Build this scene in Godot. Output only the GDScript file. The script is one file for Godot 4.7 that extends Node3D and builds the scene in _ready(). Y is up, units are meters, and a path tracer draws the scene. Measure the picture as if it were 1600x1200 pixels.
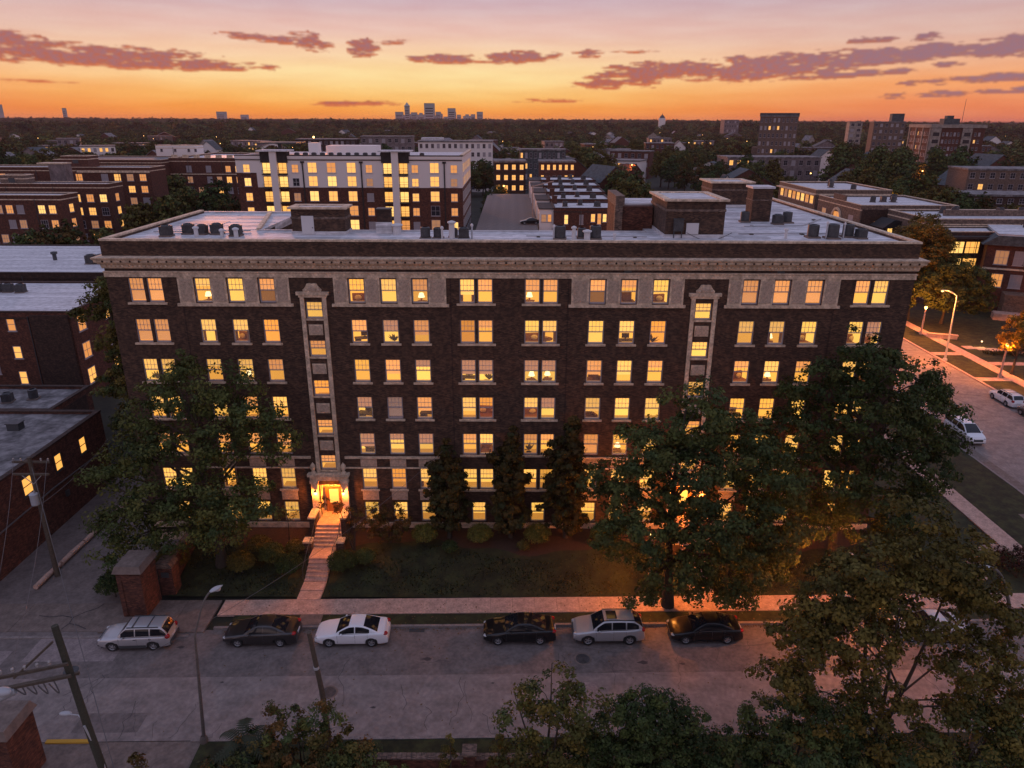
extends Node3D

# ---------------------------------------------------------------- mesh builder
class MB:
	var v := PackedVector3Array()
	var n := PackedVector3Array()
	var c := PackedColorArray()
	var i := PackedInt32Array()

	func quad(a: Vector3, b: Vector3, d: Vector3, e: Vector3) -> void:
		var m := (d - a).cross(e - b).normalized()
		var k := v.size()
		v.append(a); v.append(b); v.append(d); v.append(e)
		for j in 4:
			n.append(m)
		i.append_array(PackedInt32Array([k, k + 2, k + 1, k, k + 3, k + 2]))

	func tri(a: Vector3, b: Vector3, d: Vector3) -> void:
		var m := (b - a).cross(d - a).normalized()
		var k := v.size()
		v.append(a); v.append(b); v.append(d)
		for j in 3:
			n.append(m)
		i.append_array(PackedInt32Array([k, k + 2, k + 1]))

	func box(x0: float, y0: float, z0: float, x1: float, y1: float, z1: float, open_bottom := false) -> MB:
		var p := [Vector3(x0, y0, z0), Vector3(x1, y0, z0), Vector3(x1, y1, z0), Vector3(x0, y1, z0), Vector3(x0, y0, z1), Vector3(x1, y0, z1), Vector3(x1, y1, z1), Vector3(x0, y1, z1)]
		six(p, open_bottom)
		return self

	func six(p: Array, open_bottom := false) -> void:
		quad(p[4], p[5], p[6], p[7])
		quad(p[1], p[0], p[3], p[2])
		quad(p[0], p[4], p[7], p[3])
		quad(p[5], p[1], p[2], p[6])
		quad(p[7], p[6], p[2], p[3])
		if not open_bottom:
			quad(p[0], p[1], p[5], p[4])

	func obox(t: Transform3D, s: Vector3) -> MB:
		var p := []
		for q in [Vector3(-1, -1, -1), Vector3(1, -1, -1), Vector3(1, 1, -1), Vector3(-1, 1, -1), Vector3(-1, -1, 1), Vector3(1, -1, 1), Vector3(1, 1, 1), Vector3(-1, 1, 1)]:
			p.append(t * (q * s * 0.5))
		six(p)
		return self

	func bar(a: Vector3, b: Vector3, w: float, h: float) -> MB:
		var d := (b - a).normalized()
		var up := Vector3.UP if absf(d.y) < 0.95 else Vector3.RIGHT
		var x := d.cross(up).normalized()
		var y := x.cross(d).normalized()
		obox(Transform3D(Basis(x, y, -d), (a + b) * 0.5), Vector3(w, h, a.distance_to(b)))
		return self

	# smooth grid of points, rows x cols; normals averaged
	func grid(g: Array, flip := false, closed := false) -> MB:
		var rows := g.size()
		var cols: int = g[0].size()
		var k := v.size()
		for r in rows:
			for q in cols:
				var du: Vector3 = g[mini(r + 1, rows - 1)][q] - g[maxi(r - 1, 0)][q]
				var q1 := (q + 1) % (cols - 1) if closed and q == cols - 1 else mini(q + 1, cols - 1)
				var q0 := cols - 2 if closed and q == 0 else maxi(q - 1, 0)
				var dv: Vector3 = g[r][q1] - g[r][q0]
				var m := du.cross(dv).normalized()
				if m.length_squared() < 0.5:
					m = Vector3.UP
				v.append(g[r][q])
				n.append(-m if flip else m)
		for r in rows - 1:
			for q in cols - 1:
				var a := k + r * cols + q
				var b := a + cols
				if flip:
					i.append_array(PackedInt32Array([a, b, b + 1, a, b + 1, a + 1]))
				else:
					i.append_array(PackedInt32Array([a, b + 1, b, a, a + 1, b + 1]))
		return self

	func tube(p: Array, r: Array, sides := 8, caps := true) -> MB:
		var g := []
		var ref := Vector3.RIGHT
		for k in p.size():
			var d: Vector3 = (p[mini(k + 1, p.size() - 1)] - p[maxi(k - 1, 0)]).normalized()
			if absf(d.dot(ref)) > 0.9:
				ref = Vector3.FORWARD if absf(d.z) < 0.8 else Vector3.UP
			var x := (ref - d * d.dot(ref)).normalized()
			var y := d.cross(x)
			ref = x
			var ring := []
			for s in sides + 1:
				var a := TAU * s / sides
				ring.append(p[k] + (x * cos(a) + y * sin(a)) * r[k])
			g.append(ring)
		grid(g, true, true)
		if caps:
			for e in [0, g.size() - 1]:
				var m: Vector3 = p[e]
				for s in sides:
					if e == 0:
						tri(m, g[e][s + 1], g[e][s])
					else:
						tri(m, g[e][s], g[e][s + 1])
		return self

	# profile of [radius, height] turned round the y axis
	func lathe(o: Vector3, prof: Array, sides := 12) -> MB:
		var g := []
		for q in prof:
			var ring := []
			for s in sides + 1:
				var a := TAU * s / sides
				ring.append(o + Vector3(cos(a) * q[0], q[1], sin(a) * q[0]))
			g.append(ring)
		grid(g, false, true)
		return self

	func ball(o: Vector3, r: Vector3, rings := 6, sides := 10) -> MB:
		var g := []
		for a in rings + 1:
			var t := PI * a / rings - PI / 2
			var ring := []
			for s in sides + 1:
				var u := TAU * s / sides
				ring.append(o + Vector3(cos(t) * cos(u) * r.x, sin(t) * r.y, cos(t) * sin(u) * r.z))
			g.append(ring)
		grid(g, false, true)
		return self

	# polygon (x, y pairs, counter-clockwise seen from +z) pushed from z0 to z1
	func prism(q: PackedVector2Array, z0: float, z1: float) -> MB:
		var ids := Geometry2D.triangulate_polygon(q)
		for k in range(0, ids.size(), 3):
			var a := q[ids[k]]
			var b := q[ids[k + 1]]
			var d := q[ids[k + 2]]
			if (b - a).cross(d - a) < 0:
				var e := b
				b = d
				d = e
			tri(Vector3(a.x, a.y, z1), Vector3(b.x, b.y, z1), Vector3(d.x, d.y, z1))
			tri(Vector3(a.x, a.y, z0), Vector3(d.x, d.y, z0), Vector3(b.x, b.y, z0))
		for k in q.size():
			var a := q[k]
			var b := q[(k + 1) % q.size()]
			quad(Vector3(a.x, a.y, z0), Vector3(b.x, b.y, z0), Vector3(b.x, b.y, z1), Vector3(a.x, a.y, z1))
		return self

	func mesh() -> ArrayMesh:
		var a := []
		a.resize(Mesh.ARRAY_MAX)
		a[Mesh.ARRAY_VERTEX] = v
		a[Mesh.ARRAY_NORMAL] = n
		if c.size() == v.size() and c.size() > 0:
			a[Mesh.ARRAY_COLOR] = c
		a[Mesh.ARRAY_INDEX] = i
		var m := ArrayMesh.new()
		m.add_surface_from_arrays(Mesh.PRIMITIVE_TRIANGLES, a)
		return m

# ---------------------------------------------------------------- naming
var used := {}
var M := {}
var ORD := ["first", "second", "third", "fourth", "fifth", "sixth", "seventh", "eighth", "ninth", "tenth", "eleventh", "twelfth", "thirteenth", "fourteenth", "fifteenth", "sixteenth", "seventeenth", "eighteenth", "nineteenth", "twentieth", "twenty-first", "twenty-second", "twenty-third", "twenty-fourth", "twenty-fifth", "twenty-sixth", "twenty-seventh", "twenty-eighth", "twenty-ninth", "thirtieth", "thirty-first", "thirty-second", "thirty-third", "thirty-fourth", "thirty-fifth", "thirty-sixth", "thirty-seventh", "thirty-eighth", "thirty-ninth", "fortieth", "forty-first", "forty-second", "forty-third", "forty-fourth", "forty-fifth", "forty-sixth", "forty-seventh", "forty-eighth", "forty-ninth", "fiftieth"]

func put(o: Node, called: String, parent: Node) -> void:
	var key := "%d/%s" % [parent.get_instance_id(), called]
	var k: int = used.get(key, 0)
	used[key] = k + 1
	o.name = called if k == 0 else "%s_%03d" % [called, k]
	parent.add_child(o, true)

func tag(o: Node, label := "", category := "", group := "", kind := "") -> void:
	for q in [["label", label], ["category", category], ["group", group], ["kind", kind]]:
		if q[1] != "":
			o.set_meta(q[0], q[1])

func thing(called: String, label: String, category: String, at := Vector3.ZERO, turn := 0.0, group := "") -> Node3D:
	var o := Node3D.new()
	put(o, called, self)
	o.position = at
	o.rotation.y = turn
	tag(o, label, category, group)
	return o

func part(parent: Node, called: String, m, mat: Material, at := Vector3.ZERO, label := "") -> MeshInstance3D:
	var o := MeshInstance3D.new()
	o.mesh = m.mesh() if m is MB else m
	o.material_override = mat
	put(o, called, parent)
	o.position = at
	if label != "":
		o.set_meta("label", label)
	return o

func struct(called: String, m, mat: Material) -> MeshInstance3D:
	var o := part(self, called, m, mat)
	o.set_meta("kind", "structure")
	return o

func single(called: String, m, mat: Material, label: String, category: String, at := Vector3.ZERO, group := "", turn := 0.0) -> MeshInstance3D:
	var o := part(self, called, m, mat, at)
	o.rotation.y = turn
	tag(o, label, category, group)
	return o

func copy_of(src: Node3D, called: String, label: String, at: Vector3, turn := 0.0, group := "") -> Node3D:
	var o: Node3D = src.duplicate()
	put(o, called, self)
	o.position = at
	o.rotation.y = turn
	o.set_meta("label", label)
	if group != "":
		o.set_meta("group", group)
	return o

# ---------------------------------------------------------------- materials
func lin(r: float, g: float, b: float) -> Color:
	return Color(r, g, b).linear_to_srgb()

func mat(key: String, r: float, g: float, b: float, rough := 0.85, tex: Texture2D = null, metres := 4.0, metal := 0.0) -> StandardMaterial3D:
	var m := StandardMaterial3D.new()
	m.resource_name = key
	m.albedo_color = lin(r, g, b)
	m.roughness = rough
	m.metallic = metal
	if tex:
		m.albedo_texture = tex
		m.uv1_triplanar = true
		m.uv1_world_triplanar = true
		m.uv1_scale = Vector3.ONE / metres
	M[key] = m
	return m

func glow(key: String, r: float, g: float, b: float, e: float, base := 0.5) -> StandardMaterial3D:
	var m := mat(key, base, base * 0.85, base * 0.6, 0.9)
	m.emission_enabled = true
	m.emission = lin(r, g, b)
	m.emission_energy_multiplier = e
	return m

func noise_bytes(size: int, freq: float, octaves: int, seed_: int) -> PackedByteArray:
	var f := FastNoiseLite.new()
	f.seed = seed_
	f.noise_type = FastNoiseLite.TYPE_SIMPLEX_SMOOTH
	f.frequency = freq
	f.fractal_octaves = octaves
	var im := f.get_seamless_image(size, size, false, false, 0.15)
	im.convert(Image.FORMAT_L8)
	return im.get_data()

# grey texture around 0.8: fine grain, middle blotches, coarse patches
func mottle(seed_: int, fine: float, mid: float, coarse: float, size := 512) -> ImageTexture:
	var a := noise_bytes(size, 0.25, 2, seed_)
	var b := noise_bytes(size, 0.03, 4, seed_ + 1)
	var d := noise_bytes(size, 0.008, 3, seed_ + 2)
	var o := PackedByteArray()
	o.resize(size * size)
	for k in size * size:
		var x := 205.0 + (a[k] - 128) * fine + (b[k] - 128) * mid + (d[k] - 128) * coarse
		o[k] = clampi(int(x), 0, 255)
	return ImageTexture.create_from_image(Image.create_from_data(size, size, false, Image.FORMAT_L8, o))

func brick_tex(seed_: int, mortar: float, spread: float) -> ImageTexture:
	var s := 1024
	var rng := RandomNumberGenerator.new()
	rng.seed = seed_
	var fine := noise_bytes(s, 0.12, 3, seed_ + 5)
	var big := noise_bytes(s, 0.006, 3, seed_ + 6)
	var o := PackedByteArray()
	o.resize(s * s * 3)
	var tones := PackedFloat32Array()
	for k in 64 * 24:
		var t := rng.randf_range(1.0 - spread, 1.0 + spread)
		if rng.randf() < 0.08:
			t *= 0.82
		tones.append(t)
	for y in s:
		var row := y >> 4
		var joint_y := (y & 15) < 2
		var shift := 0.5 if row & 1 else 0.0
		for x in s:
			var fx := x * 24.0 / s + shift
			var col := int(fx)
			var t := mortar
			var rr := 1.0
			if not joint_y and (fx - col) > 0.05:
				t = tones[row * 24 + (col % 24)]
				rr = 1.0
			else:
				rr = 0.86
			var k := y * s + x
			t *= 150.0 * (1.0 + (fine[k] - 128) * 0.0016 + (big[k] - 128) * 0.0014)
			o[k * 3] = clampi(int(t * rr), 0, 255)
			o[k * 3 + 1] = clampi(int(t), 0, 255)
			o[k * 3 + 2] = clampi(int(t * (2.0 - rr)), 0, 255)
	return ImageTexture.create_from_image(Image.create_from_data(s, s, false, Image.FORMAT_RGB8, o))

func make_materials() -> void:
	var bt := brick_tex(11, 1.0, 0.24)
	var soft := mottle(21, 0.10, 0.22, 0.30)
	var rough := mottle(31, 0.16, 0.17, 0.18)
	var patch := mottle(41, 0.16, 0.35, 0.55)
	var road := mottle(51, 0.14, 0.16, 0.18)
	var streak := streak_tex()
	mat("brick_dark", 0.25, 0.130, 0.080, 0.9, bt, 4.8)
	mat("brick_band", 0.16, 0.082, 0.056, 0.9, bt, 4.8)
	mat("brick_red", 0.34, 0.12, 0.072, 0.9, bt, 4.8)
	mat("brick_tan", 0.52, 0.34, 0.25, 0.9, bt, 4.8)
	mat("stone", 1.05, 0.80, 0.58, 0.85, soft, 3.0)
	var orn := mat("stone_relief", 1.0, 0.76, 0.58, 0.85, rough, 1.2)
	orn.heightmap_enabled = true
	orn.heightmap_texture = mottle(77, 0.1, 0.9, 0.2)
	orn.heightmap_scale = 7.0
	mat("white_paint", 0.62, 0.60, 0.60, 0.6)
	mat("frame_paint", 0.40, 0.36, 0.38, 0.55)
	mat("dark_frame", 0.03, 0.028, 0.03, 0.5)
	mat("roof_white", 0.86, 0.84, 0.86, 0.6, streak, 9.0)
	mat("roof_seam", 0.62, 0.60, 0.62, 0.6, streak, 5.0)
	mat("dry_leaf", 0.13, 0.07, 0.025, 0.9)
	mat("roof_grey", 0.28, 0.26, 0.26, 0.8, patch, 9.0)
	mat("metal_grey", 0.085, 0.085, 0.09, 0.5, soft, 2.0)
	mat("metal_dark", 0.05, 0.055, 0.06, 0.5)
	mat("galvanised", 0.42, 0.43, 0.45, 0.45)
	mat("asphalt_dark", 0.275, 0.22, 0.20, 0.82, rough, 5.0)
	mat("asphalt_light", 0.39, 0.315, 0.285, 0.8, road, 6.0)
	mat("asphalt_patch", 0.42, 0.33, 0.31, 0.85, rough, 3.0)
	mat("crack", 0.06, 0.05, 0.05, 0.9)
	mat("concrete", 0.86, 0.56, 0.44, 0.88, rough, 3.0)  # warm lamp glow on the pavement is mixed into this base colour
	mat("concrete_old", 0.30, 0.225, 0.19, 0.9, road, 4.0)
	mat("kerb", 0.40, 0.33, 0.30, 0.9, rough, 2.0)
	mat("yellow_paint", 0.55, 0.30, 0.03, 0.8)
	mat("lawn", 0.042, 0.046, 0.013, 0.95, patch, 6.0)
	mat("ground", 0.035, 0.034, 0.018, 0.95, patch, 23.0)
	mat("mulch", 0.10, 0.045, 0.025, 0.95, rough, 1.5)
	mat("bark", 0.10, 0.075, 0.055, 0.95, rough, 1.2)
	mat("wood_pole", 0.15, 0.115, 0.085, 0.9, rough, 1.0)
	mat("wood_moss", 0.085, 0.085, 0.06, 0.95, rough, 0.8)
	mat("frond", 0.020, 0.028, 0.010, 0.8)
	mat("lamp_pole", 0.20, 0.17, 0.15, 0.7, rough, 1.0)
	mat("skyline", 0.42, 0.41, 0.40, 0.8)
	mat("wood_door", 0.22, 0.09, 0.03, 0.6)
	mat("awning", 0.012, 0.016, 0.018, 0.8)
	mat("roof_rust", 0.20, 0.08, 0.05, 0.85, patch, 5.0)
	mat("slate", 0.10, 0.12, 0.13, 0.8, patch, 5.0)
	mat("siding_white", 0.80, 0.73, 0.70, 0.75)
	mat("siding_dark", 0.05, 0.042, 0.04, 0.8, soft, 5.0)
	mat("tower_pale", 0.50, 0.42, 0.36, 0.85, soft, 9.0)
	mat("tower_grey", 0.30, 0.24, 0.24, 0.8, soft, 9.0)
	mat("cable", 0.12, 0.11, 0.11, 0.6)
	mat("insulator", 0.35, 0.33, 0.32, 0.3)
	mat("porcelain_can", 0.38, 0.40, 0.43, 0.4)
	var leaf := mat("leaf", 1.55, 1.40, 1.15, 0.75)
	leaf.vertex_color_use_as_albedo = true
	leaf.backlight_enabled = true
	leaf.backlight = Color(0.5, 0.5, 0.25)
	leaf.metallic_specular = 0.3
	var far := mat("leaf_far", 1.0, 1.0, 1.0, 0.95)
	far.vertex_color_use_as_albedo = true
	far.metallic_specular = 0.2
	var gl := mat("pane", 0.9, 0.92, 0.95, 0.04)
	gl.transparency = BaseMaterial3D.TRANSPARENCY_ALPHA
	gl.albedo_color.a = 0.06
	mat("glass_dark", 0.012, 0.014, 0.018, 0.06)
	mat("window_dark", 0.03, 0.03, 0.038, 0.12)
	mat("window_blind", 0.34, 0.31, 0.33, 0.7)
	mat("furn_brown", 0.14, 0.055, 0.02, 0.8)
	mat("furn_red", 0.26, 0.10, 0.035, 0.8)
	mat("furn_dark", 0.05, 0.025, 0.015, 0.7)
	mat("furn_leaf", 0.07, 0.06, 0.015, 0.8)
	# lit rooms and blinds
	for q in [["", 1.0], ["_low", 0.74], ["_high", 1.22]]:
		glow("room_bright" + q[0], 1.0, 0.44, 0.060, 1.12 * q[1], 0.12)
		glow("room_yellow" + q[0], 1.0, 0.53, 0.090, 1.30 * q[1], 0.12)
		glow("room_amber" + q[0], 1.0, 0.36, 0.045, 0.98 * q[1], 0.12)
		glow("blind_peach" + q[0], 1.0, 0.37, 0.085, 1.0 * q[1], 0.3)
		glow("blind_yellow" + q[0], 1.0, 0.50, 0.095, 1.22 * q[1], 0.3)
	glow("room_dim", 0.80, 0.30, 0.07, 0.34, 0.15)
	glow("floor_bright", 0.80, 0.30, 0.045, 0.50, 0.15)
	glow("blind_pink", 0.85, 0.34, 0.16, 0.60, 0.3)
	glow("blind_grey", 0.42, 0.21, 0.15, 0.50, 0.3)
	mat("curtain", 0.42, 0.20, 0.09, 0.9)
	glow("bulb", 1.0, 0.72, 0.36, 2.2)
	glow("sodium", 1.0, 0.55, 0.15, 7.0)
	glow("lit_a", 1.0, 0.46, 0.085, 1.15, 0.3)
	glow("lit_b", 1.0, 0.36, 0.06, 0.74, 0.3)
	glow("lit_c", 0.8, 0.32, 0.11, 0.40, 0.3)
	glow("lit_d", 1.0, 0.57, 0.14, 1.35, 0.3)

func streak_tex() -> ImageTexture:
	var s := 512
	var a := noise_bytes(s, 0.02, 4, 91)
	var b := noise_bytes(s, 0.2, 2, 92)
	var o := PackedByteArray()
	o.resize(s * s)
	for y in s:
		var seam := 0.90 if y % 85 < 2 else 1.0
		var strip := 1.0 + 0.05 * sin((y / 85) * 2.4)
		for x in s:
			var k := y * s + x
			var w := a[y * s + ((x / 5 + y * 3) % s)]
			o[k] = clampi(int((215.0 + (w - 128) * 0.32 + (a[k] - 128) * 0.2 + (b[k] - 128) * 0.07) * seam * strip), 0, 255)
	return ImageTexture.create_from_image(Image.create_from_data(s, s, false, Image.FORMAT_L8, o))

# ---------------------------------------------------------------- sky
func ramp(keys: Array, t: float) -> Color:
	if t <= keys[0][0]:
		return keys[0][1]
	for k in range(1, keys.size()):
		if t <= keys[k][0]:
			return keys[k - 1][1].lerp(keys[k][1], smoothstep(0.0, 1.0, (t - keys[k - 1][0]) / (keys[k][0] - keys[k - 1][0])) * 0.5 + 0.5 * (t - keys[k - 1][0]) / (keys[k][0] - keys[k - 1][0]))
	return keys[-1][1]

func c8(r: int, g: int, b: int) -> Color:
	return Color(r / 255.0, g / 255.0, b / 255.0)

var sky_west := [[0.0, c8(246, 140, 62)], [0.7, c8(250, 152, 64)], [1.6, c8(252, 178, 92)], [3.0, c8(255, 214, 156)], [4.4, c8(249, 206, 172)], [6.0, c8(234, 192, 180)], [8.0, c8(208, 178, 186)], [11.0, c8(176, 158, 178)], [20.0, c8(164, 156, 182)], [34.0, c8(166, 168, 200)], [90.0, c8(156, 166, 204)]]
var sky_side := [[0.0, c8(222, 122, 92)], [1.0, c8(236, 138, 94)], [2.4, c8(246, 162, 106)], [3.8, c8(240, 180, 144)], [5.4, c8(224, 182, 168)], [8.0, c8(200, 172, 180)], [11.0, c8(174, 158, 178)], [20.0, c8(164, 156, 182)], [34.0, c8(166, 168, 200)], [90.0, c8(156, 166, 204)]]
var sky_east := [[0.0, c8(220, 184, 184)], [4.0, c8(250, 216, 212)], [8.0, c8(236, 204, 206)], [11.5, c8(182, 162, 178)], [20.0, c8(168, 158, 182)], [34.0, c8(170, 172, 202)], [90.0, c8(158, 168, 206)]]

func sky_at(az: float, el: float) -> Color:
	var e := maxf(el, 0.0)
	var a := absf(az + 9.0)
	var w := ramp(sky_west, e)
	var s := ramp(sky_side, e)
	var col := w.lerp(s, smoothstep(6.0, 44.0, a))
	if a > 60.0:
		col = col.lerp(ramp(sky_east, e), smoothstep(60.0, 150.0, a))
	var heart := exp(-pow((az + 5.0) / 15.0, 2.0)) * exp(-pow((e - 2.7) / 1.9, 2.0))
	return col.lerp(c8(255, 228, 158), heart * 0.55)

var cloud_noise := FastNoiseLite.new()
# [azimuth, elevation, half width, half height, tilt, density]
var clouds := [
	[-29.5, 3.72, 10.5, 0.62, -0.004, 1.0], [-24.5, 3.35, 8.5, 0.34, 0.0, 1.0], [-33.0, 4.35, 3.0, 0.55, 0.0, 1.0], [-40.0, 4.0, 7.0, 0.8, 0.0, 1.0],
	[-17.3, 5.15, 3.4, 0.28, -0.05, 0.9], [-14.3, 5.0, 1.7, 0.55, -0.15, 1.0], [-10.6, 4.65, 1.3, 0.55, 0.1, 0.9], [-9.0, 5.1, 2.2, 0.16, 0.08, 0.6], [-11.2, 5.05, 0.8, 0.2, 0.0, 0.8],
	[-4.7, 4.05, 2.9, 0.34, 0.02, 1.0], [0.6, 4.2, 3.4, 0.40, 0.035, 1.0], [-7.0, 4.05, 1.1, 0.2, -0.1, 0.7],
	[5.6, 4.58, 1.5, 0.16, 0.0, 0.8], [8.8, 4.62, 1.9, 0.10, 0.0, 0.55], [5.5, 4.28, 0.9, 0.12, 0.0, 0.6],
	[11.0, 3.28, 6.6, 0.60, 0.045, 1.0], [18.5, 3.42, 7.5, 0.82, 0.055, 1.0], [26.0, 4.0, 7.0, 0.50, 0.06, 1.0], [33.5, 4.35, 5.5, 0.62, 0.05, 1.0], [7.6, 2.55, 4.0, 0.26, 0.03, 0.9], [23.5, 2.95, 4.5, 0.22, 0.05, 0.8], [42.0, 4.8, 6.0, 0.6, 0.05, 1.0],
	[24.3, 5.0, 1.7, 0.22, 0.04, 0.8], [27.5, 5.05, 1.3, 0.20, 0.05, 0.8], [29.0, 3.4, 1.2, 0.16, 0.0, 0.8], [31.0, 3.75, 1.0, 0.14, 0.0, 0.7],
	[31.6, 2.55, 5.6, 0.24, 0.04, 0.8], [31.0, 1.75, 6.8, 0.20, 0.035, 0.6], [38.0, 2.1, 5.0, 0.3, 0.03, 0.7],
	[-11.4, 1.05, 3.4, 0.20, 0.012, 0.95], [2.4, 1.34, 3.0, 0.13, 0.008, 0.7], [-32.0, 2.2, 3.0, 0.08, -0.02, 0.4], [6.6, 2.2, 1.4, 0.10, 0.0, 0.6], [9.0, 2.25, 1.4, 0.08, 0.0, 0.5],
]

func cloud_at(az: float, el: float) -> float:
	var d := 0.0
	for q in clouds:
		var x: float = (az - q[0]) / q[2]
		if absf(x) > 1.5:
			continue
		var y: float = (el - q[1] - (az - q[0]) * q[4]) / q[3]
		if absf(y) > 2.4:
			continue
		y *= 0.85 if y > 0 else 1.15
		d = maxf(d, (1.0 - x * x - y * y * 0.75) * q[5])
	if d <= -0.7:
		return 0.0
	var f := cloud_noise.get_noise_2d(az * 1.3, el * 7.0) + cloud_noise.get_noise_2d(az * 3.0 + 90.0, el * 17.0) * 0.40 + cloud_noise.get_noise_2d(az * 8.0 + 30.0, el * 42.0) * 0.12
	var g := cloud_noise.get_noise_2d(az * 0.8 - 40.0, el * 4.0)
	return smoothstep(-0.02, 0.56, d * 0.9 + f * 0.75 + g * 0.3 - 0.04) if d > 0.0 else 0.0

func make_sky() -> Sky:
	cloud_noise.seed = 5
	cloud_noise.noise_type = FastNoiseLite.TYPE_SIMPLEX_SMOOTH
	cloud_noise.frequency = 0.35
	cloud_noise.fractal_octaves = 3
	var low := Image.create(256, 1440, false, Image.FORMAT_RGBF)
	for y in 1440:
		var el := 90.0 - (y + 0.5) / 8.0
		if el < -2.0:
			break
		if el > 20.0 and y % 4 != 0:
			low.blit_rect(low, Rect2i(0, y - 1, 256, 1), Vector2i(0, y))
			continue
		for x in 256:
			low.set_pixel(x, y, sky_at((x + 0.5) / 256.0 * 360.0 - 180.0, el))
	low.resize(4096, 2048, Image.INTERPOLATE_BILINEAR)
	low.convert(Image.FORMAT_RGB8)
	var rng := RandomNumberGenerator.new()
	rng.seed = 3
	for x in range(1500, 2596):
		var az := (x + 0.5) / 4096.0 * 360.0 - 180.0
		for y in range(900, 1028):
			var el := 90.0 - (y + 0.5) / 2048.0 * 180.0
			var col := sky_at(az, el)
			var haze := cloud_noise.get_noise_2d(az * 0.35 + 200.0, el * 3.0) * 0.035
			col = Color(col.r + haze * 0.4, col.g + haze, col.b + haze)
			var d := cloud_at(az, el)
			if d > 0.0:
				var under := c8(168, 82, 62).lerp(c8(140, 78, 74), smoothstep(1.5, 4.5, el))
				under = under.lerp(c8(128, 84, 92), smoothstep(5.0, 30.0, az))
				var lit := cloud_noise.get_noise_2d(az * 6.0, el * 14.0 + 50.0)
				under = under.lerp(c8(206, 112, 84), clampf(0.25 + lit * 0.9, 0.0, 0.6) * (1.0 - smoothstep(10.0, 30.0, az) * 0.7))
				# the afterglow catches the thin lower edges
				var below := cloud_at(az, el - 0.16)
				under = under.lerp(c8(244, 138, 84), clampf(d - below, 0.0, 1.0) * 0.5 * (1.0 - smoothstep(14.0, 30.0, az) * 0.6))
				col = col.lerp(under, d * 0.95)
			var j := rng.randf_range(-0.004, 0.004)
			low.set_pixel(x, y, Color(col.r + j, col.g + j, col.b + j))
	# the middle of this picture is straight ahead (-z), which the panorama keeps at its left edge
	var turned := Image.create(4096, 2048, false, Image.FORMAT_RGB8)
	turned.blit_rect(low, Rect2i(2048, 0, 2048, 2048), Vector2i(0, 0))
	turned.blit_rect(low, Rect2i(0, 0, 2048, 2048), Vector2i(2048, 0))
	var m := PanoramaSkyMaterial.new()
	m.panorama = ImageTexture.create_from_image(turned)
	var s := Sky.new()
	s.sky_material = m
	return s

func camera_and_light() -> void:
	var cam := Camera3D.new()
	cam.name = "camera"
	cam.fov = 55.92
	cam.near = 0.5
	cam.far = 20000.0
	add_child(cam)
	cam.position = Vector3(0, 31.5, 50)
	cam.rotation_order = EULER_ORDER_YXZ
	cam.rotation = Vector3(-0.34962, 0, 0.0038)
	cam.current = true
	var e := Environment.new()
	e.background_mode = Environment.BG_SKY
	e.sky = make_sky()
	e.background_energy_multiplier = 1.0
	e.tonemap_mode = Environment.TONE_MAPPER_LINEAR
	e.tonemap_exposure = 1.0
	e.fog_enabled = true
	e.fog_density = 0.00006
	e.fog_light_color = Color(0.80, 0.66, 0.68)
	e.sdfgi_enabled = true
	e.ssao_enabled = true
	e.ssil_enabled = true
	var w := WorldEnvironment.new()
	w.name = "world"
	w.environment = e
	add_child(w)
	var sun := DirectionalLight3D.new()
	sun.name = "sun"
	sun.light_color = Color(1.0, 0.62, 0.42)
	sun.light_energy = 0.5
	sun.light_angular_distance = 6.0
	sun.shadow_enabled = true
	add_child(sun)
	# the sun has just gone behind the skyline, a little to the left of the middle
	var az := deg_to_rad(-22.0)
	var el := deg_to_rad(2.5)
	sun.look_at_from_position(Vector3.ZERO, -Vector3(sin(az) * cos(el), sin(el), -cos(az) * cos(el)), Vector3.UP)

func lamp_light(at: Vector3, energy: float, col: Color, size: float, reach := 60.0) -> void:
	var l := OmniLight3D.new()
	put(l, "lamp_glow", self)
	l.position = at
	l.light_color = col
	l.light_energy = energy
	l.light_size = size
	l.omni_range = reach
	l.omni_attenuation = 2.0
	l.shadow_enabled = true

func _ready() -> void:
	camera_and_light()
	make_materials()
	ground_and_street()
	main_building()
	neighbours()
	far_town()
	cars()
	poles()
	trees()
	far_trees()

# ---------------------------------------------------------------- walls and windows
# wall in the plane z = at, seen from +z, with openings [x0, y0, x1, y1] and reveals of the given depth
func wall_with_openings(x0: float, y0: float, x1: float, y1: float, z: float, holes: Array, depth: float) -> MB:
	var xs := [x0, x1]
	var ys := [y0, y1]
	for h in holes:
		for q in [h[0], h[2]]:
			if not xs.has(q):
				xs.append(q)
		for q in [h[1], h[3]]:
			if not ys.has(q):
				ys.append(q)
	xs.sort()
	ys.sort()
	var m := MB.new()
	for j in ys.size() - 1:
		var cy: float = (ys[j] + ys[j + 1]) * 0.5
		var start := -1
		for k in xs.size():
			var open := k == xs.size() - 1
			if not open:
				var cx: float = (xs[k] + xs[k + 1]) * 0.5
				for h in holes:
					if cx > h[0] and cx < h[2] and cy > h[1] and cy < h[3]:
						open = true
						break
			if open:
				if start >= 0:
					m.quad(Vector3(xs[start], ys[j], z), Vector3(xs[k], ys[j], z), Vector3(xs[k], ys[j + 1], z), Vector3(xs[start], ys[j + 1], z))
				start = -1
			elif start < 0:
				start = k
	for h in holes:
		var a := Vector3(h[0], h[1], z)
		var b := Vector3(h[2], h[1], z)
		var c := Vector3(h[2], h[3], z)
		var d := Vector3(h[0], h[3], z)
		var q := Vector3(0, 0, -depth)
		m.quad(a + q, b + q, b, a)
		m.quad(b, b + q, c + q, c)
		m.quad(d, c, c + q, d + q)
		m.quad(a + q, a, d, d + q)
	return m

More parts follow.
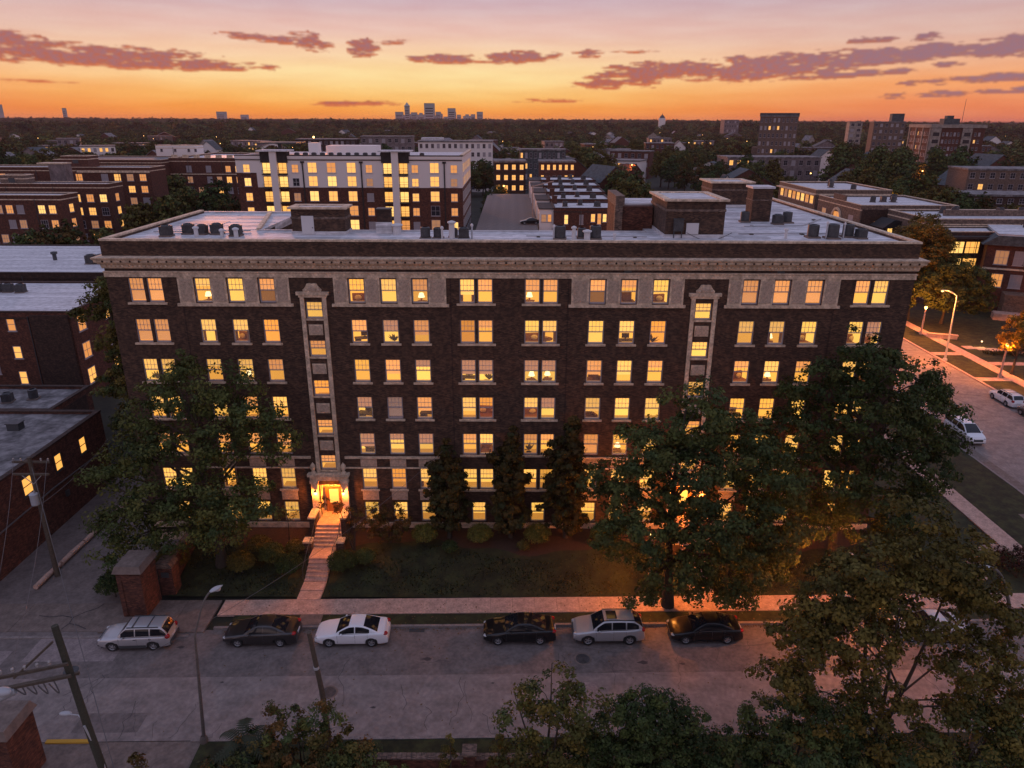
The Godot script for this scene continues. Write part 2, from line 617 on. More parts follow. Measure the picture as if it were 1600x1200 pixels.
func sash(w: float, h: float, rail: float, across: int, up: int) -> MB:
	var m := MB.new()
	m.box(-w / 2, 0, -0.045, -w / 2 + rail, h, 0)
	m.box(w / 2 - rail, 0, -0.045, w / 2, h, 0)
	m.box(-w / 2 + rail, 0, -0.045, w / 2 - rail, rail, 0)
	m.box(-w / 2 + rail, h - rail, -0.045, w / 2 - rail, h, 0)
	for k in range(1, across):
		var x := -w / 2 + w * k / across
		m.box(x - 0.011, rail, -0.035, x + 0.011, h - rail, -0.008)
	for k in range(1, up):
		var y := h * k / up
		m.box(-w / 2 + rail, y - 0.014, -0.034, w / 2 - rail, y + 0.014, -0.009)
	return m

var win_parts := {}

func window_set(w: float, h: float, room_w: float) -> Dictionary:
	var key := "%.2f/%.2f/%.2f" % [w, h, room_w]
	if win_parts.has(key):
		return win_parts[key]
	var f := MB.new()
	f.box(-w / 2, 0, -0.24, -w / 2 + 0.05, h, -0.12)
	f.box(w / 2 - 0.05, 0, -0.24, w / 2, h, -0.12)
	f.box(-w / 2 + 0.05, h - 0.05, -0.24, w / 2 - 0.05, h, -0.09)
	f.box(-w / 2 + 0.05, 0, -0.24, w / 2 - 0.05, 0.10, -0.07)
	var iw := w - 0.1
	var mid := h * 0.5
	var r := MB.new()
	var x := room_w / 2
	var lo := -0.72
	var hi := h + 0.42
	var zb := -2.6
	r.quad(Vector3(-x, lo, zb), Vector3(x, lo, zb), Vector3(x, hi, zb), Vector3(-x, hi, zb))
	r.quad(Vector3(-x, lo, -0.26), Vector3(-x, lo, zb), Vector3(-x, hi, zb), Vector3(-x, hi, -0.26))
	r.quad(Vector3(x, lo, zb), Vector3(x, lo, -0.26), Vector3(x, hi, -0.26), Vector3(x, hi, zb))
	r.quad(Vector3(-x, hi, zb), Vector3(x, hi, zb), Vector3(x, hi, -0.26), Vector3(-x, hi, -0.26))
	var fl := MB.new()
	fl.quad(Vector3(-x, lo, -0.26), Vector3(x, lo, -0.26), Vector3(x, lo, zb), Vector3(-x, lo, zb))
	var d := {
		"frame": f.mesh(), "upper": sash(iw, mid, 0.032, 4, 2).mesh(), "lower": sash(iw, mid + 0.0, 0.036, 1, 1).mesh(),
		"pane": MB.new().box(-iw / 2 + 0.02, 0.12, -0.19, iw / 2 - 0.02, h - 0.06, -0.184).mesh(),
		"half": MB.new().box(-iw / 2 + 0.02, mid, -0.25, iw / 2 - 0.02, h - 0.03, -0.244).mesh(),
		"third": MB.new().box(-iw / 2 + 0.02, h * 0.64, -0.25, iw / 2 - 0.02, h - 0.03, -0.244).mesh(),
		"low": MB.new().box(-iw / 2 + 0.02, h * 0.33, -0.25, iw / 2 - 0.02, h - 0.03, -0.244).mesh(),
		"curtain": MB.new().box(-iw / 2 + 0.02, 0.1, -0.28, -iw / 2 + 0.20, h - 0.03, -0.255).box(iw / 2 - 0.22, 0.1, -0.28, iw / 2 - 0.02, h - 0.03, -0.255).mesh(),
		"pendant": MB.new().ball(Vector3(0, h + 0.05, -1.3), Vector3(0.16, 0.13, 0.16), 5, 9).mesh(),
		"full": MB.new().box(-iw / 2 + 0.02, 0.14, -0.25, iw / 2 - 0.02, h - 0.03, -0.244).mesh(),
		"room": r.mesh(), "floor": fl.mesh(), "iw": iw, "mid": mid,
	}
	win_parts[key] = d
	return d

# state: b open and bright, y open and yellow, a amber, h peach blind half down, H greyish blind half down, f peach blind right down, g grey blind right down, d half blind over a dim room
func lit_window(b: Node3D, x: float, y: float, w: float, h: float, room_w: float, state: String, z := 0.0) -> void:
	var d := window_set(w, h, room_w)
	var o := part(b, "window", d.frame, M.frame_paint, Vector3(x, y, z))
	part(o, "upper_sash", d.upper, M.frame_paint, Vector3(0, d.mid - 0.03, -0.105))
	part(o, "lower_sash", d.lower, M.frame_paint, Vector3(0, 0.05, -0.15))
	part(o, "pane", d.pane, M.pane)
	var rng := RandomNumberGenerator.new()
	rng.seed = int(x * 1000.0) + int(y * 7919.0)
	var tier: String = ["", "", "_low", "_high"][rng.randi() % 4]
	var key: String = {"b": "room_bright", "y": "room_yellow", "a": "room_amber", "h": "room_bright", "H": "room_yellow", "f": "room_amber", "g": "room_dim", "d": "room_dim"}[state]
	part(o, "room", d.room, M[key + tier] if key != "room_dim" else M.room_dim)
	part(o, "room_floor", d.floor, M.floor_bright if state != "d" and state != "g" else M.bark)
	var drop = d[["half", "half", "third", "low"][rng.randi() % 4]]
	match state:
		"h", "d":
			part(o, "blind", drop if state == "h" else d.half, M["blind_peach" + tier])
		"H":
			part(o, "blind", drop, M.blind_pink)
		"f":
			part(o, "blind", d.full, M["blind_peach" + ("_low" if tier == "_high" else tier)])
		"g":
			part(o, "blind", d.full, M.blind_grey)
		"y", "b":
			if rng.randf() < 0.75:
				part(o, "blind", drop, M["blind_yellow" + tier])
			if rng.randf() < 0.12:
				part(o, "curtain", d.curtain, M.curtain)
	if state in ["y", "b"] and rng.randf() < 0.3 and h > 1.5:
		part(o, "pendant_lamp", d.pendant, M.bulb)

const CX := -0.25
var COLS := [-26.145, -24.855, -21.5, -19.2, -17.0, -10.7, -8.45, -6.25, -2.93, -1.67, 1.67, 2.93, 6.25, 8.45, 10.7, 17.0, 19.2, 21.5, 24.855, 26.145]
var ROW_TOP := [21.06, 18.1, 15.12, 12.2, 9.25, 6.3, 3.4]
var ROWS := ["fgbbdbbhbhhdhyfffhb", "", "", "", "", "", ""]

func main_building() -> void:
	var b := thing("apartment_building", "long six-storey dark brick apartment block with stone cornice and rows of lit windows", "building")
	ROWS = [
		"ffbydbyhbhhhdhyfffhy",
		"ffybahHhahybybabbyyH",
		"yybyhbhHHHHHhbhhbhyb",
		"bbyhbHghbabHbyybbyby",
		"hhhhhHHHhbhhfbybbyyb",
		"yybyybabyybbybyybbyb",
		"ybyyyybyyyybyybyybyy"]
	var holes := []
	var jobs := []
	for r in 7:
		for k in 20:
			var x: float = CX + COLS[k]
			var w := 1.16
			var rw := 2.15
			if k in [0, 1, 8, 9, 10, 11, 18, 19]:
				w = 1.10
				rw = 1.26
			if r == 6:
				if k in [8, 11, 0, 19]:
					continue
				if k in [9, 10, 1, 18]:
					x = CX + (COLS[k] + COLS[k - 1]) / 2 if k in [9, 1] else CX + (COLS[k] + COLS[k + 1]) / 2
					rw = 2.2
			var h := 1.74 if r < 6 else 1.70
			holes.append([x - w / 2, ROW_TOP[r] - h, x + w / 2, ROW_TOP[r]])
			jobs.append([x, ROW_TOP[r] - h, w, h, rw, ROWS[r][k], r, k])
	var tower_tops := [19.40, 16.55, 13.50, 10.35, 7.42]
	for s in [-13.8, 13.8]:
		for k in 5:
			holes.append([CX + s - 0.6, tower_tops[k] - 1.22, CX + s + 0.6, tower_tops[k]])
			jobs.append([CX + s, tower_tops[k] - 1.22, 1.2, 1.22, 1.9, "yhahh"[k] if s < 0 else "yybhy"[k], 9, 0])
		holes.append([CX + s - 0.9, 2.1, CX + s + 0.9, 4.9])
	# front wall: brick up to the stone band, then the parapet
	part(b, "front_wall", wall_with_openings(-28.4, -0.5, 28.1, 21.12, 0.0, holes, 0.26), M.brick_dark)
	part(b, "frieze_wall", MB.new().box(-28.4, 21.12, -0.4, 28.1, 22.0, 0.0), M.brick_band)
	var pw := MB.new()
	pw.box(-28.4, 22.0, -0.42, 28.1, 23.62, 0.0)
	part(b, "parapet", pw, M.brick_dark)
	# the other walls
	var sw := MB.new()
	sw.quad(Vector3(-28.4, -0.5, -17.2), Vector3(-28.4, -0.5, 0), Vector3(-28.4, 23.62, 0), Vector3(-28.4, 23.62, -17.2))
	part(b, "side_wall", sw, M.brick_dark)
	sw = MB.new()
	sw.quad(Vector3(28.1, -0.5, 0), Vector3(28.1, -0.5, -31.5), Vector3(28.1, 23.62, -31.5), Vector3(28.1, 23.62, 0))
	part(b, "side_wall", sw, M.brick_dark)
	var bw := MB.new()
	var outline := [[28.1, -31.5], [15.5, -31.5], [15.5, -9.5], [10.2, -9.5], [10.2, -6.2], [-19.2, -6.2], [-19.8, -17.2], [-28.4, -17.2]]
	for k in outline.size() - 1:
		var p = outline[k]
		var q = outline[k + 1]
		bw.quad(Vector3(p[0], -0.5, p[1]), Vector3(q[0], -0.5, q[1]), Vector3(q[0], 23.3, q[1]), Vector3(p[0], 23.3, p[1]))
	part(b, "rear_wall", bw, M.brick_dark)
	# roof deck with low upstands
	var deck := MB.new()
	deck.box(-28.0, 22.9, -17.0, -19.4, 23.48, -0.42)
	deck.box(-19.4, 22.9, -6.0, 15.5, 23.48, -0.42)
	deck.box(15.5, 22.9, -31.2, 27.7, 23.48, -0.42)
	deck.box(10.3, 22.9, -9.4, 15.5, 23.48, -6.0)
	part(b, "roof_deck", deck, M.roof_white)
	# coping stones along the parapet, one by one
	var cop := MB.new().box(-1.0, 0, -0.42, 1.0, 0.13, 0.07).mesh()
	for k in 28:
		part(b, "coping_stone", cop, M.stone, Vector3(-27.42 + k * 2.02, 23.62, 0.0))
	for side in [[-28.27, -17.2], [27.97, -31.5]]:
		var len_: float = -side[1] - 0.55
		var nn := int(len_ / 2.0)
		var st := MB.new().box(-0.19, 0, -len_ / nn / 2 + 0.01, 0.19, 0.13, len_ / nn / 2 - 0.01).mesh()
		for k in nn:
			part(b, "coping_stone", st, M.stone, Vector3(side[0], 23.62, -0.55 - (k + 0.5) * len_ / nn))
	for side in [[-28.4, -28.0, -17.2], [27.7, 28.1, -31.5]]:
		part(b, "parapet", MB.new().box(side[0] + 0.003, 23.0, side[2], side[1], 23.62, -0.42), M.brick_dark)
	var rear := MB.new().box(-28.0, 23.2, -17.3, -19.4, 23.62, -17.0)
	part(b, "roof_upstand", rear, M.roof_white)
	part(b, "roof_upstand", MB.new().box(15.6, 23.2, -31.5, 27.7, 23.62, -31.2), M.roof_white)
	part(b, "roof_upstand", MB.new().box(-19.4, 23.2, -6.2, 10.2, 23.56, -6.0), M.roof_white)
	part(b, "roof_upstand", MB.new().bar(Vector3(-19.5, 23.42, -6.2), Vector3(-22.0, 23.42, -17.0), 0.3, 0.5), M.stone)
	# cornice: bed mould, dentils, corona, crown
	var cw := MB.new()
	var prof := PackedVector2Array([Vector2(0, 21.74), Vector2(0.10, 21.74), Vector2(0.14, 21.86), Vector2(0.16, 22.02), Vector2(0.24, 22.05), Vector2(0.30, 22.16), Vector2(0.42, 22.20), Vector2(0.44, 22.36), Vector2(0.52, 22.44), Vector2(0.54, 22.54), Vector2(0, 22.60)])
	extrude_round(cw, prof, -28.4, 28.1, -4.0)
	part(b, "cornice", cw, M.stone)
	var den := MB.new()
	for k in 188:
		var x := -28.25 + k * 0.2995
		den.box(x, 21.87, 0.13, x + 0.15, 22.0, 0.235)
	part(b, "dentil_course", den, M.stone).set_meta("kind", "stuff")
	var boss := MB.new().ball(Vector3(0, 0, 0), Vector3(0.075, 0.075, 0.07), 4, 6).mesh()
	for k in 90:
		part(b, "cornice_boss", boss, M.brick_band, Vector3(-28.2 + k * 0.6312, 22.28, 0.45))
	var band := MB.new()
	extrude_round(band, PackedVector2Array([Vector2(0, 21.13), Vector2(0.07, 21.13), Vector2(0.07, 21.40), Vector2(0.11, 21.46), Vector2(0.11, 21.52), Vector2(0, 21.55)]), -28.4, 28.1, -4.0)
	part(b, "stone_band", band, M.stone)
	var vent := MB.new().box(-0.25, 0, 0, 0.25, 0.2, 0.03).mesh()
	for x in [-18.95, -9.0, 8.05, 18.7]:
		part(b, "wall_vent", vent, M.metal_dark, Vector3(x, 21.55, 0.0))
	# expansion joints and downpipes as shallow chases
	for x in [-23.3, -4.35, 3.95, 22.75]:
		part(b, "wall_joint", MB.new().box(x - 0.05, 1.7, 0.0, x + 0.05, 21.1, 0.014), M.brick_band)
	# windows
	for q in jobs:
		lit_window(b, q[0], q[1], q[2], q[3], q[4], q[5])
	# sills
	var sill1 := MB.new().box(-0.72, -0.14, -0.1, 0.72, 0.0, 0.13).mesh()
	var sill2 := MB.new().box(-1.38, -0.14, -0.1, 1.38, 0.0, 0.13).mesh()
	for r in 6:
		var y: float = ROW_TOP[r] - 1.74
		for x in [-25.5, -2.3, 2.3, 25.5]:
			part(b, "window_sill", sill2, M.stone, Vector3(CX + x, y, 0))
		if r == 0 or r == 4:
			continue
		for k in [2, 3, 4, 5, 6, 7, 12, 13, 14, 15, 16, 17]:
			part(b, "window_sill", sill1, M.stone, Vector3(CX + COLS[k], y, 0))
	# mullion between the paired windows
	var mul := MB.new().box(-0.095, 0, -0.2, 0.095, 1.74, -0.03).mesh()
	for r in 6:
		for x in [-25.5, -2.3, 2.3, 25.5]:
			part(b, "mullion", mul, M.dark_frame, Vector3(CX + x, ROW_TOP[r] - 1.74, 0))
	# top-floor stone: relief panels between the windows, a frame round each zone and a sill course
	for zone in [[-23.2, -15.4, [2, 3, 4]], [-12.3, -4.4, [5, 6, 7]], [4.4, 12.3, [12, 13, 14]], [15.4, 23.2, [15, 16, 17]]]:
		var edges := [CX + zone[0]]
		for k in zone[2]:
			edges.append(CX + COLS[k] - 0.60)
			edges.append(CX + COLS[k] + 0.60)
		edges.append(CX + zone[1])
		for k in range(0, edges.size(), 2):
			var x0: float = edges[k]
			var x1: float = edges[k + 1]
			var pn := part(b, "stone_panel", MB.new().box(x0, 19.27, 0, x1, 21.12, 0.055), M.stone)
			part(pn, "relief", MB.new().box(x0 + 0.14, 19.42, 0.055, x1 - 0.14, 20.98, 0.075), M.stone_relief)
		part(b, "sill_course", MB.new().box(CX + zone[0] - 0.18, 19.07, 0, CX + zone[1] + 0.18, 19.27, 0.14), M.stone)
	# belt courses and spandrel panels on the lower floors
	for zone in [[-23.2, -15.1], [-12.5, -4.4], [4.4, 12.5], [15.1, 23.2]]:
		part(b, "belt_course", MB.new().box(CX + zone[0], 7.18, 0, CX + zone[1], 7.36, 0.11), M.stone)
		part(b, "belt_course", MB.new().box(CX + zone[0], 6.34, 0, CX + zone[1], 6.44, 0.08), M.stone)
	for k in [2, 3, 4, 5, 6, 7, 12, 13, 14, 15, 16, 17]:
		part(b, "spandrel_panel", MB.new().box(CX + COLS[k] - 0.62, 6.5, 0, CX + COLS[k] + 0.62, 7.12, 0.05), M.stone_relief)
		part(b, "spandrel_panel", MB.new().box(CX + COLS[k] - 0.62, 3.62, 0, CX + COLS[k] + 0.62, 4.36, 0.05), M.stone_relief)
	# plinth
	for zone in [[-28.4, CX - 15.3], [CX - 12.3, CX + 12.3], [CX + 15.3, 28.1]]:
		part(b, "plinth", MB.new().box(zone[0], -0.5, 0, zone[1], 1.62, 0.09), M.stone)
	for s in [-13.8, 13.8]:
		stair_bay(b, CX + s, tower_tops)
	roof_things(b)
	entrance(CX - 13.8, true)
	entrance(CX + 13.8, false)
	rooms_furniture(jobs)

# a moulding profile (out, y) run along the front and returned along both sides
func extrude_round(m: MB, prof: PackedVector2Array, x0: float, x1: float, zback: float) -> void:
	for k in prof.size() - 1:
		var p := prof[k]
		var q := prof[k + 1]
		m.quad(Vector3(x0 - p.x, p.y, p.x), Vector3(x1 + p.x, p.y, p.x), Vector3(x1 + q.x, q.y, q.x), Vector3(x0 - q.x, q.y, q.x))
		m.quad(Vector3(x1 + p.x, p.y, p.x), Vector3(x1 + p.x, p.y, zback), Vector3(x1 + q.x, q.y, zback), Vector3(x1 + q.x, q.y, q.x))
		m.quad(Vector3(x0 - p.x, p.y, zback), Vector3(x0 - p.x, p.y, p.x), Vector3(x0 - q.x, q.y, q.x), Vector3(x0 - q.x, q.y, zback))

func stair_bay(b: Node3D, x: float, tops: Array) -> void:
	# the tall stone frame round the stair windows
	for s in [-1, 1]:
		part(b, "pilaster", MB.new().box(x + s * 0.78 - 0.14, 5.95, 0, x + s * 0.78 + 0.14, 19.75, 0.13), M.stone)
	var cap := MB.new()
	cap.box(x - 1.0, 19.75, 0, x + 1.0, 19.92, 0.18)
	cap.box(x - 1.14, 19.92, 0, x + 1.14, 20.14, 0.26)
	part(b, "bay_cornice", cap, M.stone)
	var ct := PackedVector2Array()
	for k in 13:
		var a := PI * k / 12
		var r := 0.62 + 0.06 * sin(a * 7.0)
		ct.append(Vector2(x + cos(a) * r, 20.14 + sin(a) * (0.62 + 0.05 * cos(a * 6.0))))
	var crest := part(b, "crest", MB.new().prism(ct, 0.02, 0.16), M.stone)
	part(crest, "crest_shell", MB.new().ball(Vector3(x, 20.36, 0.16), Vector3(0.30, 0.26, 0.08), 5, 9), M.stone_relief)
	for s in [-1, 1]:
		part(crest, "crest_scroll", MB.new().ball(Vector3(x + s * 0.44, 20.26, 0.16), Vector3(0.13, 0.12, 0.07), 4, 7), M.stone_relief)
	for k in 5:
		var y: float = tops[k] - 1.22
		part(b, "window_sill", MB.new().box(x - 0.64, y - 0.13, 0, x + 0.64, y, 0.10), M.stone)
		if k < 4:
			var y1: float = y - 0.30
			var y0: float = tops[k + 1] + 0.28
			var mid := (y0 + y1) / 2
			var pn := part(b, "bay_panel", MB.new().box(x - 0.50, mid - 0.39, 0, x + 0.50, mid + 0.39, 0.05), M.stone)
			part(pn, "relief", MB.new().box(x - 0.40, mid - 0.29, 0.05, x + 0.40, mid + 0.29, 0.075), M.stone_relief)
	# doorway
	for s in [-1, 1]:
		part(b, "door_pier", MB.new().box(x + s * 1.16 - 0.25, 2.1, 0, x + s * 1.16 + 0.25, 5.2, 0.34), M.stone)
		part(b, "door_pier_cap", MB.new().box(x + s * 1.16 - 0.32, 5.2, 0, x + s * 1.16 + 0.32, 5.42, 0.42), M.stone)
		var fin := MB.new()
		fin.lathe(Vector3(x + s * 1.16, 6.0, 0.22), [[0.2, 0.0], [0.2, 0.12], [0.1, 0.2], [0.2, 0.42], [0.22, 0.62], [0.12, 0.78], [0.05, 0.86], [0.0, 0.95]], 10)
		part(b, "urn", fin, M.stone)
	var ent := MB.new()
	ent.box(x - 1.45, 5.42, 0, x + 1.45, 5.8, 0.36)
	ent.box(x - 1.6, 5.8, 0, x + 1.6, 6.0, 0.5)
	part(b, "door_entablature", ent, M.stone)
	var por := MB.new()
	por.quad(Vector3(x - 0.9, 2.1, 0), Vector3(x - 0.9, 2.1, -0.9), Vector3(x - 0.9, 4.9, -0.9), Vector3(x - 0.9, 4.9, 0))
	por.quad(Vector3(x + 0.9, 2.1, -0.9), Vector3(x + 0.9, 2.1, 0), Vector3(x + 0.9, 4.9, 0), Vector3(x + 0.9, 4.9, -0.9))
	por.quad(Vector3(x - 0.9, 4.9, 0), Vector3(x - 0.9, 4.9, -0.9), Vector3(x + 0.9, 4.9, -0.9), Vector3(x + 0.9, 4.9, 0))
	por.quad(Vector3(x - 0.9, 2.1, -0.9), Vector3(x + 0.9, 2.1, -0.9), Vector3(x + 0.9, 4.9, -0.9), Vector3(x - 0.9, 4.9, -0.9))
	part(b, "porch_lining", por, M.stone)
	part(b, "porch_floor", MB.new().box(x - 1.0, 1.9, -0.9, x + 1.0, 2.12, 0.1), M.concrete)
	var dr := part(b, "door", MB.new().box(x - 0.55, 2.12, -0.88, x + 0.55, 4.25, -0.80), M.wood_door)
	part(dr, "door_frame", MB.new().box(x - 0.66, 2.12, -0.89, x - 0.55, 4.36, -0.74).box(x + 0.55, 2.12, -0.89, x + 0.66, 4.36, -0.74).box(x - 0.55, 4.25, -0.89, x + 0.55, 4.36, -0.74), M.wood_door)
	part(dr, "pane", MB.new().box(x - 0.36, 2.9, -0.80, x + 0.36, 4.1, -0.79), M.lit_a)
	part(dr, "door_handle", MB.new().ball(Vector3(x + 0.45, 3.05, -0.76), Vector3(0.04, 0.04, 0.04), 4, 6), M.galvanised)

func entrance(x: float, left: bool) -> void:
	var nm := "left" if left else "right"
	# stairs: six upper risers, a landing, five lower risers
	var t := thing("entrance_stairs", "concrete steps with landing climbing to the %s lit doorway" % ("brightly" if left else "tree-hidden"), "stairs")
	var y := 2.1
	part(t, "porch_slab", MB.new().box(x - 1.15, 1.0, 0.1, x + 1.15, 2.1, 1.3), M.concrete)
	for k in 6:
		y -= 1.0 / 6.0 if k < 5 else 0.0
		var z0 := 1.3 + k * 0.30
		if k < 5:
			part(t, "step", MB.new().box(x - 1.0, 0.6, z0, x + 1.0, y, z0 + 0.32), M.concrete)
	part(t, "landing", MB.new().box(x - 0.9, 0.3, 2.8, x + 0.8, 1.1, 4.3), M.concrete)
	y = 1.1
	for k in 5:
		y -= 0.155
		var z0 := 4.3 + k * 0.33
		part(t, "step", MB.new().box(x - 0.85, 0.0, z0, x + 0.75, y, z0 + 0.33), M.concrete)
	for s in [-1, 1]:
		var cw := part(t, "cheek_wall", MB.new().box(x + s * 1.2 - 0.2, 0.4, 0.4, x + s * 1.2 + 0.2, 2.9, 1.7), M.brick_dark)
		part(cw, "cap_stone", MB.new().box(x + s * 1.2 - 0.28, 2.9, 0.35, x + s * 1.2 + 0.28, 3.05, 1.8), M.stone)
		var pd := part(t, "pedestal", MB.new().box(x + s * 1.2 - 0.28, 0.2, 2.7, x + s * 1.2 + 0.28, 1.75, 3.3), M.brick_dark)
		part(pd, "cap_stone", MB.new().box(x + s * 1.2 - 0.34, 1.75, 2.65, x + s * 1.2 + 0.34, 1.9, 3.35), M.stone)
		var rl := MB.new()
		rl.tube([Vector3(x + s * 0.98, 3.0, 1.3), Vector3(x + s * 0.98, 2.0, 2.9), Vector3(x + s * 0.92, 1.95, 4.2), Vector3(x + s * 0.92, 1.2, 5.9)], [0.025, 0.025, 0.025, 0.025], 6)
		for q in [[1.4, 2.1, 2.95], [2.2, 1.5, 2.45], [2.9, 1.1, 2.0], [4.2, 1.1, 1.95], [5.0, 0.7, 1.6], [5.9, 0.3, 1.2]]:
			var xx: float = x + s * (0.98 if q[0] < 3 else 0.92)
			rl.tube([Vector3(xx, q[1] - 0.1, q[0]), Vector3(xx, q[2], q[0])], [0.018, 0.018], 5)
		part(t, "handrail", rl, M.metal_dark)
	# path from the steps to the pavement, in slabs
	var path := struct("garden_path", MB.new().box(x - 0.85, 0.0, 5.95, x + 0.75, 0.22, 6.0), M.concrete)
	for k in 2:
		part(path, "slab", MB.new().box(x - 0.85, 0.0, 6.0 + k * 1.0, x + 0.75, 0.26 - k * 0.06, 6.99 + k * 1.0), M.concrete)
	# lanterns on the door piers
	for s in [-1, 1]:
		var l := thing("wall_lantern", "glowing wall lantern on the %s pier of the %s doorway" % ["left" if s < 0 else "right", nm], "lantern", Vector3(x + s * 1.08, 4.35, 0.50))
		part(l, "bracket", MB.new().bar(Vector3(0, 0.3, -0.16), Vector3(0, 0.3, 0.02), 0.04, 0.04), M.metal_dark)
		part(l, "lantern_cap", MB.new().lathe(Vector3(0, 0, 0), [[0.14, 0.2], [0.13, 0.24], [0.03, 0.33], [0.0, 0.34]], 8), M.metal_dark)
		part(l, "lantern_bulb", MB.new().ball(Vector3(0, 0.06, 0), Vector3(0.10, 0.14, 0.10), 6, 8), M.sodium)
		lamp_light(Vector3(x + s * 1.08, 4.41, 0.50), 7.0, Color(1.0, 0.55, 0.2), 0.1)
	# ceiling light in the porch
	var c := thing("porch_light", "round glowing ceiling light inside the %s doorway" % nm, "light", Vector3(x, 4.78, -0.35))
	part(c, "light_rim", MB.new().lathe(Vector3.ZERO, [[0.0, 0.12], [0.2, 0.12], [0.2, 0.0]], 12), M.metal_dark)
	part(c, "light_bowl", MB.new().ball(Vector3(0, 0, 0), Vector3(0.17, 0.1, 0.17), 5, 10), M.sodium)
	lamp_light(Vector3(x, 4.78, -0.35), 24.0, Color(1.0, 0.56, 0.18), 0.1)

func condenser(label: String, at: Vector3, turn: float, round_: bool, s := 1.0) -> void:
	var t := thing("air_conditioner", label, "air conditioner", at, turn, "condensers on the flat roofs")
	if round_:
		part(t, "casing", MB.new().lathe(Vector3.ZERO, [[0.0, 0.12], [0.42 * s, 0.12], [0.44 * s, 0.16], [0.44 * s, 0.98 * s], [0.40 * s, 1.03 * s], [0.26 * s, 1.05 * s]], 14), M.metal_grey)
	else:
		var cs := MB.new().box(-0.42 * s, 0.12, -0.42 * s, 0.42 * s, 0.9 * s, 0.42 * s)
		for k in 6:
			var y := 0.2 + k * 0.11 * s
			cs.box(-0.435 * s, y, -0.435 * s, 0.435 * s, y + 0.04, 0.435 * s)
		part(t, "casing", cs, M.metal_grey)
		part(t, "top_grille", MB.new().lathe(Vector3.ZERO, [[0.40 * s, 0.9 * s], [0.39 * s, 0.97 * s], [0.30 * s, 0.99 * s]], 12), M.metal_dark)
	part(t, "fan", MB.new().box(-0.28 * s, 0.93 * s, -0.05, 0.28 * s, 0.95 * s, 0.05).box(-0.05, 0.93 * s, -0.28 * s, 0.05, 0.95 * s, 0.28 * s), M.metal_dark)
	part(t, "base_pad", MB.new().box(-0.5 * s, 0, -0.5 * s, 0.5 * s, 0.12, 0.5 * s), M.concrete_old)

func penthouse(label: String, x0: float, z0: float, x1: float, z1: float, h: float, lip: float, door_x: float) -> void:
	var t := thing("roof_house", label, "rooftop structure")
	part(t, "wall", MB.new().box(x0, 23.0, z1, x1, h - 0.85, z0), M.brick_dark)
	part(t, "stone_string", MB.new().box(x0 - 0.05, h - 0.85, z1 - 0.05, x1 + 0.05, h - 0.68, z0 + 0.05), M.brick_tan)
	part(t, "upper_wall", MB.new().box(x0 + 0.003, h - 0.68, z1 + 0.003, x1 - 0.003, h - 0.12, z0 - 0.003), M.brick_dark)
	var cp := MB.new()
	cp.box(x0 - lip, h - 0.12, z0 - 0.3, x1 + lip, h + 0.03, z0 + lip)
	cp.box(x0 - lip, h - 0.12, z1 - lip, x1 + lip, h + 0.03, z1 + 0.3)
	cp.box(x0 - lip, h - 0.12, z1 + 0.3, x0 + 0.3, h + 0.03, z0 - 0.3)
	cp.box(x1 - 0.3, h - 0.12, z1 + 0.3, x1 + lip, h + 0.03, z0 - 0.3)
	part(t, "coping", cp, M.stone)
	part(t, "roof", MB.new().box(x0 + 0.3, h - 0.2, z1 + 0.3, x1 - 0.3, h - 0.06, z0 - 0.3), M.roof_white)
	part(t, "flashing", MB.new().box(x0 - 0.06, 23.2, z1 - 0.06, x1 + 0.06, 23.72, z0 + 0.06), M.roof_white)
	if door_x > -900.0:
		var d := part(t, "door", MB.new().box(door_x - 0.45, 23.5, z0 + 0.07, door_x + 0.45, 24.85, z0 + 0.12), M.white_paint)
		part(d, "door_handle", MB.new().ball(Vector3(door_x + 0.35, 24.0, z0 + 0.15), Vector3(0.04, 0.04, 0.04), 4, 6), M.metal_dark)

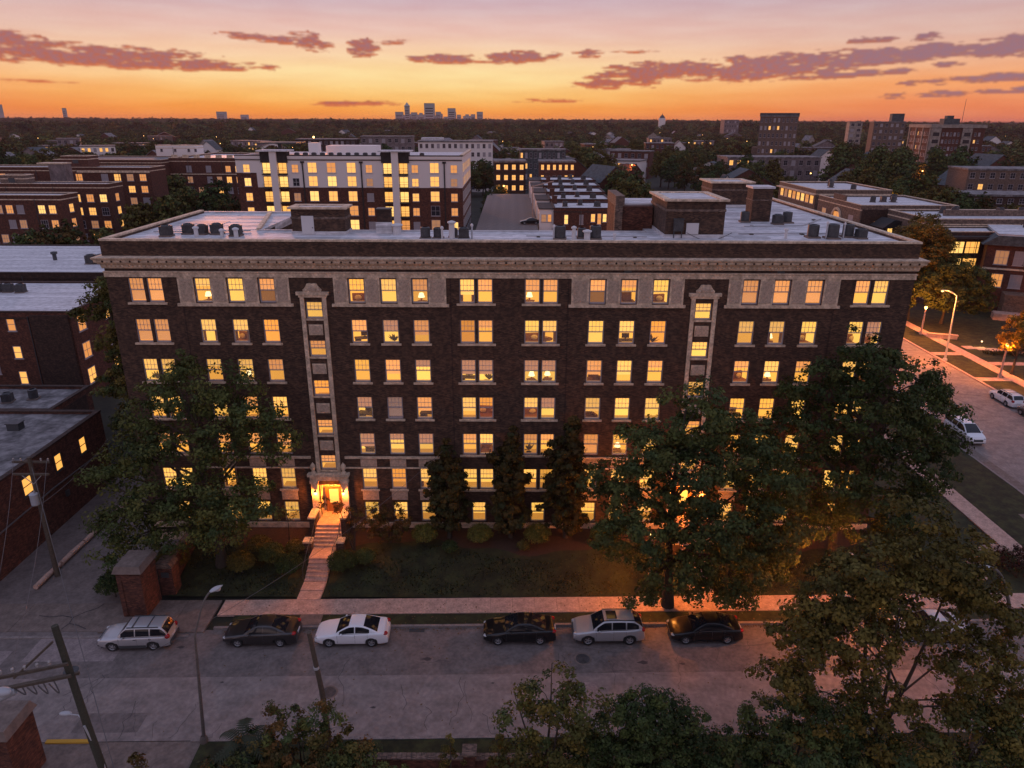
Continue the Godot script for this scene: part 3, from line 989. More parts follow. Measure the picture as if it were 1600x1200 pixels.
func roof_things(_b: Node3D) -> void:
	penthouse("brick roof house with a white door on the left half of the long roof", -16.3, -4.2, -12.35, -6.1, 25.45, 0.18, -15.1)
	penthouse("brick roof house with pale coping, right of centre on the long roof", 11.1, -3.3, 15.35, -9.3, 26.2, 0.2, -999.0)
	penthouse("brick lift house standing at the far back of the right roof wing", 19.6, -23.4, 23.5, -27.5, 25.9, 0.25, -999.0)
	# what stands by the right-hand roof house
	var cb := thing("meter_cabinet", "grey meter box on the front of the right-of-centre roof house", "cabinet", Vector3(12.0, 23.48, -3.15))
	part(cb, "box", MB.new().box(-0.35, 0.5, -0.1, 0.35, 1.35, 0.12), M.metal_grey)
	part(cb, "lid", MB.new().box(-0.38, 1.35, -0.1, 0.38, 1.4, 0.16), M.metal_dark)
	for s in [-0.28, 0.28]:
		part(cb, "leg", MB.new().box(s - 0.03, 0, -0.03, s + 0.03, 0.5, 0.03), M.metal_dark)
	single("wall_hatch", MB.new().box(-0.45, 0, 0, 0.45, 0.8, 0.05), M.white_paint, "white square hatch on the front of the right-of-centre roof house", "hatch", Vector3(13.05, 23.75, -3.24))
	var cab := MB.new()
	var pts := []
	var rad := []
	for k in 9:
		var u := k / 8.0
		pts.append(Vector3(12.6 + u * 3.3, 23.9 - 0.55 * sin(u * PI) + 0.0 * u, -3.0))
		rad.append(0.025)
	cab.tube(pts, rad, 5)
	single("roof_cable", cab, M.cable, "black cable sagging in front of the right-of-centre roof house", "cable")
	var hs := MB.new()
	for k in 7:
		hs.obox(Transform3D(Basis(Vector3.UP, k * 0.5), Vector3(16.2 + k * 0.42, 23.27 + (k % 2) * 0.05, -2.0 - 0.2 * (k % 3))), Vector3(0.75, 0.08, 0.3))
	single("timber_scraps", hs, M.wood_pole, "heap of brown timber scraps lying by the right roof house", "timber")
	# chimney
	var ch := thing("chimney", "square brick chimney stack with white cap on the right roof wing", "chimney", Vector3(21.0, 23.45, -13.3))
	part(ch, "stack", MB.new().box(-0.82, 0, -0.82, 0.82, 2.75, 0.82), M.brick_dark)
	part(ch, "stone_string", MB.new().box(-0.86, 1.75, -0.86, 0.86, 1.86, 0.86), M.brick_tan)
	part(ch, "cap", MB.new().box(-0.95, 2.75, -0.95, 0.95, 2.92, 0.95), M.roof_white)
	# condensers
	var spots := [
		[-25.1, -3.0, 0, 1.0, "leftmost dark condenser of the cluster on the left end of the long roof"], [-24.0, -4.2, 0, 0.95, "second condenser from the left end of the long roof"],
		[-22.9, -4.0, 0, 0.9, "condenser standing behind a short white pipe on the left roof"], [-21.85, -4.1, 0, 1.0, "fourth condenser from the left end of the long roof"], [-20.2, -3.4, 0, 1.0, "condenser standing alone at the right of the left roof cluster"],
		[-6.25, -2.4, 1, 0.95, "round condenser leftmost of the middle roof cluster"], [-5.35, -2.5, 1, 0.9, "second round condenser of the middle roof cluster"], [-4.3, -3.2, 0, 0.8, "low square condenser behind the pipes in the middle of the roof"], [-3.5, -2.4, 0, 1.0, "slope-topped dark condenser at the right of the middle roof cluster"],
		[3.4, -2.4, 1, 1.1, "tall round condenser left of the white pipe, right of the roof's middle"], [5.0, -2.9, 1, 0.85, "small round condenser behind the hooded pipes, right of the roof's middle"], [5.95, -2.5, 1, 1.1, "wide round condenser nearest the brick roof house"],
		[19.6, -12.2, 1, 1.0, "round condenser left of the brick chimney"], [21.9, -10.8, 0, 1.0, "square condenser right of the brick chimney, in front"], [23.0, -11.7, 1, 1.05, "round condenser behind a square one, right of the chimney"],
		[22.0, -3.6, 1, 1.1, "leftmost round condenser near the right end of the long roof"], [23.25, -3.2, 1, 1.2, "big round condenser second near the right end of the long roof"], [24.7, -3.9, 1, 1.1, "round condenser third near the right end, at the back"], [25.35, -3.2, 0, 0.9, "square condenser rightmost on the long roof"]]
	for q in spots:
		condenser(q[4], Vector3(q[0], 23.48, q[1]), 0.1 * sin(q[0] * 5.0), q[2] == 1, q[3] * 0.84)
	var pipes := [
		[-22.9, -2.9, 0.75, 0.15, "short white vent pipe in front of the third left condenser"], [-21.0, -2.8, 0.6, 0.13, "low white pipe by the fifth left condenser"], [-19.95, -2.7, 0.7, 0.16, "white pipe in front of the lone left condenser"],
		[-5.0, -1.9, 0.95, 0.08, "thin white pipe with flat hood in the middle roof cluster"], [-4.3, -1.8, 1.35, 0.2, "thick white flue with ribbed collar in the middle of the roof"], [-2.9, -2.2, 1.1, 0.07, "thin pipe beside the slope-topped condenser"],
		[2.95, -2.2, 1.05, 0.07, "thin pale pipe beside the tall round condenser"], [4.35, -1.9, 1.0, 0.13, "white pipe between two round condensers, right of the roof's middle"], [5.3, -1.9, 0.75, 0.22, "stubby grey hooded vent right of the roof's middle"], [7.3, -2.2, 0.5, 0.08, "small dark pipe left of the brick roof house"],
		[19.9, -3.2, 0.75, 0.10, "lone white vent pipe on the right half of the roof"], [23.95, -2.9, 1.2, 0.05, "thin pipe between the right-end condensers"], [22.75, -3.0, 1.25, 0.06, "thin pale pipe by the big right-end condenser"], [-8.6, -4.4, 0.8, 0.3, "square white duct beside the thin brick stack on the roof"]]
	for q in pipes:
		var t := thing("vent_pipe", q[4], "vent pipe", Vector3(q[0], 23.48, q[1]), 0.0, "pipes on the long roof")
		part(t, "pipe", MB.new().tube([Vector3.ZERO, Vector3(0, q[2] - 0.2, 0)], [q[3], q[3]], 10), M.white_paint if q[3] > 0.075 else M.galvanised)
		part(t, "hood", MB.new().lathe(Vector3(0, q[2] - 0.2, 0), [[q[3] * 1.1, 0.0], [q[3] * 1.5, 0.05], [q[3] * 1.5, 0.14], [q[3] * 0.4, 0.22], [0.0, 0.23]], 10), M.white_paint)
	var st := thing("brick_stack", "thin dark brick stack with white curb, left of the middle roof cluster", "chimney", Vector3(-9.6, 23.48, -5.2))
	part(st, "stack", MB.new().box(-0.5, 0, -0.4, 0.5, 1.75, 0.4), M.brick_band)
	part(st, "cap", MB.new().box(-0.55, 1.75, -0.45, 0.55, 1.84, 0.45), M.metal_dark)
	part(st, "curb", MB.new().box(-0.6, 0, 0.4, 0.6, 0.85, 0.5), M.roof_white)
	var runs := [[[-27.0, -5.0], [-24.5, -5.2], [-19.9, -5.6], "conduit behind the left condenser cluster"], [[-11.8, -1.6], [-8.0, -1.5], [-3.0, -1.7], "conduit left of the roof's middle"], [[1.0, -3.4], [4.5, -3.5], [9.8, -3.3], "conduit right of the roof's middle"], [[17.0, -5.0], [21.5, -5.4], [26.6, -5.2], "conduit behind the right-end condensers"], [[18.6, -9.0], [23.5, -9.6], [26.8, -14.0], "bent conduit on the right roof wing"]]
	for q in runs:
		var cm := MB.new()
		cm.tube([Vector3(q[0][0], 23.56, q[0][1]), Vector3(q[1][0], 23.56, q[1][1]), Vector3(q[2][0], 23.56, q[2][1])], [0.05, 0.05, 0.05], 6)
		var t := thing("roof_conduit", "long thin " + q[3], "conduit")
		part(t, "pipe", cm, M.galvanised)
		for e in [0.1, 0.5, 0.9]:
			var a := Vector3(q[0][0], 23.48, q[0][1]).lerp(Vector3(q[2][0], 23.48, q[2][1]), e)
			part(t, "block", MB.new().box(a.x - 0.12, 23.48, a.z - 0.2, a.x + 0.12, 23.56, a.z + 0.2), M.wood_pole)
	for k in 9:
		part(_b, "roof_seam", MB.new().box(15.7, 23.48, -9.0 - k * 2.4, 27.6, 23.497, -8.9 - k * 2.4), M.roof_seam)
	for k in 6:
		part(_b, "roof_seam", MB.new().box(-27.9, 23.48, -4.6 - k * 2.1, -19.5, 23.497, -4.5 - k * 2.1), M.roof_seam)
	for q in [[19.0, -18.0, 2.0, 1.1], [24.5, -21.0, 1.5, 1.6], [-25.5, -10.5, 1.9, 0.8], [-22.5, -14.0, 1.2, 1.0], [17.5, -3.6, 1.3, 0.5], [-14.0, -2.1, 1.6, 0.5]]:
		part(_b, "roof_patch", MB.new().box(q[0] - q[2], 23.48, q[1] - q[3], q[0] + q[2], 23.503, q[1] + q[3]), M.roof_seam)
	# rear wing: a taller block behind the roof strip, with a lit window
	var w := thing("rear_wing", "brick rear block with white flat roof rising behind the long roof", "building")
	part(w, "wall", MB.new().box(8.1, 0.0, -13.2, 11.0, 25.2, -8.0), M.brick_red)
	part(w, "parapet", MB.new().box(8.05, 25.2, -13.2, 8.75, 26.0, -7.95), M.brick_tan)
	part(w, "roof", MB.new().box(8.75, 25.2, -13.2, 13.4, 25.32, -8.9), M.roof_white)
	part(w, "plaster_wall", MB.new().box(11.0, 0.0, -13.1, 13.3, 25.19, -9.6), M.siding_white)
	var wn := part(w, "window", MB.new().box(11.5, 22.6, -9.6, 12.5, 24.5, -9.54), M.frame_paint)
	part(wn, "pane", MB.new().box(11.6, 22.7, -9.54, 12.4, 24.4, -9.52), M.lit_a)
	part(w, "pilaster", MB.new().box(8.02, 0.0, -8.4, 8.6, 25.2, -7.8), M.brick_tan)

func rooms_furniture(jobs: Array) -> void:
	var rng := RandomNumberGenerator.new()
	rng.seed = 8
	var rows := ["top row", "second row", "third row", "fourth row", "fifth row"]
	var kinds := ["armchair", "sofa", "table_lamp", "pot_plant", "dining_table", "desk"]
	var words := ["brown armchair", "long sofa", "table lamp", "leafy pot plant", "round table", "low dark desk"]
	for q in jobs:
		if q[6] > 4 or q[5] in ["f", "g"]:
			continue
		if rng.randf() < 0.42:
			continue
		var k := rng.randi_range(0, 5)
		var at := Vector3(q[0] + rng.randf_range(-0.25, 0.25), q[1] - 0.72, -1.25 + rng.randf_range(-0.2, 0.3))
		var label := "%s inside %s window from left, %s, long dark block" % [words[k], ORD[q[7]], rows[q[6]]]
		if q[6] == 9:
			continue
		var t := thing(kinds[k], label, words[k].split(" ")[-1], at, rng.randf_range(-0.5, 0.5))
		match k:
			0:
				part(t, "seat", MB.new().box(-0.4, 0.1, -0.35, 0.4, 0.52, 0.4), M.furn_brown)
				part(t, "backrest", MB.new().obox(Transform3D(Basis(Vector3.RIGHT, -0.15), Vector3(0, 0.78, -0.36)), Vector3(0.8, 0.95, 0.18)), M.furn_brown)
				for s in [-0.42, 0.42]:
					part(t, "armrest", MB.new().box(s - 0.09, 0.1, -0.35, s + 0.09, 0.75, 0.35), M.furn_brown)
			1:
				part(t, "seat", MB.new().box(-0.85, 0.12, -0.4, 0.85, 0.55, 0.4), M.furn_red)
				part(t, "backrest", MB.new().box(-0.9, 0.3, -0.55, 0.9, 1.05, -0.36), M.furn_red)
				for s in [-0.45, 0.45]:
					part(t, "cushion", MB.new().ball(Vector3(s, 0.78, -0.25), Vector3(0.26, 0.2, 0.12), 5, 8), M.stone)
			2:
				part(t, "side_table", MB.new().box(-0.3, 0.55, -0.3, 0.3, 0.62, 0.3).box(-0.26, 0, -0.26, -0.2, 0.55, -0.2).box(0.2, 0, -0.26, 0.26, 0.55, -0.2).box(-0.26, 0, 0.2, -0.2, 0.55, 0.26).box(0.2, 0, 0.2, 0.26, 0.55, 0.26), M.furn_brown)
				part(t, "lamp_base", MB.new().lathe(Vector3(0, 0.62, 0), [[0.1, 0], [0.05, 0.05], [0.08, 0.18], [0.03, 0.32]], 8), M.furn_red)
				part(t, "lamp_shade", MB.new().lathe(Vector3(0, 0.9, 0), [[0.24, 0], [0.15, 0.3]], 10), M.bulb)
			3:
				part(t, "pot", MB.new().lathe(Vector3.ZERO, [[0.16, 0], [0.22, 0.35], [0.2, 0.36]], 9), M.brick_red)
				var lf := MB.new()
				for j in 22:
					var a := j * 2.4
					var p := Vector3(0, 0.5, 0)
					var d := Vector3(cos(a), rng.randf_range(0.2, 1.6), sin(a)).normalized() * rng.randf_range(0.4, 0.75)
					var w := Vector3(-sin(a), 0, cos(a)) * 0.09
					lf.quad(p, p + d * 0.55 - w, p + d, p + d * 0.55 + w)
				part(t, "leaves", lf, M.furn_leaf)
			4:
				part(t, "table_top", MB.new().lathe(Vector3(0, 0.72, 0), [[0.0, 0], [0.55, 0], [0.55, 0.05], [0.0, 0.05]], 12), M.furn_brown)
				part(t, "pedestal", MB.new().lathe(Vector3.ZERO, [[0.3, 0], [0.06, 0.1], [0.06, 0.72]], 8), M.furn_brown)
				part(t, "bowl", MB.new().lathe(Vector3(0, 0.77, 0), [[0.08, 0], [0.2, 0.12], [0.19, 0.13]], 8), M.stone)
			5:
				part(t, "desk_top", MB.new().box(-0.7, 0.72, -0.35, 0.7, 0.78, 0.35), M.furn_dark)
				part(t, "drawers", MB.new().box(-0.66, 0, -0.3, -0.25, 0.72, 0.3), M.furn_dark)
				part(t, "leg", MB.new().box(0.6, 0, -0.3, 0.66, 0.72, 0.3), M.furn_dark)
				part(t, "screen", MB.new().box(-0.2, 0.86, -0.2, 0.35, 1.22, -0.16).box(0.02, 0.78, -0.2, 0.12, 0.86, -0.16), M.furn_dark)

# ---------------------------------------------------------------- ground, street, lawns
func lawn_height(x: float, z: float) -> float:
	var t := clampf((7.4 - z) / 6.2, 0.0, 1.0)
	var h := 0.12 + 1.0 * (t * t * (3.0 - 2.0 * t) * 0.5 + t * 0.5)
	if x > 29.0:
		h = lerpf(h, 0.12, smoothstep(29.0, 36.0, x))
	h += 0.05 * sin(x * 0.9 + z * 0.7) * sin(z * 0.8) * smoothstep(0.0, 2.0, 7.0 - z)
	for s in [-14.05, 13.55]:
		if absf(x - s) < 1.15:
			h = minf(h, clampf(1.0 - (z - 2.6) * 0.26, 0.02, 1.0))
	return h

func sheet(x0: float, z0: float, x1: float, z1: float, y: float) -> MB:
	var m := MB.new()
	m.quad(Vector3(x0, y, z1), Vector3(x1, y, z1), Vector3(x1, y, z0), Vector3(x0, y, z0))
	return m

func lawn_mesh(x0: float, z0: float, x1: float, z1: float, step: float, lift := 0.0) -> MB:
	var g := []
	var nx := int((x1 - x0) / step)
	var nz := int((z1 - z0) / step)
	for a in nz + 1:
		var row := []
		var z := z1 - (z1 - z0) * a / nz
		for b in nx + 1:
			var x := x0 + (x1 - x0) * b / nx
			row.append(Vector3(x, lawn_height(x, z) + lift, z))
		g.append(row)
	return MB.new().grid(g, true)

func holder(called: String) -> Node3D:
	var o := Node3D.new()
	put(o, called, self)
	o.set_meta("kind", "structure")
	return o

func slab_row(o: Node3D, called: String, n: int, x0: float, z0: float, dx: float, dz: float, w: float, d: float, y: float, m: Material, seed_: int) -> void:
	var rng := RandomNumberGenerator.new()
	rng.seed = seed_
	var s := MB.new().box(-w / 2, -0.15, -d / 2, w / 2, 0.0, d / 2, true).mesh()
	for k in n:
		var p := part(o, called, s, m, Vector3(x0 + dx * k, y + rng.randf_range(-0.008, 0.008), z0 + dz * k))
		p.rotation.z = rng.randf_range(-0.004, 0.004)

func strip_line(pts: Array, w: float, y: float) -> MB:
	var m := MB.new()
	for k in pts.size() - 1:
		var a := Vector3(pts[k][0], y, pts[k][1])
		var b := Vector3(pts[k + 1][0], y, pts[k + 1][1])
		var s := (b - a).cross(Vector3.UP).normalized() * w * 0.5
		m.quad(a - s, a + s, b + s, b - s)
	return m

func ground_and_street() -> void:
	struct("ground", sheet(-4200, -4600, 4200, 300, -0.06), M.ground)
	# front street, turned a little against the building
	var st := holder("street")
	st.rotation.y = 0.02
	part(st, "far_lane", sheet(-160, 10.55, 130, 14.85, 0.0), M.asphalt_dark)
	part(st, "near_lane", sheet(-160, 14.85, 130, 19.6, 0.0), M.asphalt_light)
	part(st, "road_patch", sheet(-30.5, 11.0, -24.9, 13.4, 0.004), M.asphalt_patch)
	part(st, "road_patch", sheet(-34.5, 12.4, -31.6, 14.0, 0.004), M.asphalt_patch)
	part(st, "road_patch", sheet(-24.4, 17.6, -20.8, 19.0, 0.004), M.asphalt_dark)
	part(st, "road_patch", sheet(2.0, 15.6, 4.8, 17.2, 0.004), M.asphalt_patch)
	var rng := RandomNumberGenerator.new()
	rng.seed = 17
	for k in 44:
		var x := rng.randf_range(-30, 26)
		var z := rng.randf_range(11.2, 19.0)
		var pts := []
		var along := rng.randf() < 0.45
		for j in rng.randi_range(4, 9):
			pts.append([x, z])
			x += rng.randf_range(0.3, 0.9) if along else rng.randf_range(-0.3, 0.3)
			z += rng.randf_range(-0.2, 0.2) if along else rng.randf_range(0.2, 0.6)
			z = clampf(z, 10.8, 19.4)
		part(st, "road_crack", strip_line(pts, rng.randf_range(0.012, 0.032), 0.006), M.crack)
	for q in [[7.9, 14.0, 0.32], [10.3, 14.15, 0.2], [-5.5, 13.5, 0.3], [9.2, 18.4, 0.25], [-8.2, 17.4, 0.16], [-1.4, 15.6, 0.12], [-17.5, 15.3, 0.12], [-21.2, 12.2, 0.25]]:
		var bl := MB.new()
		var pp := []
		for k in 9:
			var a := TAU * k / 8
			pp.append(Vector3(q[0] + cos(a) * q[2] * (1.0 + 0.4 * sin(k * 2.1)), 0.008, q[1] - sin(a) * q[2] * 0.45 * (1.0 + 0.3 * cos(k * 3.3))))
		for k in 8:
			bl.tri(Vector3(q[0], 0.008, q[1]), pp[k], pp[k + 1])
		part(st, "tar_spot", bl, M.crack)
	for q in [[-11.0, 16.2, 0.42], [4.2, 13.6, 0.42], [-27.0, 14.2, 0.42]]:
		var mh := part(st, "manhole_cover", MB.new().lathe(Vector3(q[0], 0, q[1]), [[q[2] + 0.02, 0.002], [q[2], 0.012], [0.0, 0.012]], 18), M.metal_grey)
		part(mh, "cover_ring", MB.new().lathe(Vector3(q[0], 0, q[1]), [[q[2] + 0.13, 0.002], [q[2] + 0.12, 0.012], [q[2] + 0.05, 0.014], [q[2] + 0.02, 0.004]], 18), M.concrete_old)
	for x in [-6.4, 17.0]:
		part(st, "drain_grate", MB.new().box(x - 0.5, 0.0, 10.62, x + 0.5, 0.012, 10.95), M.metal_dark)
	var lt := MB.new()
	for k in 900:
		var x := rng.randf_range(-19.0, 30.0)
		var z := rng.randf_range(8.2, 11.2) if rng.randf() < 0.75 else rng.randf_range(11.0, 19.4)
		if rng.randf() < 0.5:
			z = 10.6 + absf(rng.randfn()) * 0.15
		var y := 0.012
		if z < 9.25:
			y = 0.185
		elif z < 10.36:
			y = 0.14
		elif z < 10.58:
			y = 0.155
		var a := rng.randf() * TAU
		var u := Vector3(cos(a), rng.randf_range(0.0, 0.25), sin(a)) * rng.randf_range(0.04, 0.09)
		var w := Vector3(-sin(a), 0.1, cos(a)) * rng.randf_range(0.03, 0.06)
		var p := Vector3(x, y + 0.02, z - 0.02 * x)
		lt.quad(p - u, p + w, p + u, p - w)
	var lo_ := struct("leaf_litter", lt, M.dry_leaf)
	lo_.set_meta("kind", "stuff")
	var kb := holder("kerb")
	kb.rotation.y = 0.02
	slab_row(kb, "kerb_stone", 40, -19.0, 10.45, 1.5, 0, 1.485, 0.2, 0.14, M.kerb, 2)
	slab_row(kb, "kerb_stone", 26, -16.5, 19.68, 2.2, 0, 2.18, 0.2, 0.13, M.kerb, 3)
	slab_row(kb, "kerb_stone", 6, -36.0, 11.15, 2.7, 0, 2.69, 0.22, 0.05, M.kerb, 4)
	part(kb, "painted_kerb", MB.new().box(-25.3, 0, 19.55, -22.8, 0.15, 19.78), M.yellow_paint)
	var pv := holder("pavement")
	pv.rotation.y = 0.02
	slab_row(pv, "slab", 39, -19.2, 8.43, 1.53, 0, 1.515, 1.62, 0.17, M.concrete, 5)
	for x in [-13.6, 12.6]:
		slab_row(pv, "slab", 1, x, 9.8, 1.5, 0, 1.5, 1.1, 0.16, M.concrete_old, 6)
	var ap := holder("driveway_apron")
	slab_row(ap, "slab", 3, -21.2, 9.6, -2.3, 0.03, 2.28, 3.3, 0.10, M.concrete_old, 7)
	slab_row(ap, "slab", 3, -28.2, 9.7, -3.1, 0.05, 3.08, 2.9, 0.03, M.concrete_old, 8)
	part(ap, "tarred_strip", MB.new().box(-37.6, -0.2, 8.3, -35.8, 0.04, 11.1), M.asphalt_dark)
	for pts in [[[-29.5, 11.0], [-29.3, 10.4], [-29.4, 9.8], [-28.9, 9.2], [-28.3, 8.8], [-28.1, 8.3]], [[-29.4, 9.8], [-30.2, 9.6], [-31.0, 9.75], [-31.8, 9.6]], [[-29.3, 10.4], [-28.6, 10.6], [-27.9, 10.95]]]:
		part(ap, "crack", strip_line(pts, 0.07, 0.045), M.crack)
	struct("side_alley", sheet(-37.2, -40, -26.4, 8.35, 0.0), M.asphalt_dark)
	# verges
	var vg := holder("verge")
	vg.rotation.y = 0.02
	part(vg, "verge_strip", MB.new().box(-18.8, -0.1, 9.26, 40.5, 0.13, 10.34), M.lawn)
	part(vg, "near_verge", MB.new().box(-17.0, -0.1, 19.79, 60, 0.10, 30.0), M.lawn)
	part(vg, "near_apron", MB.new().box(-60, -0.1, 19.70, -17.0, 0.06, 30.0), M.concrete_old)
	# lawns
	struct("front_lawn", lawn_mesh(-24.0, -1.0, 38.4, 7.55, 0.62), M.lawn)
	struct("side_lawn", lawn_mesh(28.2, -75.0, 38.4, -1.0, 1.4), M.lawn)
	struct("flower_bed", bed_mesh(-12.6, 28.0), M.mulch)
	struct("flower_bed", bed_mesh(-24.0, -15.6), M.mulch)
	var gm := MB.new()
	var cols := [Color(0.060, 0.055, 0.016), Color(0.080, 0.066, 0.018), Color(0.048, 0.050, 0.015), Color(0.095, 0.070, 0.024)]
	for k in 26000:
		var x := rng.randf_range(-23.8, 30.0)
		var z := rng.randf_range(1.2, 7.4)
		if absf(x + 14.05) < 1.15 or absf(x - 13.55) < 1.15:
			continue
		if z < 3.0 + 0.8 * sin(x * 0.35 + 1.0) and x > -12.6:
			continue
		var clump := sin(x * 1.7 + z * 2.3) + sin(x * 0.6 - z * 1.1)
		var hgt := rng.randf_range(0.04, 0.10) + 0.025 * clump
		if hgt < 0.035:
			continue
		var p := Vector3(x, lawn_height(x, z) - 0.01, z)
		var a := rng.randf() * TAU
		var w := Vector3(cos(a), 0, sin(a)) * 0.045
		var tip := p + Vector3(rng.randf_range(-0.06, 0.06), hgt, rng.randf_range(-0.06, 0.06))
		var b0 := gm.v.size()
		gm.v.append(p - w); gm.v.append(p + w); gm.v.append(tip)
		var c: Color = cols[int(absf(clump) * 1.9) % 4] * rng.randf_range(0.7, 1.25)
		for j in 3:
			gm.n.append(Vector3(w.z, 0.5, -w.x).normalized()); gm.c.append(c)
		gm.i.append(b0); gm.i.append(b0 + 1); gm.i.append(b0 + 2)
	struct("grass", gm, M.leaf).set_meta("kind", "stuff")
	# the street on the right and its pavements
	var rs := holder("side_street")
	part(rs, "carriageway", sheet(46.1, -260, 60.2, 9.9, 0.0), M.asphalt_light)
	part(rs, "road_patch", sheet(46.1, -260, 47.3, 9.9, 0.004), M.concrete_old)
	part(rs, "road_patch", sheet(52.3, -16.2, 54.6, -13.4, 0.004), M.concrete)
	part(rs, "road_patch", sheet(48.0, -46.0, 52.5, -45.2, 0.004), M.asphalt_dark)
	for pts in [[[50.2, -48], [51.0, -44], [52.6, -39], [53.4, -33], [54.8, -28]], [[49.0, -34], [51.5, -33.4], [54.5, -33.6], [57.5, -32.8]], [[47.5, -25], [50.5, -24.6], [54.0, -25.2]]]:
		part(rs, "road_crack", strip_line(pts, 0.09, 0.008), M.crack)
	var k2 := holder("side_kerb")
	slab_row(k2, "kerb_stone", 46, 46.0, 8.0, 0, -2.2, 0.22, 2.17, 0.14, M.kerb, 12)
	slab_row(k2, "kerb_stone", 46, 60.35, 8.0, 0, -2.2, 0.35, 2.17, 0.14, M.concrete, 13)
	var p2 := holder("side_pavement")
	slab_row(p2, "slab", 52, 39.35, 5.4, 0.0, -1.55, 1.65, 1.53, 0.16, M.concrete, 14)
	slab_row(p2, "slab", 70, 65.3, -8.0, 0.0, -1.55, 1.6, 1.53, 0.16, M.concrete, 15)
	for z in [-38.5, -49.5]:
		slab_row(p2, "slab", 3, 61.3, z, 1.45, 0, 1.43, 1.3, 0.15, M.concrete, 16)
	slab_row(p2, "slab", 4, 41.2, -3.6, 1.3, 0.0, 1.25, 1.2, 0.12, M.concrete_old, 17)
	slab_row(p2, "slab", 9, 67.0, -45.0, 1.55, 0.05, 1.53, 1.3, 0.15, M.concrete, 18)
	slab_row(p2, "slab", 6, 67.6, -52.5, 1.5, 0.5, 1.53, 1.5, 0.17, M.concrete, 19)
	var v2 := holder("side_verge")
	part(v2, "verge_strip", MB.new().box(40.25, -0.1, -150, 45.85, 0.12, 6.9), M.lawn)
	part(v2, "verge_strip", MB.new().box(60.55, -0.1, -150, 64.45, 0.12, 6.9), M.lawn)
	part(v2, "far_lawn", MB.new().box(66.15, -0.1, -75, 110, 0.11, 6.9), M.lawn)
	# low wall and pond-like dark bed across the side street
	single("low_wall", MB.new().box(-2.0, 0, -0.25, 2.0, 0.55, 0.25).box(-2.1, 0.55, -0.32, 2.1, 0.68, 0.32), M.concrete, "short pale concrete garden wall beyond the tall lit street lamp", "wall", Vector3(66.4, 0.11, -57.5), "", -0.3)
	var hd := MB.new()
	scrub(hd, Vector3(72.5, 0.3, -49.5), Vector3(4.6, 0.5, 1.6), 1500, 0.28, [Vector3(0.012, 0.014, 0.008), Vector3(0.02, 0.022, 0.01)], 5)
	single("ground_cover", hd, M.leaf, "dark low planting bed beside the curved path across the side street", "planting")
	# stone edging of the corner bed
	var arc := MB.new()
	for k in 230:
		var a := deg_to_rad(96.0 + 82.0 * (k / 230.0)) + rng.randf_range(-0.02, 0.02)
		var r := 4.3 + rng.randf_range(-0.42, 0.42)
		var c := Vector3(38.6 + cos(a) * r, 0.26 + rng.randf_range(-0.04, 0.1), 5.6 - sin(a) * r)
		arc.obox(Transform3D(Basis(Vector3(rng.randf(), 1, rng.randf()).normalized(), rng.randf() * 3.0), c), Vector3(rng.randf_range(0.16, 0.3), rng.randf_range(0.12, 0.2), rng.randf_range(0.14, 0.24)))
	single("stone_edging", arc, M.concrete, "curved edging of loose pale stones round the corner bed", "stones").set_meta("kind", "stuff")
	var cb := MB.new()
	scrub(cb, Vector3(38.2, 0.5, 3.6), Vector3(2.6, 0.7, 2.2), 2600, 0.2, [Vector3(0.03, 0.012, 0.012), Vector3(0.025, 0.03, 0.012)], 6)
	single("corner_shrubs", cb, M.leaf, "dark purple and green shrubs inside the curved stone edging", "shrub")
	# pillars at the drive
	gate_pillar(Vector3(-25.15, 0.05, 8.75), "tall brick gate pillar with grey stone cap behind the silver estate car")
	gate_pillar(Vector3(-25.0, 0.05, 22.3), "tall brick gate pillar cut off by the lower left corner")
	var lp := thing("letterbox_pier", "low brick pier with dark niche beside the tall gate pillar, lit orange", "pier", Vector3(-24.0, 0.1, 6.9))
	part(lp, "pier", MB.new().box(-0.48, 0, -0.5, 0.48, 2.2, 0.5), M.brick_red)
	part(lp, "sloping_cap", MB.new().prism(PackedVector2Array([Vector2(-0.53, 2.2), Vector2(0.53, 2.2), Vector2(0.53, 2.32), Vector2(0.3, 2.6), Vector2(-0.53, 2.6)]), -0.55, 0.55), M.brick_tan)
	part(lp, "niche", MB.new().box(-0.3, 1.45, 0.5, 0.24, 1.85, 0.53), M.metal_dark)
	var gw := thing("garden_wall", "ivy-topped brick wall running back from the low brick pier", "wall", Vector3(-24.3, 0.1, 3.6))
	part(gw, "wall", MB.new().box(-0.2, 0, -3.6, 0.2, 2.0, 3.1), M.brick_red)
	part(gw, "coping", MB.new().box(-0.27, 2.0, -3.6, 0.27, 2.12, 3.1), M.brick_tan)
	var lw := thing("boundary_wall", "low brick wall with square pier at the bottom edge, near verge", "wall", Vector3(-2.1, 0, 21.75))
	part(lw, "wall", MB.new().box(-6.0, 0, -0.15, 9.0, 0.85, 0.15), M.brick_red)
	for k in 60:
		part(lw, "coping_brick", MB.new().box(-0.115, 0, -0.2, 0.115, 0.09, 0.2), M.brick_tan, Vector3(-5.85 + k * 0.25, 0.85, 0))
	var pr := part(lw, "pier", MB.new().box(-0.3, 0, -0.3, 0.3, 1.25, 0.3), M.brick_red)
	part(pr, "cap", MB.new().box(-0.37, 1.25, -0.37, 0.37, 1.36, 0.37), M.brick_tan)
	# log kerb of the alley
	for k in 5:
		var a := Vector3(-33.8 + k * 0.1, 0.2, 6.7 - k * 2.95)
		single("log_kerb", MB.new().tube([a, a + Vector3(0.03, 0.03, -1.4), a + Vector3(0.08, 0, -2.8)], [0.19, 0.2, 0.18], 9), M.concrete, "%s length of pale log edging, counted from the street, beside the brick garage" % ORD[k], "log", Vector3.ZERO, "log edging of the alley")

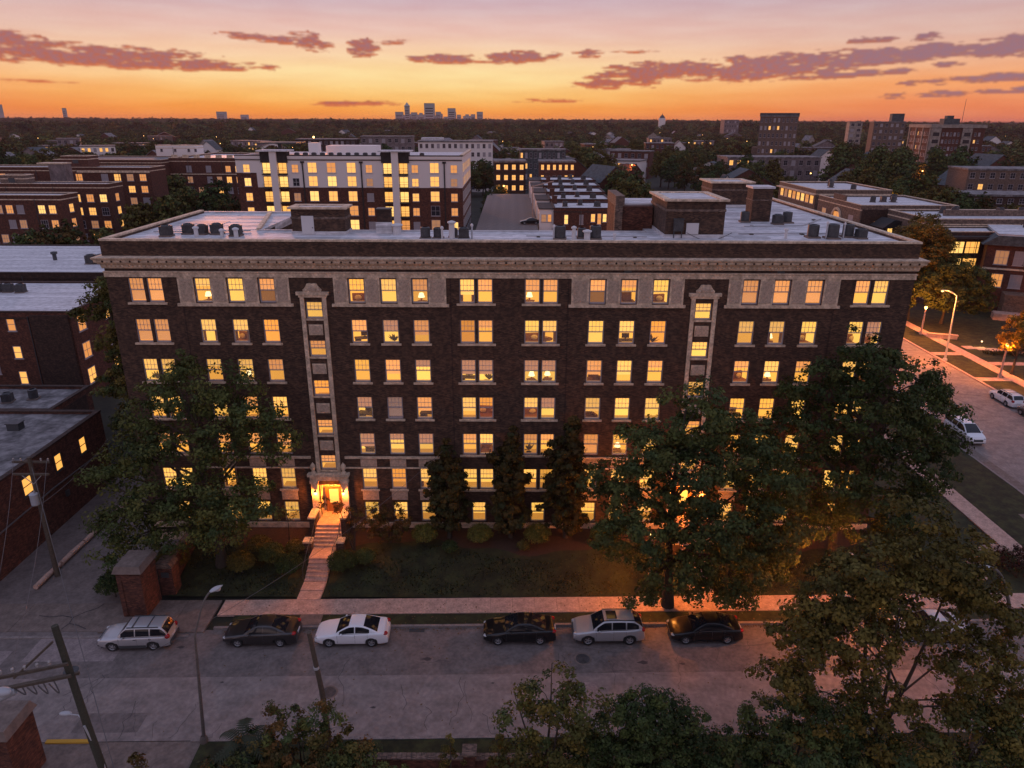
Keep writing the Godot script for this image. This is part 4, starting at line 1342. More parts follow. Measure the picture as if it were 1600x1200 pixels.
func bed_mesh(x0: float, x1: float) -> MB:
	var g := []
	var n := int((x1 - x0) / 0.6)
	for a in 6:
		var row := []
		for b in n + 1:
			var x := x0 + (x1 - x0) * b / n
			var far := 2.7 + 0.8 * sin(x * 0.35 + 1.0) + 0.25 * sin(x * 1.3)
			var z := far * (1.0 - a / 5.0)
			row.append(Vector3(x, lawn_height(x, z) + (0.035 if a > 0 else -0.02), z))
		g.append(row)
	return MB.new().grid(g, true)

func gate_pillar(at: Vector3, label: String) -> void:
	var t := thing("gate_pillar", label, "pillar", at)
	part(t, "shaft", MB.new().box(-0.8, 0, -1.0, 0.8, 3.4, 1.0), M.brick_red)
	part(t, "corner_strip", MB.new().box(-0.8, 0.1, 1.0, -0.5, 3.3, 1.05), M.brick_red)
	part(t, "corner_strip", MB.new().box(0.5, 0.1, 1.0, 0.8, 3.3, 1.05), M.brick_red)
	part(t, "top_strip", MB.new().box(-0.5, 2.95, 1.0, 0.5, 3.3, 1.045), M.brick_red)
	var cp := MB.new()
	cp.box(-0.86, 3.4, -1.06, 0.86, 3.5, 1.06)
	cp.six([Vector3(-0.98, 3.5, -1.18), Vector3(0.98, 3.5, -1.18), Vector3(0.8, 3.95, -1.0), Vector3(-0.8, 3.95, -1.0), Vector3(-0.98, 3.5, 1.18), Vector3(0.98, 3.5, 1.18), Vector3(0.8, 3.95, 1.0), Vector3(-0.8, 3.95, 1.0)])
	part(t, "stone_cap", cp, M.concrete_old)

# ---------------------------------------------------------------- lamps, poles and cables
func street_lamp(label: String, base: Vector3, top: Vector3, arm: Vector3, lit: bool, energy: float, r0 := 0.11) -> void:
	var steel: Material = M.galvanised if lit else M.lamp_pole
	var t := thing("street_lamp", label, "street lamp", base)
	var v := top - base
	part(t, "pole", MB.new().tube([Vector3.ZERO, v * 0.5, v], [r0, r0 * 0.8, r0 * 0.55], 10), steel)
	part(t, "base_plate", MB.new().lathe(Vector3.ZERO, [[r0 * 2.2, 0.0], [r0 * 2.0, 0.25], [r0 * 1.1, 0.4]], 10), steel)
	var pts := []
	var rad := []
	for k in 9:
		var u := k / 8.0
		pts.append(v + Vector3(arm.x * u, arm.y * sin(u * PI / 2), arm.z * u))
		rad.append(r0 * 0.5)
	part(t, "arm", MB.new().tube(pts, rad, 8), steel)
	var d := Vector3(arm.x, 0, arm.z).normalized()
	var hb := v + arm + d * 0.28
	var g := []
	for k in 7:
		var u := k / 6.0
		var ring := []
		for s in 11:
			var a := TAU * s / 10
			var w := 0.17 * sin(PI * clampf(u * 0.86 + 0.12, 0.0, 1.0))
			ring.append(hb + d * (u - 0.5) * 0.75 + Vector3(0, cos(a) * w * 0.6, 0) + d.cross(Vector3.UP) * sin(a) * w)
		g.append(ring)
	var hd := part(t, "lamp_head", MB.new().grid(g, true, true), M.galvanised)
	var bulb := hb + Vector3(0, -0.09, 0) + d * 0.06
	part(hd, "lamp_glass", MB.new().ball(bulb, Vector3(0.16, 0.10, 0.16), 6, 10), M.sodium if lit else M.porcelain_can)
	if lit:
		lamp_light(base + bulb, energy, Color(1.0, 0.55, 0.2), 0.12, 90.0)

func post_lamp(label: String, at: Vector3, h: float, energy: float) -> void:
	var t := thing("post_lamp", label, "street lamp", at, 0.0, "short lit post lamps by the side street")
	part(t, "post", MB.new().lathe(Vector3.ZERO, [[0.24, 0.0], [0.22, 0.5], [0.14, 0.6], [0.11, h - 0.5], [0.15, h - 0.42], [0.09, h - 0.3]], 10), M.concrete)
	part(t, "lamp_globe", MB.new().ball(Vector3(0, h - 0.06, 0), Vector3(0.21, 0.24, 0.21), 8, 12), M.sodium)
	part(t, "lamp_cap", MB.new().lathe(Vector3(0, h + 0.12, 0), [[0.2, 0.0], [0.12, 0.1], [0.03, 0.22], [0.0, 0.25]], 10), M.metal_dark)
	lamp_light(at + Vector3(0, h - 0.06, 0), energy, Color(1.0, 0.56, 0.2), 0.12, 60.0)

func wire(label: String, a: Vector3, b: Vector3, sag: float, r := 0.018) -> void:
	var pts := []
	var rad := []
	for k in 13:
		var u := k / 12.0
		pts.append(a.lerp(b, u) - Vector3(0, sag * 4.0 * u * (1.0 - u), 0))
		rad.append(r)
	single("overhead_cable", MB.new().tube(pts, rad, 5, false), M.cable, label, "cable", Vector3.ZERO, "overhead cables on the left")

func insulator(t: Node3D, at: Vector3, s := 1.0) -> void:
	part(t, "insulator", MB.new().lathe(at, [[0.02, 0.0], [0.05 * s, 0.03], [0.05 * s, 0.08], [0.03 * s, 0.1], [0.06 * s, 0.13], [0.05 * s, 0.2], [0.0, 0.22]], 8), M.insulator)

func poles() -> void:
	# lamp at the near kerb on the left, unlit
	street_lamp("unlit tapered street lamp curving over the street, left, near kerb", Vector3(-16.45, 0.1, 20.1), Vector3(-16.0, 6.9, 20.0), Vector3(0.72, 2.0, -1.0), false, 0.0, 0.10)
	# the pole left of the middle whose top stands before the white car
	var lp := thing("lamp_post_shaft", "bare leaning wooden pole rising from bushes before the white saloon", "pole", Vector3(-9.55, 0, 20.6))
	part(lp, "shaft", MB.new().tube([Vector3.ZERO, Vector3(-0.08, 4.0, 0.1), Vector3(-0.35, 7.9, 0.3)], [0.16, 0.14, 0.11], 10), M.wood_pole)
	part(lp, "pole_band", MB.new().tube([Vector3(-0.2, 5.6, 0.19), Vector3(-0.215, 5.75, 0.2)], [0.14, 0.14], 10), M.galvanised)
	# lamp at the right edge, unlit
	street_lamp("unlit grey street lamp curving inward at the right edge", Vector3(24.3, 0.1, 20.6), Vector3(24.75, 8.3, 20.4), Vector3(-1.5, 2.9, -0.3), false, 0.0, 0.17)
	# side street
	street_lamp("tall lit street lamp with curved arm on the side street verge", Vector3(60.65, 0.1, -46.5), Vector3(60.4, 9.3, -46.5), Vector3(-1.9, 0.8, 0.2), true, 420.0, 0.14)
	post_lamp("short lit post lamp left of the tall street lamp, by the dark block's corner", Vector3(64.2, 0.1, -59.6), 4.4, 110.0)
	post_lamp("short lit post lamp near the right edge, in front of the yellow-lit tree", Vector3(63.7, 0.1, -39.2), 4.6, 150.0)
	# lamps behind the big maple that light its pavement
	street_lamp("lit street lamp hidden behind the yellow-green tree, right of the maple", Vector3(22.0, 0.1, 10.0), Vector3(22.0, 5.3, 10.0), Vector3(-0.9, 0.5, 0.7), true, 85.0, 0.12)
	post_lamp("lit post lamp hidden behind the trunk side of the big maple", Vector3(9.9, 0.15, 6.2), 4.3, 40.0)
	for q in [[Vector3(69.5, 0.1, -52.8), "small round garden light by the curved path across the side street"]]:
		var t := thing("garden_light", q[1], "light", q[0])
		part(t, "stake", MB.new().tube([Vector3.ZERO, Vector3(0, 0.8, 0)], [0.03, 0.03], 6), M.metal_dark)
		part(t, "lamp_globe", MB.new().ball(Vector3(0, 0.9, 0), Vector3(0.13, 0.13, 0.13), 5, 8), M.bulb)
		lamp_light(q[0] + Vector3(0, 0.9, 0), 2.0, Color(1, 0.8, 0.5), 0.1)
	# utility pole by the garage
	var up := thing("utility_pole", "wooden utility pole with two crossarms and transformer beside the brick garage", "utility pole", Vector3(-33.25, 0, 5.0))
	part(up, "pole", MB.new().tube([Vector3.ZERO, Vector3(0, 5, 0), Vector3(0.02, 9.6, 0)], [0.2, 0.17, 0.13], 10), M.wood_pole)
	part(up, "crossarm", MB.new().box(-1.3, 9.1, -0.2, 1.3, 9.24, -0.08), M.wood_pole)
	part(up, "crossarm", MB.new().box(-1.25, 8.3, 0.1, 1.25, 8.44, 0.22), M.wood_pole)
	for x in [-1.2, -0.7, 0.7, 1.2]:
		insulator(up, Vector3(x, 9.24, -0.14))
	var tf := part(up, "transformer", MB.new().lathe(Vector3(0.0, 6.1, 0.42), [[0.0, 0.0], [0.26, 0.02], [0.27, 0.1], [0.27, 0.82], [0.29, 0.85], [0.24, 0.92], [0.0, 0.95]], 14), M.porcelain_can)
	part(tf, "bushing", MB.new().lathe(Vector3(0.1, 7.05, 0.42), [[0.05, 0], [0.06, 0.1], [0.03, 0.22], [0.0, 0.24]], 8), M.insulator)
	part(up, "brace", MB.new().bar(Vector3(-0.7, 8.3, 0.14), Vector3(0, 7.6, 0.14), 0.05, 0.03), M.galvanised)
	part(up, "brace", MB.new().bar(Vector3(0.7, 8.3, 0.14), Vector3(0, 7.6, 0.14), 0.05, 0.03), M.galvanised)
	# near pole, leaning
	var np_ := thing("utility_pole", "mossy leaning utility pole with crowded crossarms, lower left foreground", "utility pole", Vector3(-19.75, 0, 23.3))
	var top := Vector3(-0.85, 10.0, -0.2)
	part(np_, "pole", MB.new().tube([Vector3.ZERO, Vector3(-0.36, 4.5, 0), top], [0.20, 0.18, 0.15], 12), M.wood_moss)
	for q in [[8.15, 0.24], [7.25, -0.2], [7.55, 0.32]]:
		var y: float = q[0]
		var x := -0.085 * y
		part(np_, "crossarm", MB.new().bar(Vector3(x - 3.1, y - 0.25, q[1] + 0.7), Vector3(x + 0.35, y + 0.1, q[1]), 0.11, 0.13), M.wood_pole)
	part(np_, "brace", MB.new().bar(Vector3(-2.6, 7.85, 0.7), Vector3(-0.85, 9.4, 0.15), 0.09, 0.09), M.wood_pole)
	for k in 6:
		insulator(np_, Vector3(-3.6 + k * 0.5, 8.05 + k * 0.05, 0.85 - k * 0.1), 1.3)
	var sw := part(np_, "cable_splice", MB.new().tube([Vector3(-3.7, 7.2, 1.0), Vector3(-3.2, 7.1, 1.0), Vector3(-2.6, 7.25, 0.8)], [0.2, 0.28, 0.16], 10), M.porcelain_can)
	part(sw, "splice_case", MB.new().ball(Vector3(-3.0, 7.35, 1.0), Vector3(0.42, 0.22, 0.25), 6, 10), M.galvanised)
	for k in 5:
		var lp2 := MB.new()
		var pts := []
		var rad := []
		for j in 9:
			var u := j / 8.0
			pts.append(Vector3(-3.0 + k * 0.42 + 0.25 * sin(u * PI), 7.3 - 0.7 * sin(u * PI) * (0.5 + 0.12 * k), 0.9 - 0.12 * k - u * 0.3))
			rad.append(0.03)
		lp2.tube(pts, rad, 6)
		part(np_, "jumper_cable", lp2, M.cable)
	var cl := MB.new()
	cl.tube([Vector3(0.05, 1.5, 0.12), Vector3(-0.1, 2.6, -0.1), Vector3(-0.24, 3.6, 0.12), Vector3(-0.36, 4.6, 0.2)], [0.05, 0.05, 0.05, 0.05], 7)
	part(np_, "riser_pipe", cl, M.galvanised)
	# small cobra-head lamp hung on the near pole
	var ar := MB.new()
	ar.tube([Vector3(-0.4, 4.6, 0.0), Vector3(-0.9, 4.75, -0.3), Vector3(-1.5, 4.55, -0.55)], [0.03, 0.03, 0.03], 7)
	var arm := part(np_, "lamp_arm", ar, M.galvanised)
	part(arm, "lamp_head", MB.new().ball(Vector3(-1.75, 4.5, -0.65), Vector3(0.32, 0.1, 0.14), 6, 10), M.galvanised)
	wire("pale guy cable dropping from the garage pole towards the street", Vector3(-33.2, 8.9, 5.0), Vector3(-19.9, 0.1, 22.5), 0.3, 0.022)
	wire("cable from the near pole's lower arm off the left edge", Vector3(-23.8, 8.0, 24.0), Vector3(-48, 9.5, 30), 0.8)
	wire("second cable from the near pole's arm off the left edge", Vector3(-22.5, 7.3, 24.2), Vector3(-46, 6.5, 36), 0.9)
	wire("thin cable crossing the street in front of the dark saloon", Vector3(-20.9, 6.2, 23.3), Vector3(-5.0, 9.0, 2.5), 1.4, 0.012)
	wire("telephone cable sagging along the garage wall", Vector3(-33.1, 6.0, 5.0), Vector3(-36.4, 4.4, -9.5), 0.4, 0.02)
	wire("overhead cable from the garage pole's left arm end", Vector3(-34.4, 9.4, 4.9), Vector3(-24.0, 8.2, 23.9), 0.9, 0.014)
	wire("overhead cable from the garage pole's right arm end", Vector3(-32.1, 9.4, 4.9), Vector3(-22.6, 8.3, 23.6), 0.9, 0.014)

# ---------------------------------------------------------------- trees and shrubs
# one leaf spray of n leaves scattered in an ellipsoid
func spray(m: MB, rng: RandomNumberGenerator, o: Vector3, r: Vector3, count: int, size: float, col: Color, away: Vector3, narrow := 0.55) -> void:
	for k in count:
		var d := Vector3(rng.randfn(), rng.randfn(), rng.randfn())
		d = d.normalized() * pow(rng.randf(), 0.45)
		var p := o + d * r
		var nn := (d + away * 0.7 + Vector3(rng.randf_range(-1, 1), rng.randf_range(-0.4, 1.2), rng.randf_range(-1, 1))).normalized()
		var u := nn.cross(Vector3(rng.randf_range(-1, 1), rng.randf_range(-1, 1), rng.randf_range(-1, 1))).normalized()
		var w := nn.cross(u)
		var s := size * (0.45 + 0.95 * pow(rng.randf(), 1.4))
		u *= s * 0.5
		w *= s * 0.5 * narrow
		var b := m.v.size()
		m.v.append(p - u)
		m.v.append(p + w)
		m.v.append(p + u)
		m.v.append(p - w)
		var f := rng.randf_range(0.7, 1.3)
		var c := Color(col.r * f, col.g * f, col.b * f)
		for j in 4:
			m.n.append(nn)
			m.c.append(c)
		m.i.append(b); m.i.append(b + 1); m.i.append(b + 2)
		m.i.append(b); m.i.append(b + 2); m.i.append(b + 3)

func pal(cols: Array, rng: RandomNumberGenerator) -> Color:
	var a: Vector3 = cols[rng.randi() % cols.size()]
	var b: Vector3 = cols[rng.randi() % cols.size()]
	var q := a.lerp(b, rng.randf())
	return Color(q.x, q.y, q.z)

func scrub(m: MB, o: Vector3, r: Vector3, count: int, size: float, cols: Array, seed_: int) -> void:
	var rng := RandomNumberGenerator.new()
	rng.seed = seed_
	var per := 14
	for k in count / per:
		var d := Vector3(rng.randfn(), absf(rng.randfn()), rng.randfn()).normalized() * pow(rng.randf(), 0.35)
		spray(m, rng, o + d * r, Vector3(0.28, 0.22, 0.28) * (size / 0.2), per, size, pal(cols, rng), d)

func crown_of(blobs: Array, density: float, per: int, size: float, cols: Array, seed_: int, clump := 0.7, narrow := 0.55) -> MB:
	var m := MB.new()
	var rng := RandomNumberGenerator.new()
	rng.seed = seed_
	for b in blobs:
		var o := Vector3(b[0], b[1], b[2])
		var r := Vector3(b[3], b[4], b[5])
		var area := 4.0 * PI * pow((pow(r.x * r.y, 1.6) + pow(r.x * r.z, 1.6) + pow(r.y * r.z, 1.6)) / 3.0, 1.0 / 1.6)
		var tint := rng.randf_range(0.82, 1.18)
		for k in int(area * density):
			var d := Vector3(rng.randfn(), rng.randfn(), rng.randfn()).normalized()
			var lump := 1.0 + 0.16 * sin(d.x * 5.0 + seed_) * sin(d.y * 6.0 + b[0]) * sin(d.z * 5.0)
			var f := rng.randf_range(0.62, 1.04) * lump if rng.randf() < 0.86 else rng.randf_range(0.2, 0.6)
			var cs := clump * rng.randf_range(0.6, 1.25)
			var c := pal(cols, rng) * tint
			spray(m, rng, o + d * r * f, Vector3(cs, cs * 0.62, cs), int(per * rng.randf_range(0.6, 1.3)), size, c, d, narrow)
	return m

func trunk_of(base_r: float, height: float, blobs: Array, seed_: int, lean := Vector3.ZERO, fork := 0.35, stems := 1) -> MB:
	var m := MB.new()
	var rng := RandomNumberGenerator.new()
	rng.seed = seed_ + 7
	var lines := []
	for s in stems:
		var a := TAU * s / stems + seed_
		var off := Vector3(cos(a), 0, sin(a) * 0.7) * (height * 0.17 if stems > 1 else 0.0)
		var pts := []
		var rad := []
		for k in 10:
			var u := k / 9.0
			pts.append(lean * u + off * (u * u * 0.5 + u * 0.6 + 0.06) + Vector3(sin(u * 5.0 + seed_ + s) * 0.012 * height, height * u * (1.0 - 0.05 * s), cos(u * 4.0 + seed_) * 0.01 * height))
			rad.append(base_r * (1.3 if k == 0 else 1.0) * lerpf(1.0, 0.16, pow(u, 0.8)) / pow(stems, 0.4))
		m.tube(pts, rad, 9)
		lines.append(pts)
	for b in blobs:
		for j in (2 if stems == 1 else 1):
			var tip := Vector3(b[0], b[1], b[2]) + Vector3(rng.randf_range(-0.5, 0.5) * b[3], rng.randf_range(-0.2, 0.6) * b[4], rng.randf_range(-0.5, 0.5) * b[5])
			var best := INF
			var a := Vector3.ZERO
			var r0 := base_r * 0.3
			for pts in lines:
				for k in range(2, 9):
					var p: Vector3 = pts[k]
					var flat := Vector2(tip.x - p.x, tip.z - p.z).length()
					var rise := tip.y - p.y
					if p.y < height * fork * 0.6:
						continue
					# a limb leaves the stem below its tip and climbs at a slant
					var cost: float = absf(rise - flat * 0.8) + flat * 0.6 + rng.randf() * (0.8 if stems == 1 else 3.5)
					if cost < best:
						best = cost
						a = p
						r0 = base_r * lerpf(0.5, 0.14, k / 9.0) / pow(stems, 0.4)
			var side := Vector3(rng.randf_range(-1, 1), rng.randf_range(-0.2, 0.5), rng.randf_range(-1, 1)) * a.distance_to(tip) * 0.10
			var pp := []
			var rr := []
			for k in 5:
				var u := k / 4.0
				pp.append(a.lerp(tip, u) + side * sin(u * PI) + Vector3(0, 0.12 * a.distance_to(tip) * sin(u * PI), 0))
				rr.append(r0 * lerpf(1.0, 0.15, u))
			m.tube(pp, rr, 6)
	return m

func tree(called: String, label: String, at: Vector3, height: float, base_r: float, blobs: Array, density: float, per: int, size: float, cols: Array, seed_: int, clump := 0.7, stems := 1, lean := Vector3.ZERO, narrow := 0.55, cat := "tree") -> Node3D:
	var t := thing(called, label, cat, at)
	part(t, "trunk", trunk_of(base_r, height, blobs, seed_, lean, 0.35, stems), M.bark)
	part(t, "crown", crown_of(blobs, density * 1.35, int(per * 2.9), size * 0.98, cols, seed_, clump, minf(narrow + 0.1, 0.7)), M.leaf)
	return t

var GREEN := [Vector3(0.043, 0.061, 0.023), Vector3(0.058, 0.075, 0.026), Vector3(0.035, 0.055, 0.025), Vector3(0.072, 0.081, 0.026)]
var DEEP := [Vector3(0.030, 0.048, 0.019), Vector3(0.045, 0.063, 0.021), Vector3(0.024, 0.039, 0.018)]
var OLIVE := [Vector3(0.090, 0.077, 0.022), Vector3(0.070, 0.065, 0.022), Vector3(0.114, 0.089, 0.024), Vector3(0.054, 0.054, 0.019)]
var GOLD := [Vector3(0.14, 0.10, 0.02), Vector3(0.10, 0.085, 0.02), Vector3(0.17, 0.11, 0.02)]  # yellow of the post lamp is painted into these leaves
var MAGNOLIA := [Vector3(0.026, 0.031, 0.014), Vector3(0.041, 0.036, 0.014), Vector3(0.060, 0.041, 0.014)]
var WINDOWLIT := [Vector3(0.10, 0.105, 0.028), Vector3(0.075, 0.085, 0.024), Vector3(0.125, 0.115, 0.032)]  # clipped shrubs: glow from the windows is put into these leaf colours
var RUST := [Vector3(0.072, 0.046, 0.017), Vector3(0.054, 0.048, 0.017), Vector3(0.090, 0.048, 0.019)]

func trees() -> void:
	# left tree: open layered crown over the drive
	var c1 := [[-4.6, 9.4, 0.8, 2.2, 1.5, 2.0], [-6.2, 8.2, 1.2, 1.8, 1.3, 1.7], [-2.6, 10.0, 0.4, 2.1, 1.6, 2.0], [1.5, 13.4, -0.4, 2.5, 2.1, 2.1], [4.0, 12.0, 0.2, 2.2, 1.8, 1.9], [-1.6, 13.4, -0.3, 2.0, 1.9, 1.8], [5.4, 10.0, 0.5, 1.6, 1.1, 1.4], [-3.9, 11.9, 0.2, 1.4, 1.3, 1.4], [1.2, 10.6, 0.6, 2.3, 1.9, 2.0], [0.4, 6.6, 1.6, 2.9, 2.2, 2.3], [3.2, 6.0, 1.4, 2.3, 1.8, 2.0], [-3.0, 6.2, 1.6, 2.5, 2.0, 2.1], [-5.6, 4.6, 1.6, 2.2, 1.8, 1.9], [-6.3, 2.5, 1.8, 1.6, 1.3, 1.5], [1.2, 4.0, 1.6, 2.4, 1.4, 1.9], [-2.2, 3.9, 1.8, 2.2, 1.4, 1.8], [-0.6, 15.2, -0.5, 1.4, 1.1, 1.3]]
	tree("shade_tree", "wide open-crowned tree before the left end of the dark block", Vector3(-21.5, 0.5, 4.3), 12.5, 0.36, c1, 0.56, 26, 0.24, GREEN, 1, 0.72)
	# big maple in front of the right half
	var c2 := [[0.9, 14.2, 0, 2.4, 2.3, 2.2], [-2.2, 11.8, 0.2, 2.6, 2.1, 2.2], [3.4, 12.0, 0, 2.8, 2.3, 2.4], [0.6, 10.5, 1.2, 3.2, 2.6, 2.6], [-4.0, 9.3, 0.4, 2.3, 1.8, 2.0], [5.6, 9.6, 0.3, 2.6, 2.3, 2.4], [-2.6, 7.4, 1.2, 2.9, 1.9, 2.4], [2.5, 7.2, 1.6, 3.2, 2.3, 2.6], [6.2, 6.6, 0.8, 2.5, 2.0, 2.2], [-4.0, 5.6, 0.6, 1.7, 1.2, 1.5], [-0.6, 4.4, 1.8, 2.4, 1.4, 1.9], [3.8, 4.1, 1.6, 2.8, 1.6, 2.2], [6.4, 3.9, 0.6, 1.9, 1.4, 1.7], [1.6, 2.6, 2.0, 1.5, 0.8, 1.2], [3.8, 2.2, 2.0, 1.6, 0.9, 1.3], [-2.2, 2.2, 1.6, 1.3, 0.7, 1.1]]
	tree("maple_tree", "big rounded green maple standing on the pavement before the block's right half", Vector3(10.6, 0.15, 8.5), 14.6, 0.36, c2, 0.60, 28, 0.25, GREEN, 2, 0.68)
	# second large tree at the right corner
	var c3 := [[-0.6, 15.8, 0, 2.2, 2.4, 2.0], [2.6, 15.0, 0, 2.4, 2.0, 2.0], [-3.2, 13.8, 0, 2.2, 2.4, 2.0], [0.4, 12.2, 0.9, 3.2, 2.7, 2.6], [4.6, 12.5, 0, 2.4, 1.9, 2.0], [-4.6, 10.6, 0.3, 2.4, 2.2, 2.2], [6.2, 10.4, 0.2, 1.5, 1.2, 1.4], [3.6, 9.2, 1.0, 3.0, 2.4, 2.4], [-1.8, 8.4, 1.2, 3.2, 2.4, 2.4], [-5.6, 7.2, 0.6, 2.3, 1.8, 1.9], [4.8, 6.4, 0.6, 2.0, 1.6, 1.9], [1.2, 5.4, 1.6, 3.2, 1.9, 2.4], [-3.4, 4.6, 1.2, 2.5, 1.6, 2.0], [4.0, 3.4, 1.0, 2.2, 1.4, 1.8], [4.9, 14.0, -0.5, 1.1, 1.2, 1.0]]
	tree("broadleaf_tree", "tall dark green tree hiding the right corner of the dark block", Vector3(23.7, 0.5, 4.2), 15.2, 0.38, c3, 0.58, 28, 0.25, DEEP + [Vector3(0.042, 0.05, 0.017)], 3, 0.68)
	# yellowish tree in the right foreground
	var c4 := [[-1.7, 12.9, 0.6, 1.8, 1.6, 1.6], [1.5, 13.0, 0.4, 1.7, 1.6, 1.6], [-3.4, 10.9, 0.6, 1.8, 1.6, 1.7], [-2.0, 10.4, 1.2, 1.9, 1.6, 1.7], [0.2, 14.0, 0, 1.7, 1.9, 1.7], [-2.6, 11.9, 0, 1.9, 1.7, 1.7], [2.7, 12.4, 0, 1.9, 1.7, 1.7], [0.2, 11.4, 0.8, 2.3, 2.0, 2.0], [-4.2, 9.6, 0.3, 1.8, 1.5, 1.6], [4.4, 10.2, 0.2, 1.9, 1.6, 1.7], [-2.2, 9.0, 0.9, 2.2, 1.6, 1.8], [5.4, 8.0, 0.5, 1.9, 1.4, 1.6], [2.8, 8.5, 1.0, 1.9, 1.4, 1.6], [-4.7, 7.0, 0.7, 1.9, 1.2, 1.5], [-1.0, 6.4, 1.5, 1.9, 1.2, 1.5], [4.0, 6.2, 1.2, 2.2, 1.2, 1.6], [-3.4, 5.0, 1.2, 1.4, 0.8, 1.2], [6.2, 5.2, 0.6, 1.5, 1.0, 1.3]]
	tree("ash_tree", "yellow-green many-stemmed tree spreading over the street, lower right", Vector3(17.7, 0.1, 22.4), 13.2, 0.26, c4, 0.68, 28, 0.21, OLIVE, 4, 0.55, 3)
	# the row of trees along the bottom edge
	tree("elm_tree", "twiggy olive tree at the bottom edge, just right of the middle", Vector3(1.6, 0, 23.2), 7.2, 0.16, [[0.3, 6.0, 0, 1.5, 1.5, 1.4], [-1.0, 4.6, 0, 1.2, 1.4, 1.2], [1.8, 5.2, 0.2, 1.3, 1.4, 1.2], [0.4, 3.4, 0.6, 1.9, 1.5, 1.6], [-1.2, 2.4, 0.8, 1.5, 1.3, 1.4], [2.0, 2.8, 0.6, 1.6, 1.5, 1.5], [-0.8, 6.6, 0, 0.6, 0.8, 0.6]], 0.85, 26, 0.18, OLIVE + GREEN, 5, 0.46, 3)
	var con := []
	for q in [[0, 5.0, 0, 1.3], [-1.6, 4.2, 0.2, 1.2], [1.7, 4.3, 0.1, 1.2], [-2.7, 2.8, 0.4, 1.1], [2.8, 2.6, 0.3, 1.1], [0, 3.2, 1.0, 1.6], [-1.4, 2.0, 1.2, 1.5], [1.6, 1.9, 1.2, 1.5], [0.6, 5.7, 0, 0.6], [-0.9, 5.3, 0, 0.7]]:
		con.append([q[0], q[1], q[2], q[3], q[3] * 1.25, q[3]])
	tree("evergreen_shrub", "dense dark green evergreen mound at the bottom edge, right of the twiggy tree", Vector3(6.6, 0, 23.0), 5.0, 0.2, con, 1.35, 34, 0.19, DEEP, 6, 0.42, 3, Vector3.ZERO, 0.4)
	var con2 := []
	for q in [[0.2, 5.8, 0, 1.2], [-1.5, 4.6, 0.2, 1.2], [2.0, 5.0, 0.1, 1.3], [-2.6, 3.0, 0.4, 1.3], [3.2, 3.4, 0.3, 1.3], [0.3, 3.8, 1.0, 1.7], [-1.4, 2.2, 1.2, 1.7], [2.0, 2.2, 1.2, 1.7], [0.0, 1.0, 1.6, 1.6]]:
		con2.append([q[0], q[1], q[2], q[3], q[3] * 1.2, q[3]])
	tree("evergreen_shrub", "green upright evergreen at the bottom edge under the yellow-green tree", Vector3(13.3, 0, 23.4), 5.6, 0.2, con2, 1.2, 32, 0.2, GREEN + DEEP, 7, 0.45, 3, Vector3.ZERO, 0.4)
	tree("holly_tree", "dark bushy tree filling the bottom right corner", Vector3(21.0, 0, 24.4), 6.0, 0.22, [[0, 5.2, 0, 2.0, 1.7, 1.8], [-2.6, 4.2, 0.2, 1.8, 1.6, 1.7], [2.6, 5.0, 0, 2.0, 1.8, 1.8], [-1.2, 2.6, 1.2, 2.2, 1.6, 1.8], [2.2, 2.8, 1.2, 2.2, 1.7, 1.8], [4.6, 4.0, 0.4, 1.8, 1.7, 1.7], [-3.8, 2.4, 0.8, 1.6, 1.4, 1.5]], 0.95, 30, 0.2, GREEN + OLIVE, 8, 0.5, 3)
	tree("lilac_bush", "broad leafy bush at the bottom edge around the bare leaning pole", Vector3(-10.2, 0, 23.0), 4.4, 0.12, [[-0.6, 4.0, 0, 1.1, 1.2, 1.0], [1.2, 4.0, 0.2, 1.2, 1.3, 1.1], [0.3, 2.8, 0.8, 1.7, 1.4, 1.5], [-1.9, 2.6, 0.6, 1.3, 1.2, 1.2], [2.3, 2.7, 0.6, 1.2, 1.2, 1.1], [0.2, 1.2, 1.2, 2.4, 1.2, 1.6], [1.35, 5.3, 0, 0.3, 0.9, 0.3], [-1.0, 5.1, 0, 0.35, 0.7, 0.35], [2.4, 4.0, 0, 0.3, 0.7, 0.3]], 1.0, 28, 0.17, GREEN + RUST, 9, 0.38, 4)
	tree("low_bush", "low dark bush at the bottom edge beside the feathery sumac", Vector3(-15.0, 0, 24.2), 2.0, 0.08, [[0, 1.6, 0, 1.3, 0.9, 1.1], [-1.9, 1.5, 0.2, 1.1, 0.9, 1.0], [1.6, 1.6, 0.2, 1.2, 0.9, 1.0], [-2.6, 3.0, 0, 0.3, 0.9, 0.3]], 1.2, 26, 0.17, DEEP + RUST, 10, 0.34, 3, Vector3.ZERO, 0.5, "shrub")
	tree("lilac_bush", "bushy dark shrub at the bottom edge right of the sumac, left of the pole", Vector3(-12.0, 0, 24.0), 3.6, 0.1, [[0, 3.2, 0, 1.4, 1.2, 1.2], [-1.3, 2.4, 0.3, 1.3, 1.1, 1.2], [1.3, 2.6, 0.2, 1.3, 1.2, 1.2], [0, 1.4, 0.8, 2.0, 1.1, 1.5]], 1.0, 26, 0.17, DEEP + RUST, 61, 0.36, 4)
	tree("lilac_bush", "low leafy shrub at the bottom edge right of the bare pole", Vector3(-7.4, 0, 23.6), 2.8, 0.1, [[0, 2.6, 0, 1.2, 1.0, 1.1], [1.2, 1.8, 0.2, 1.1, 0.9, 1.0], [-1.1, 1.9, 0.3, 1.1, 1.0, 1.0], [0.2, 1.0, 0.7, 1.8, 0.9, 1.3]], 1.0, 26, 0.17, GREEN, 62, 0.36, 4)
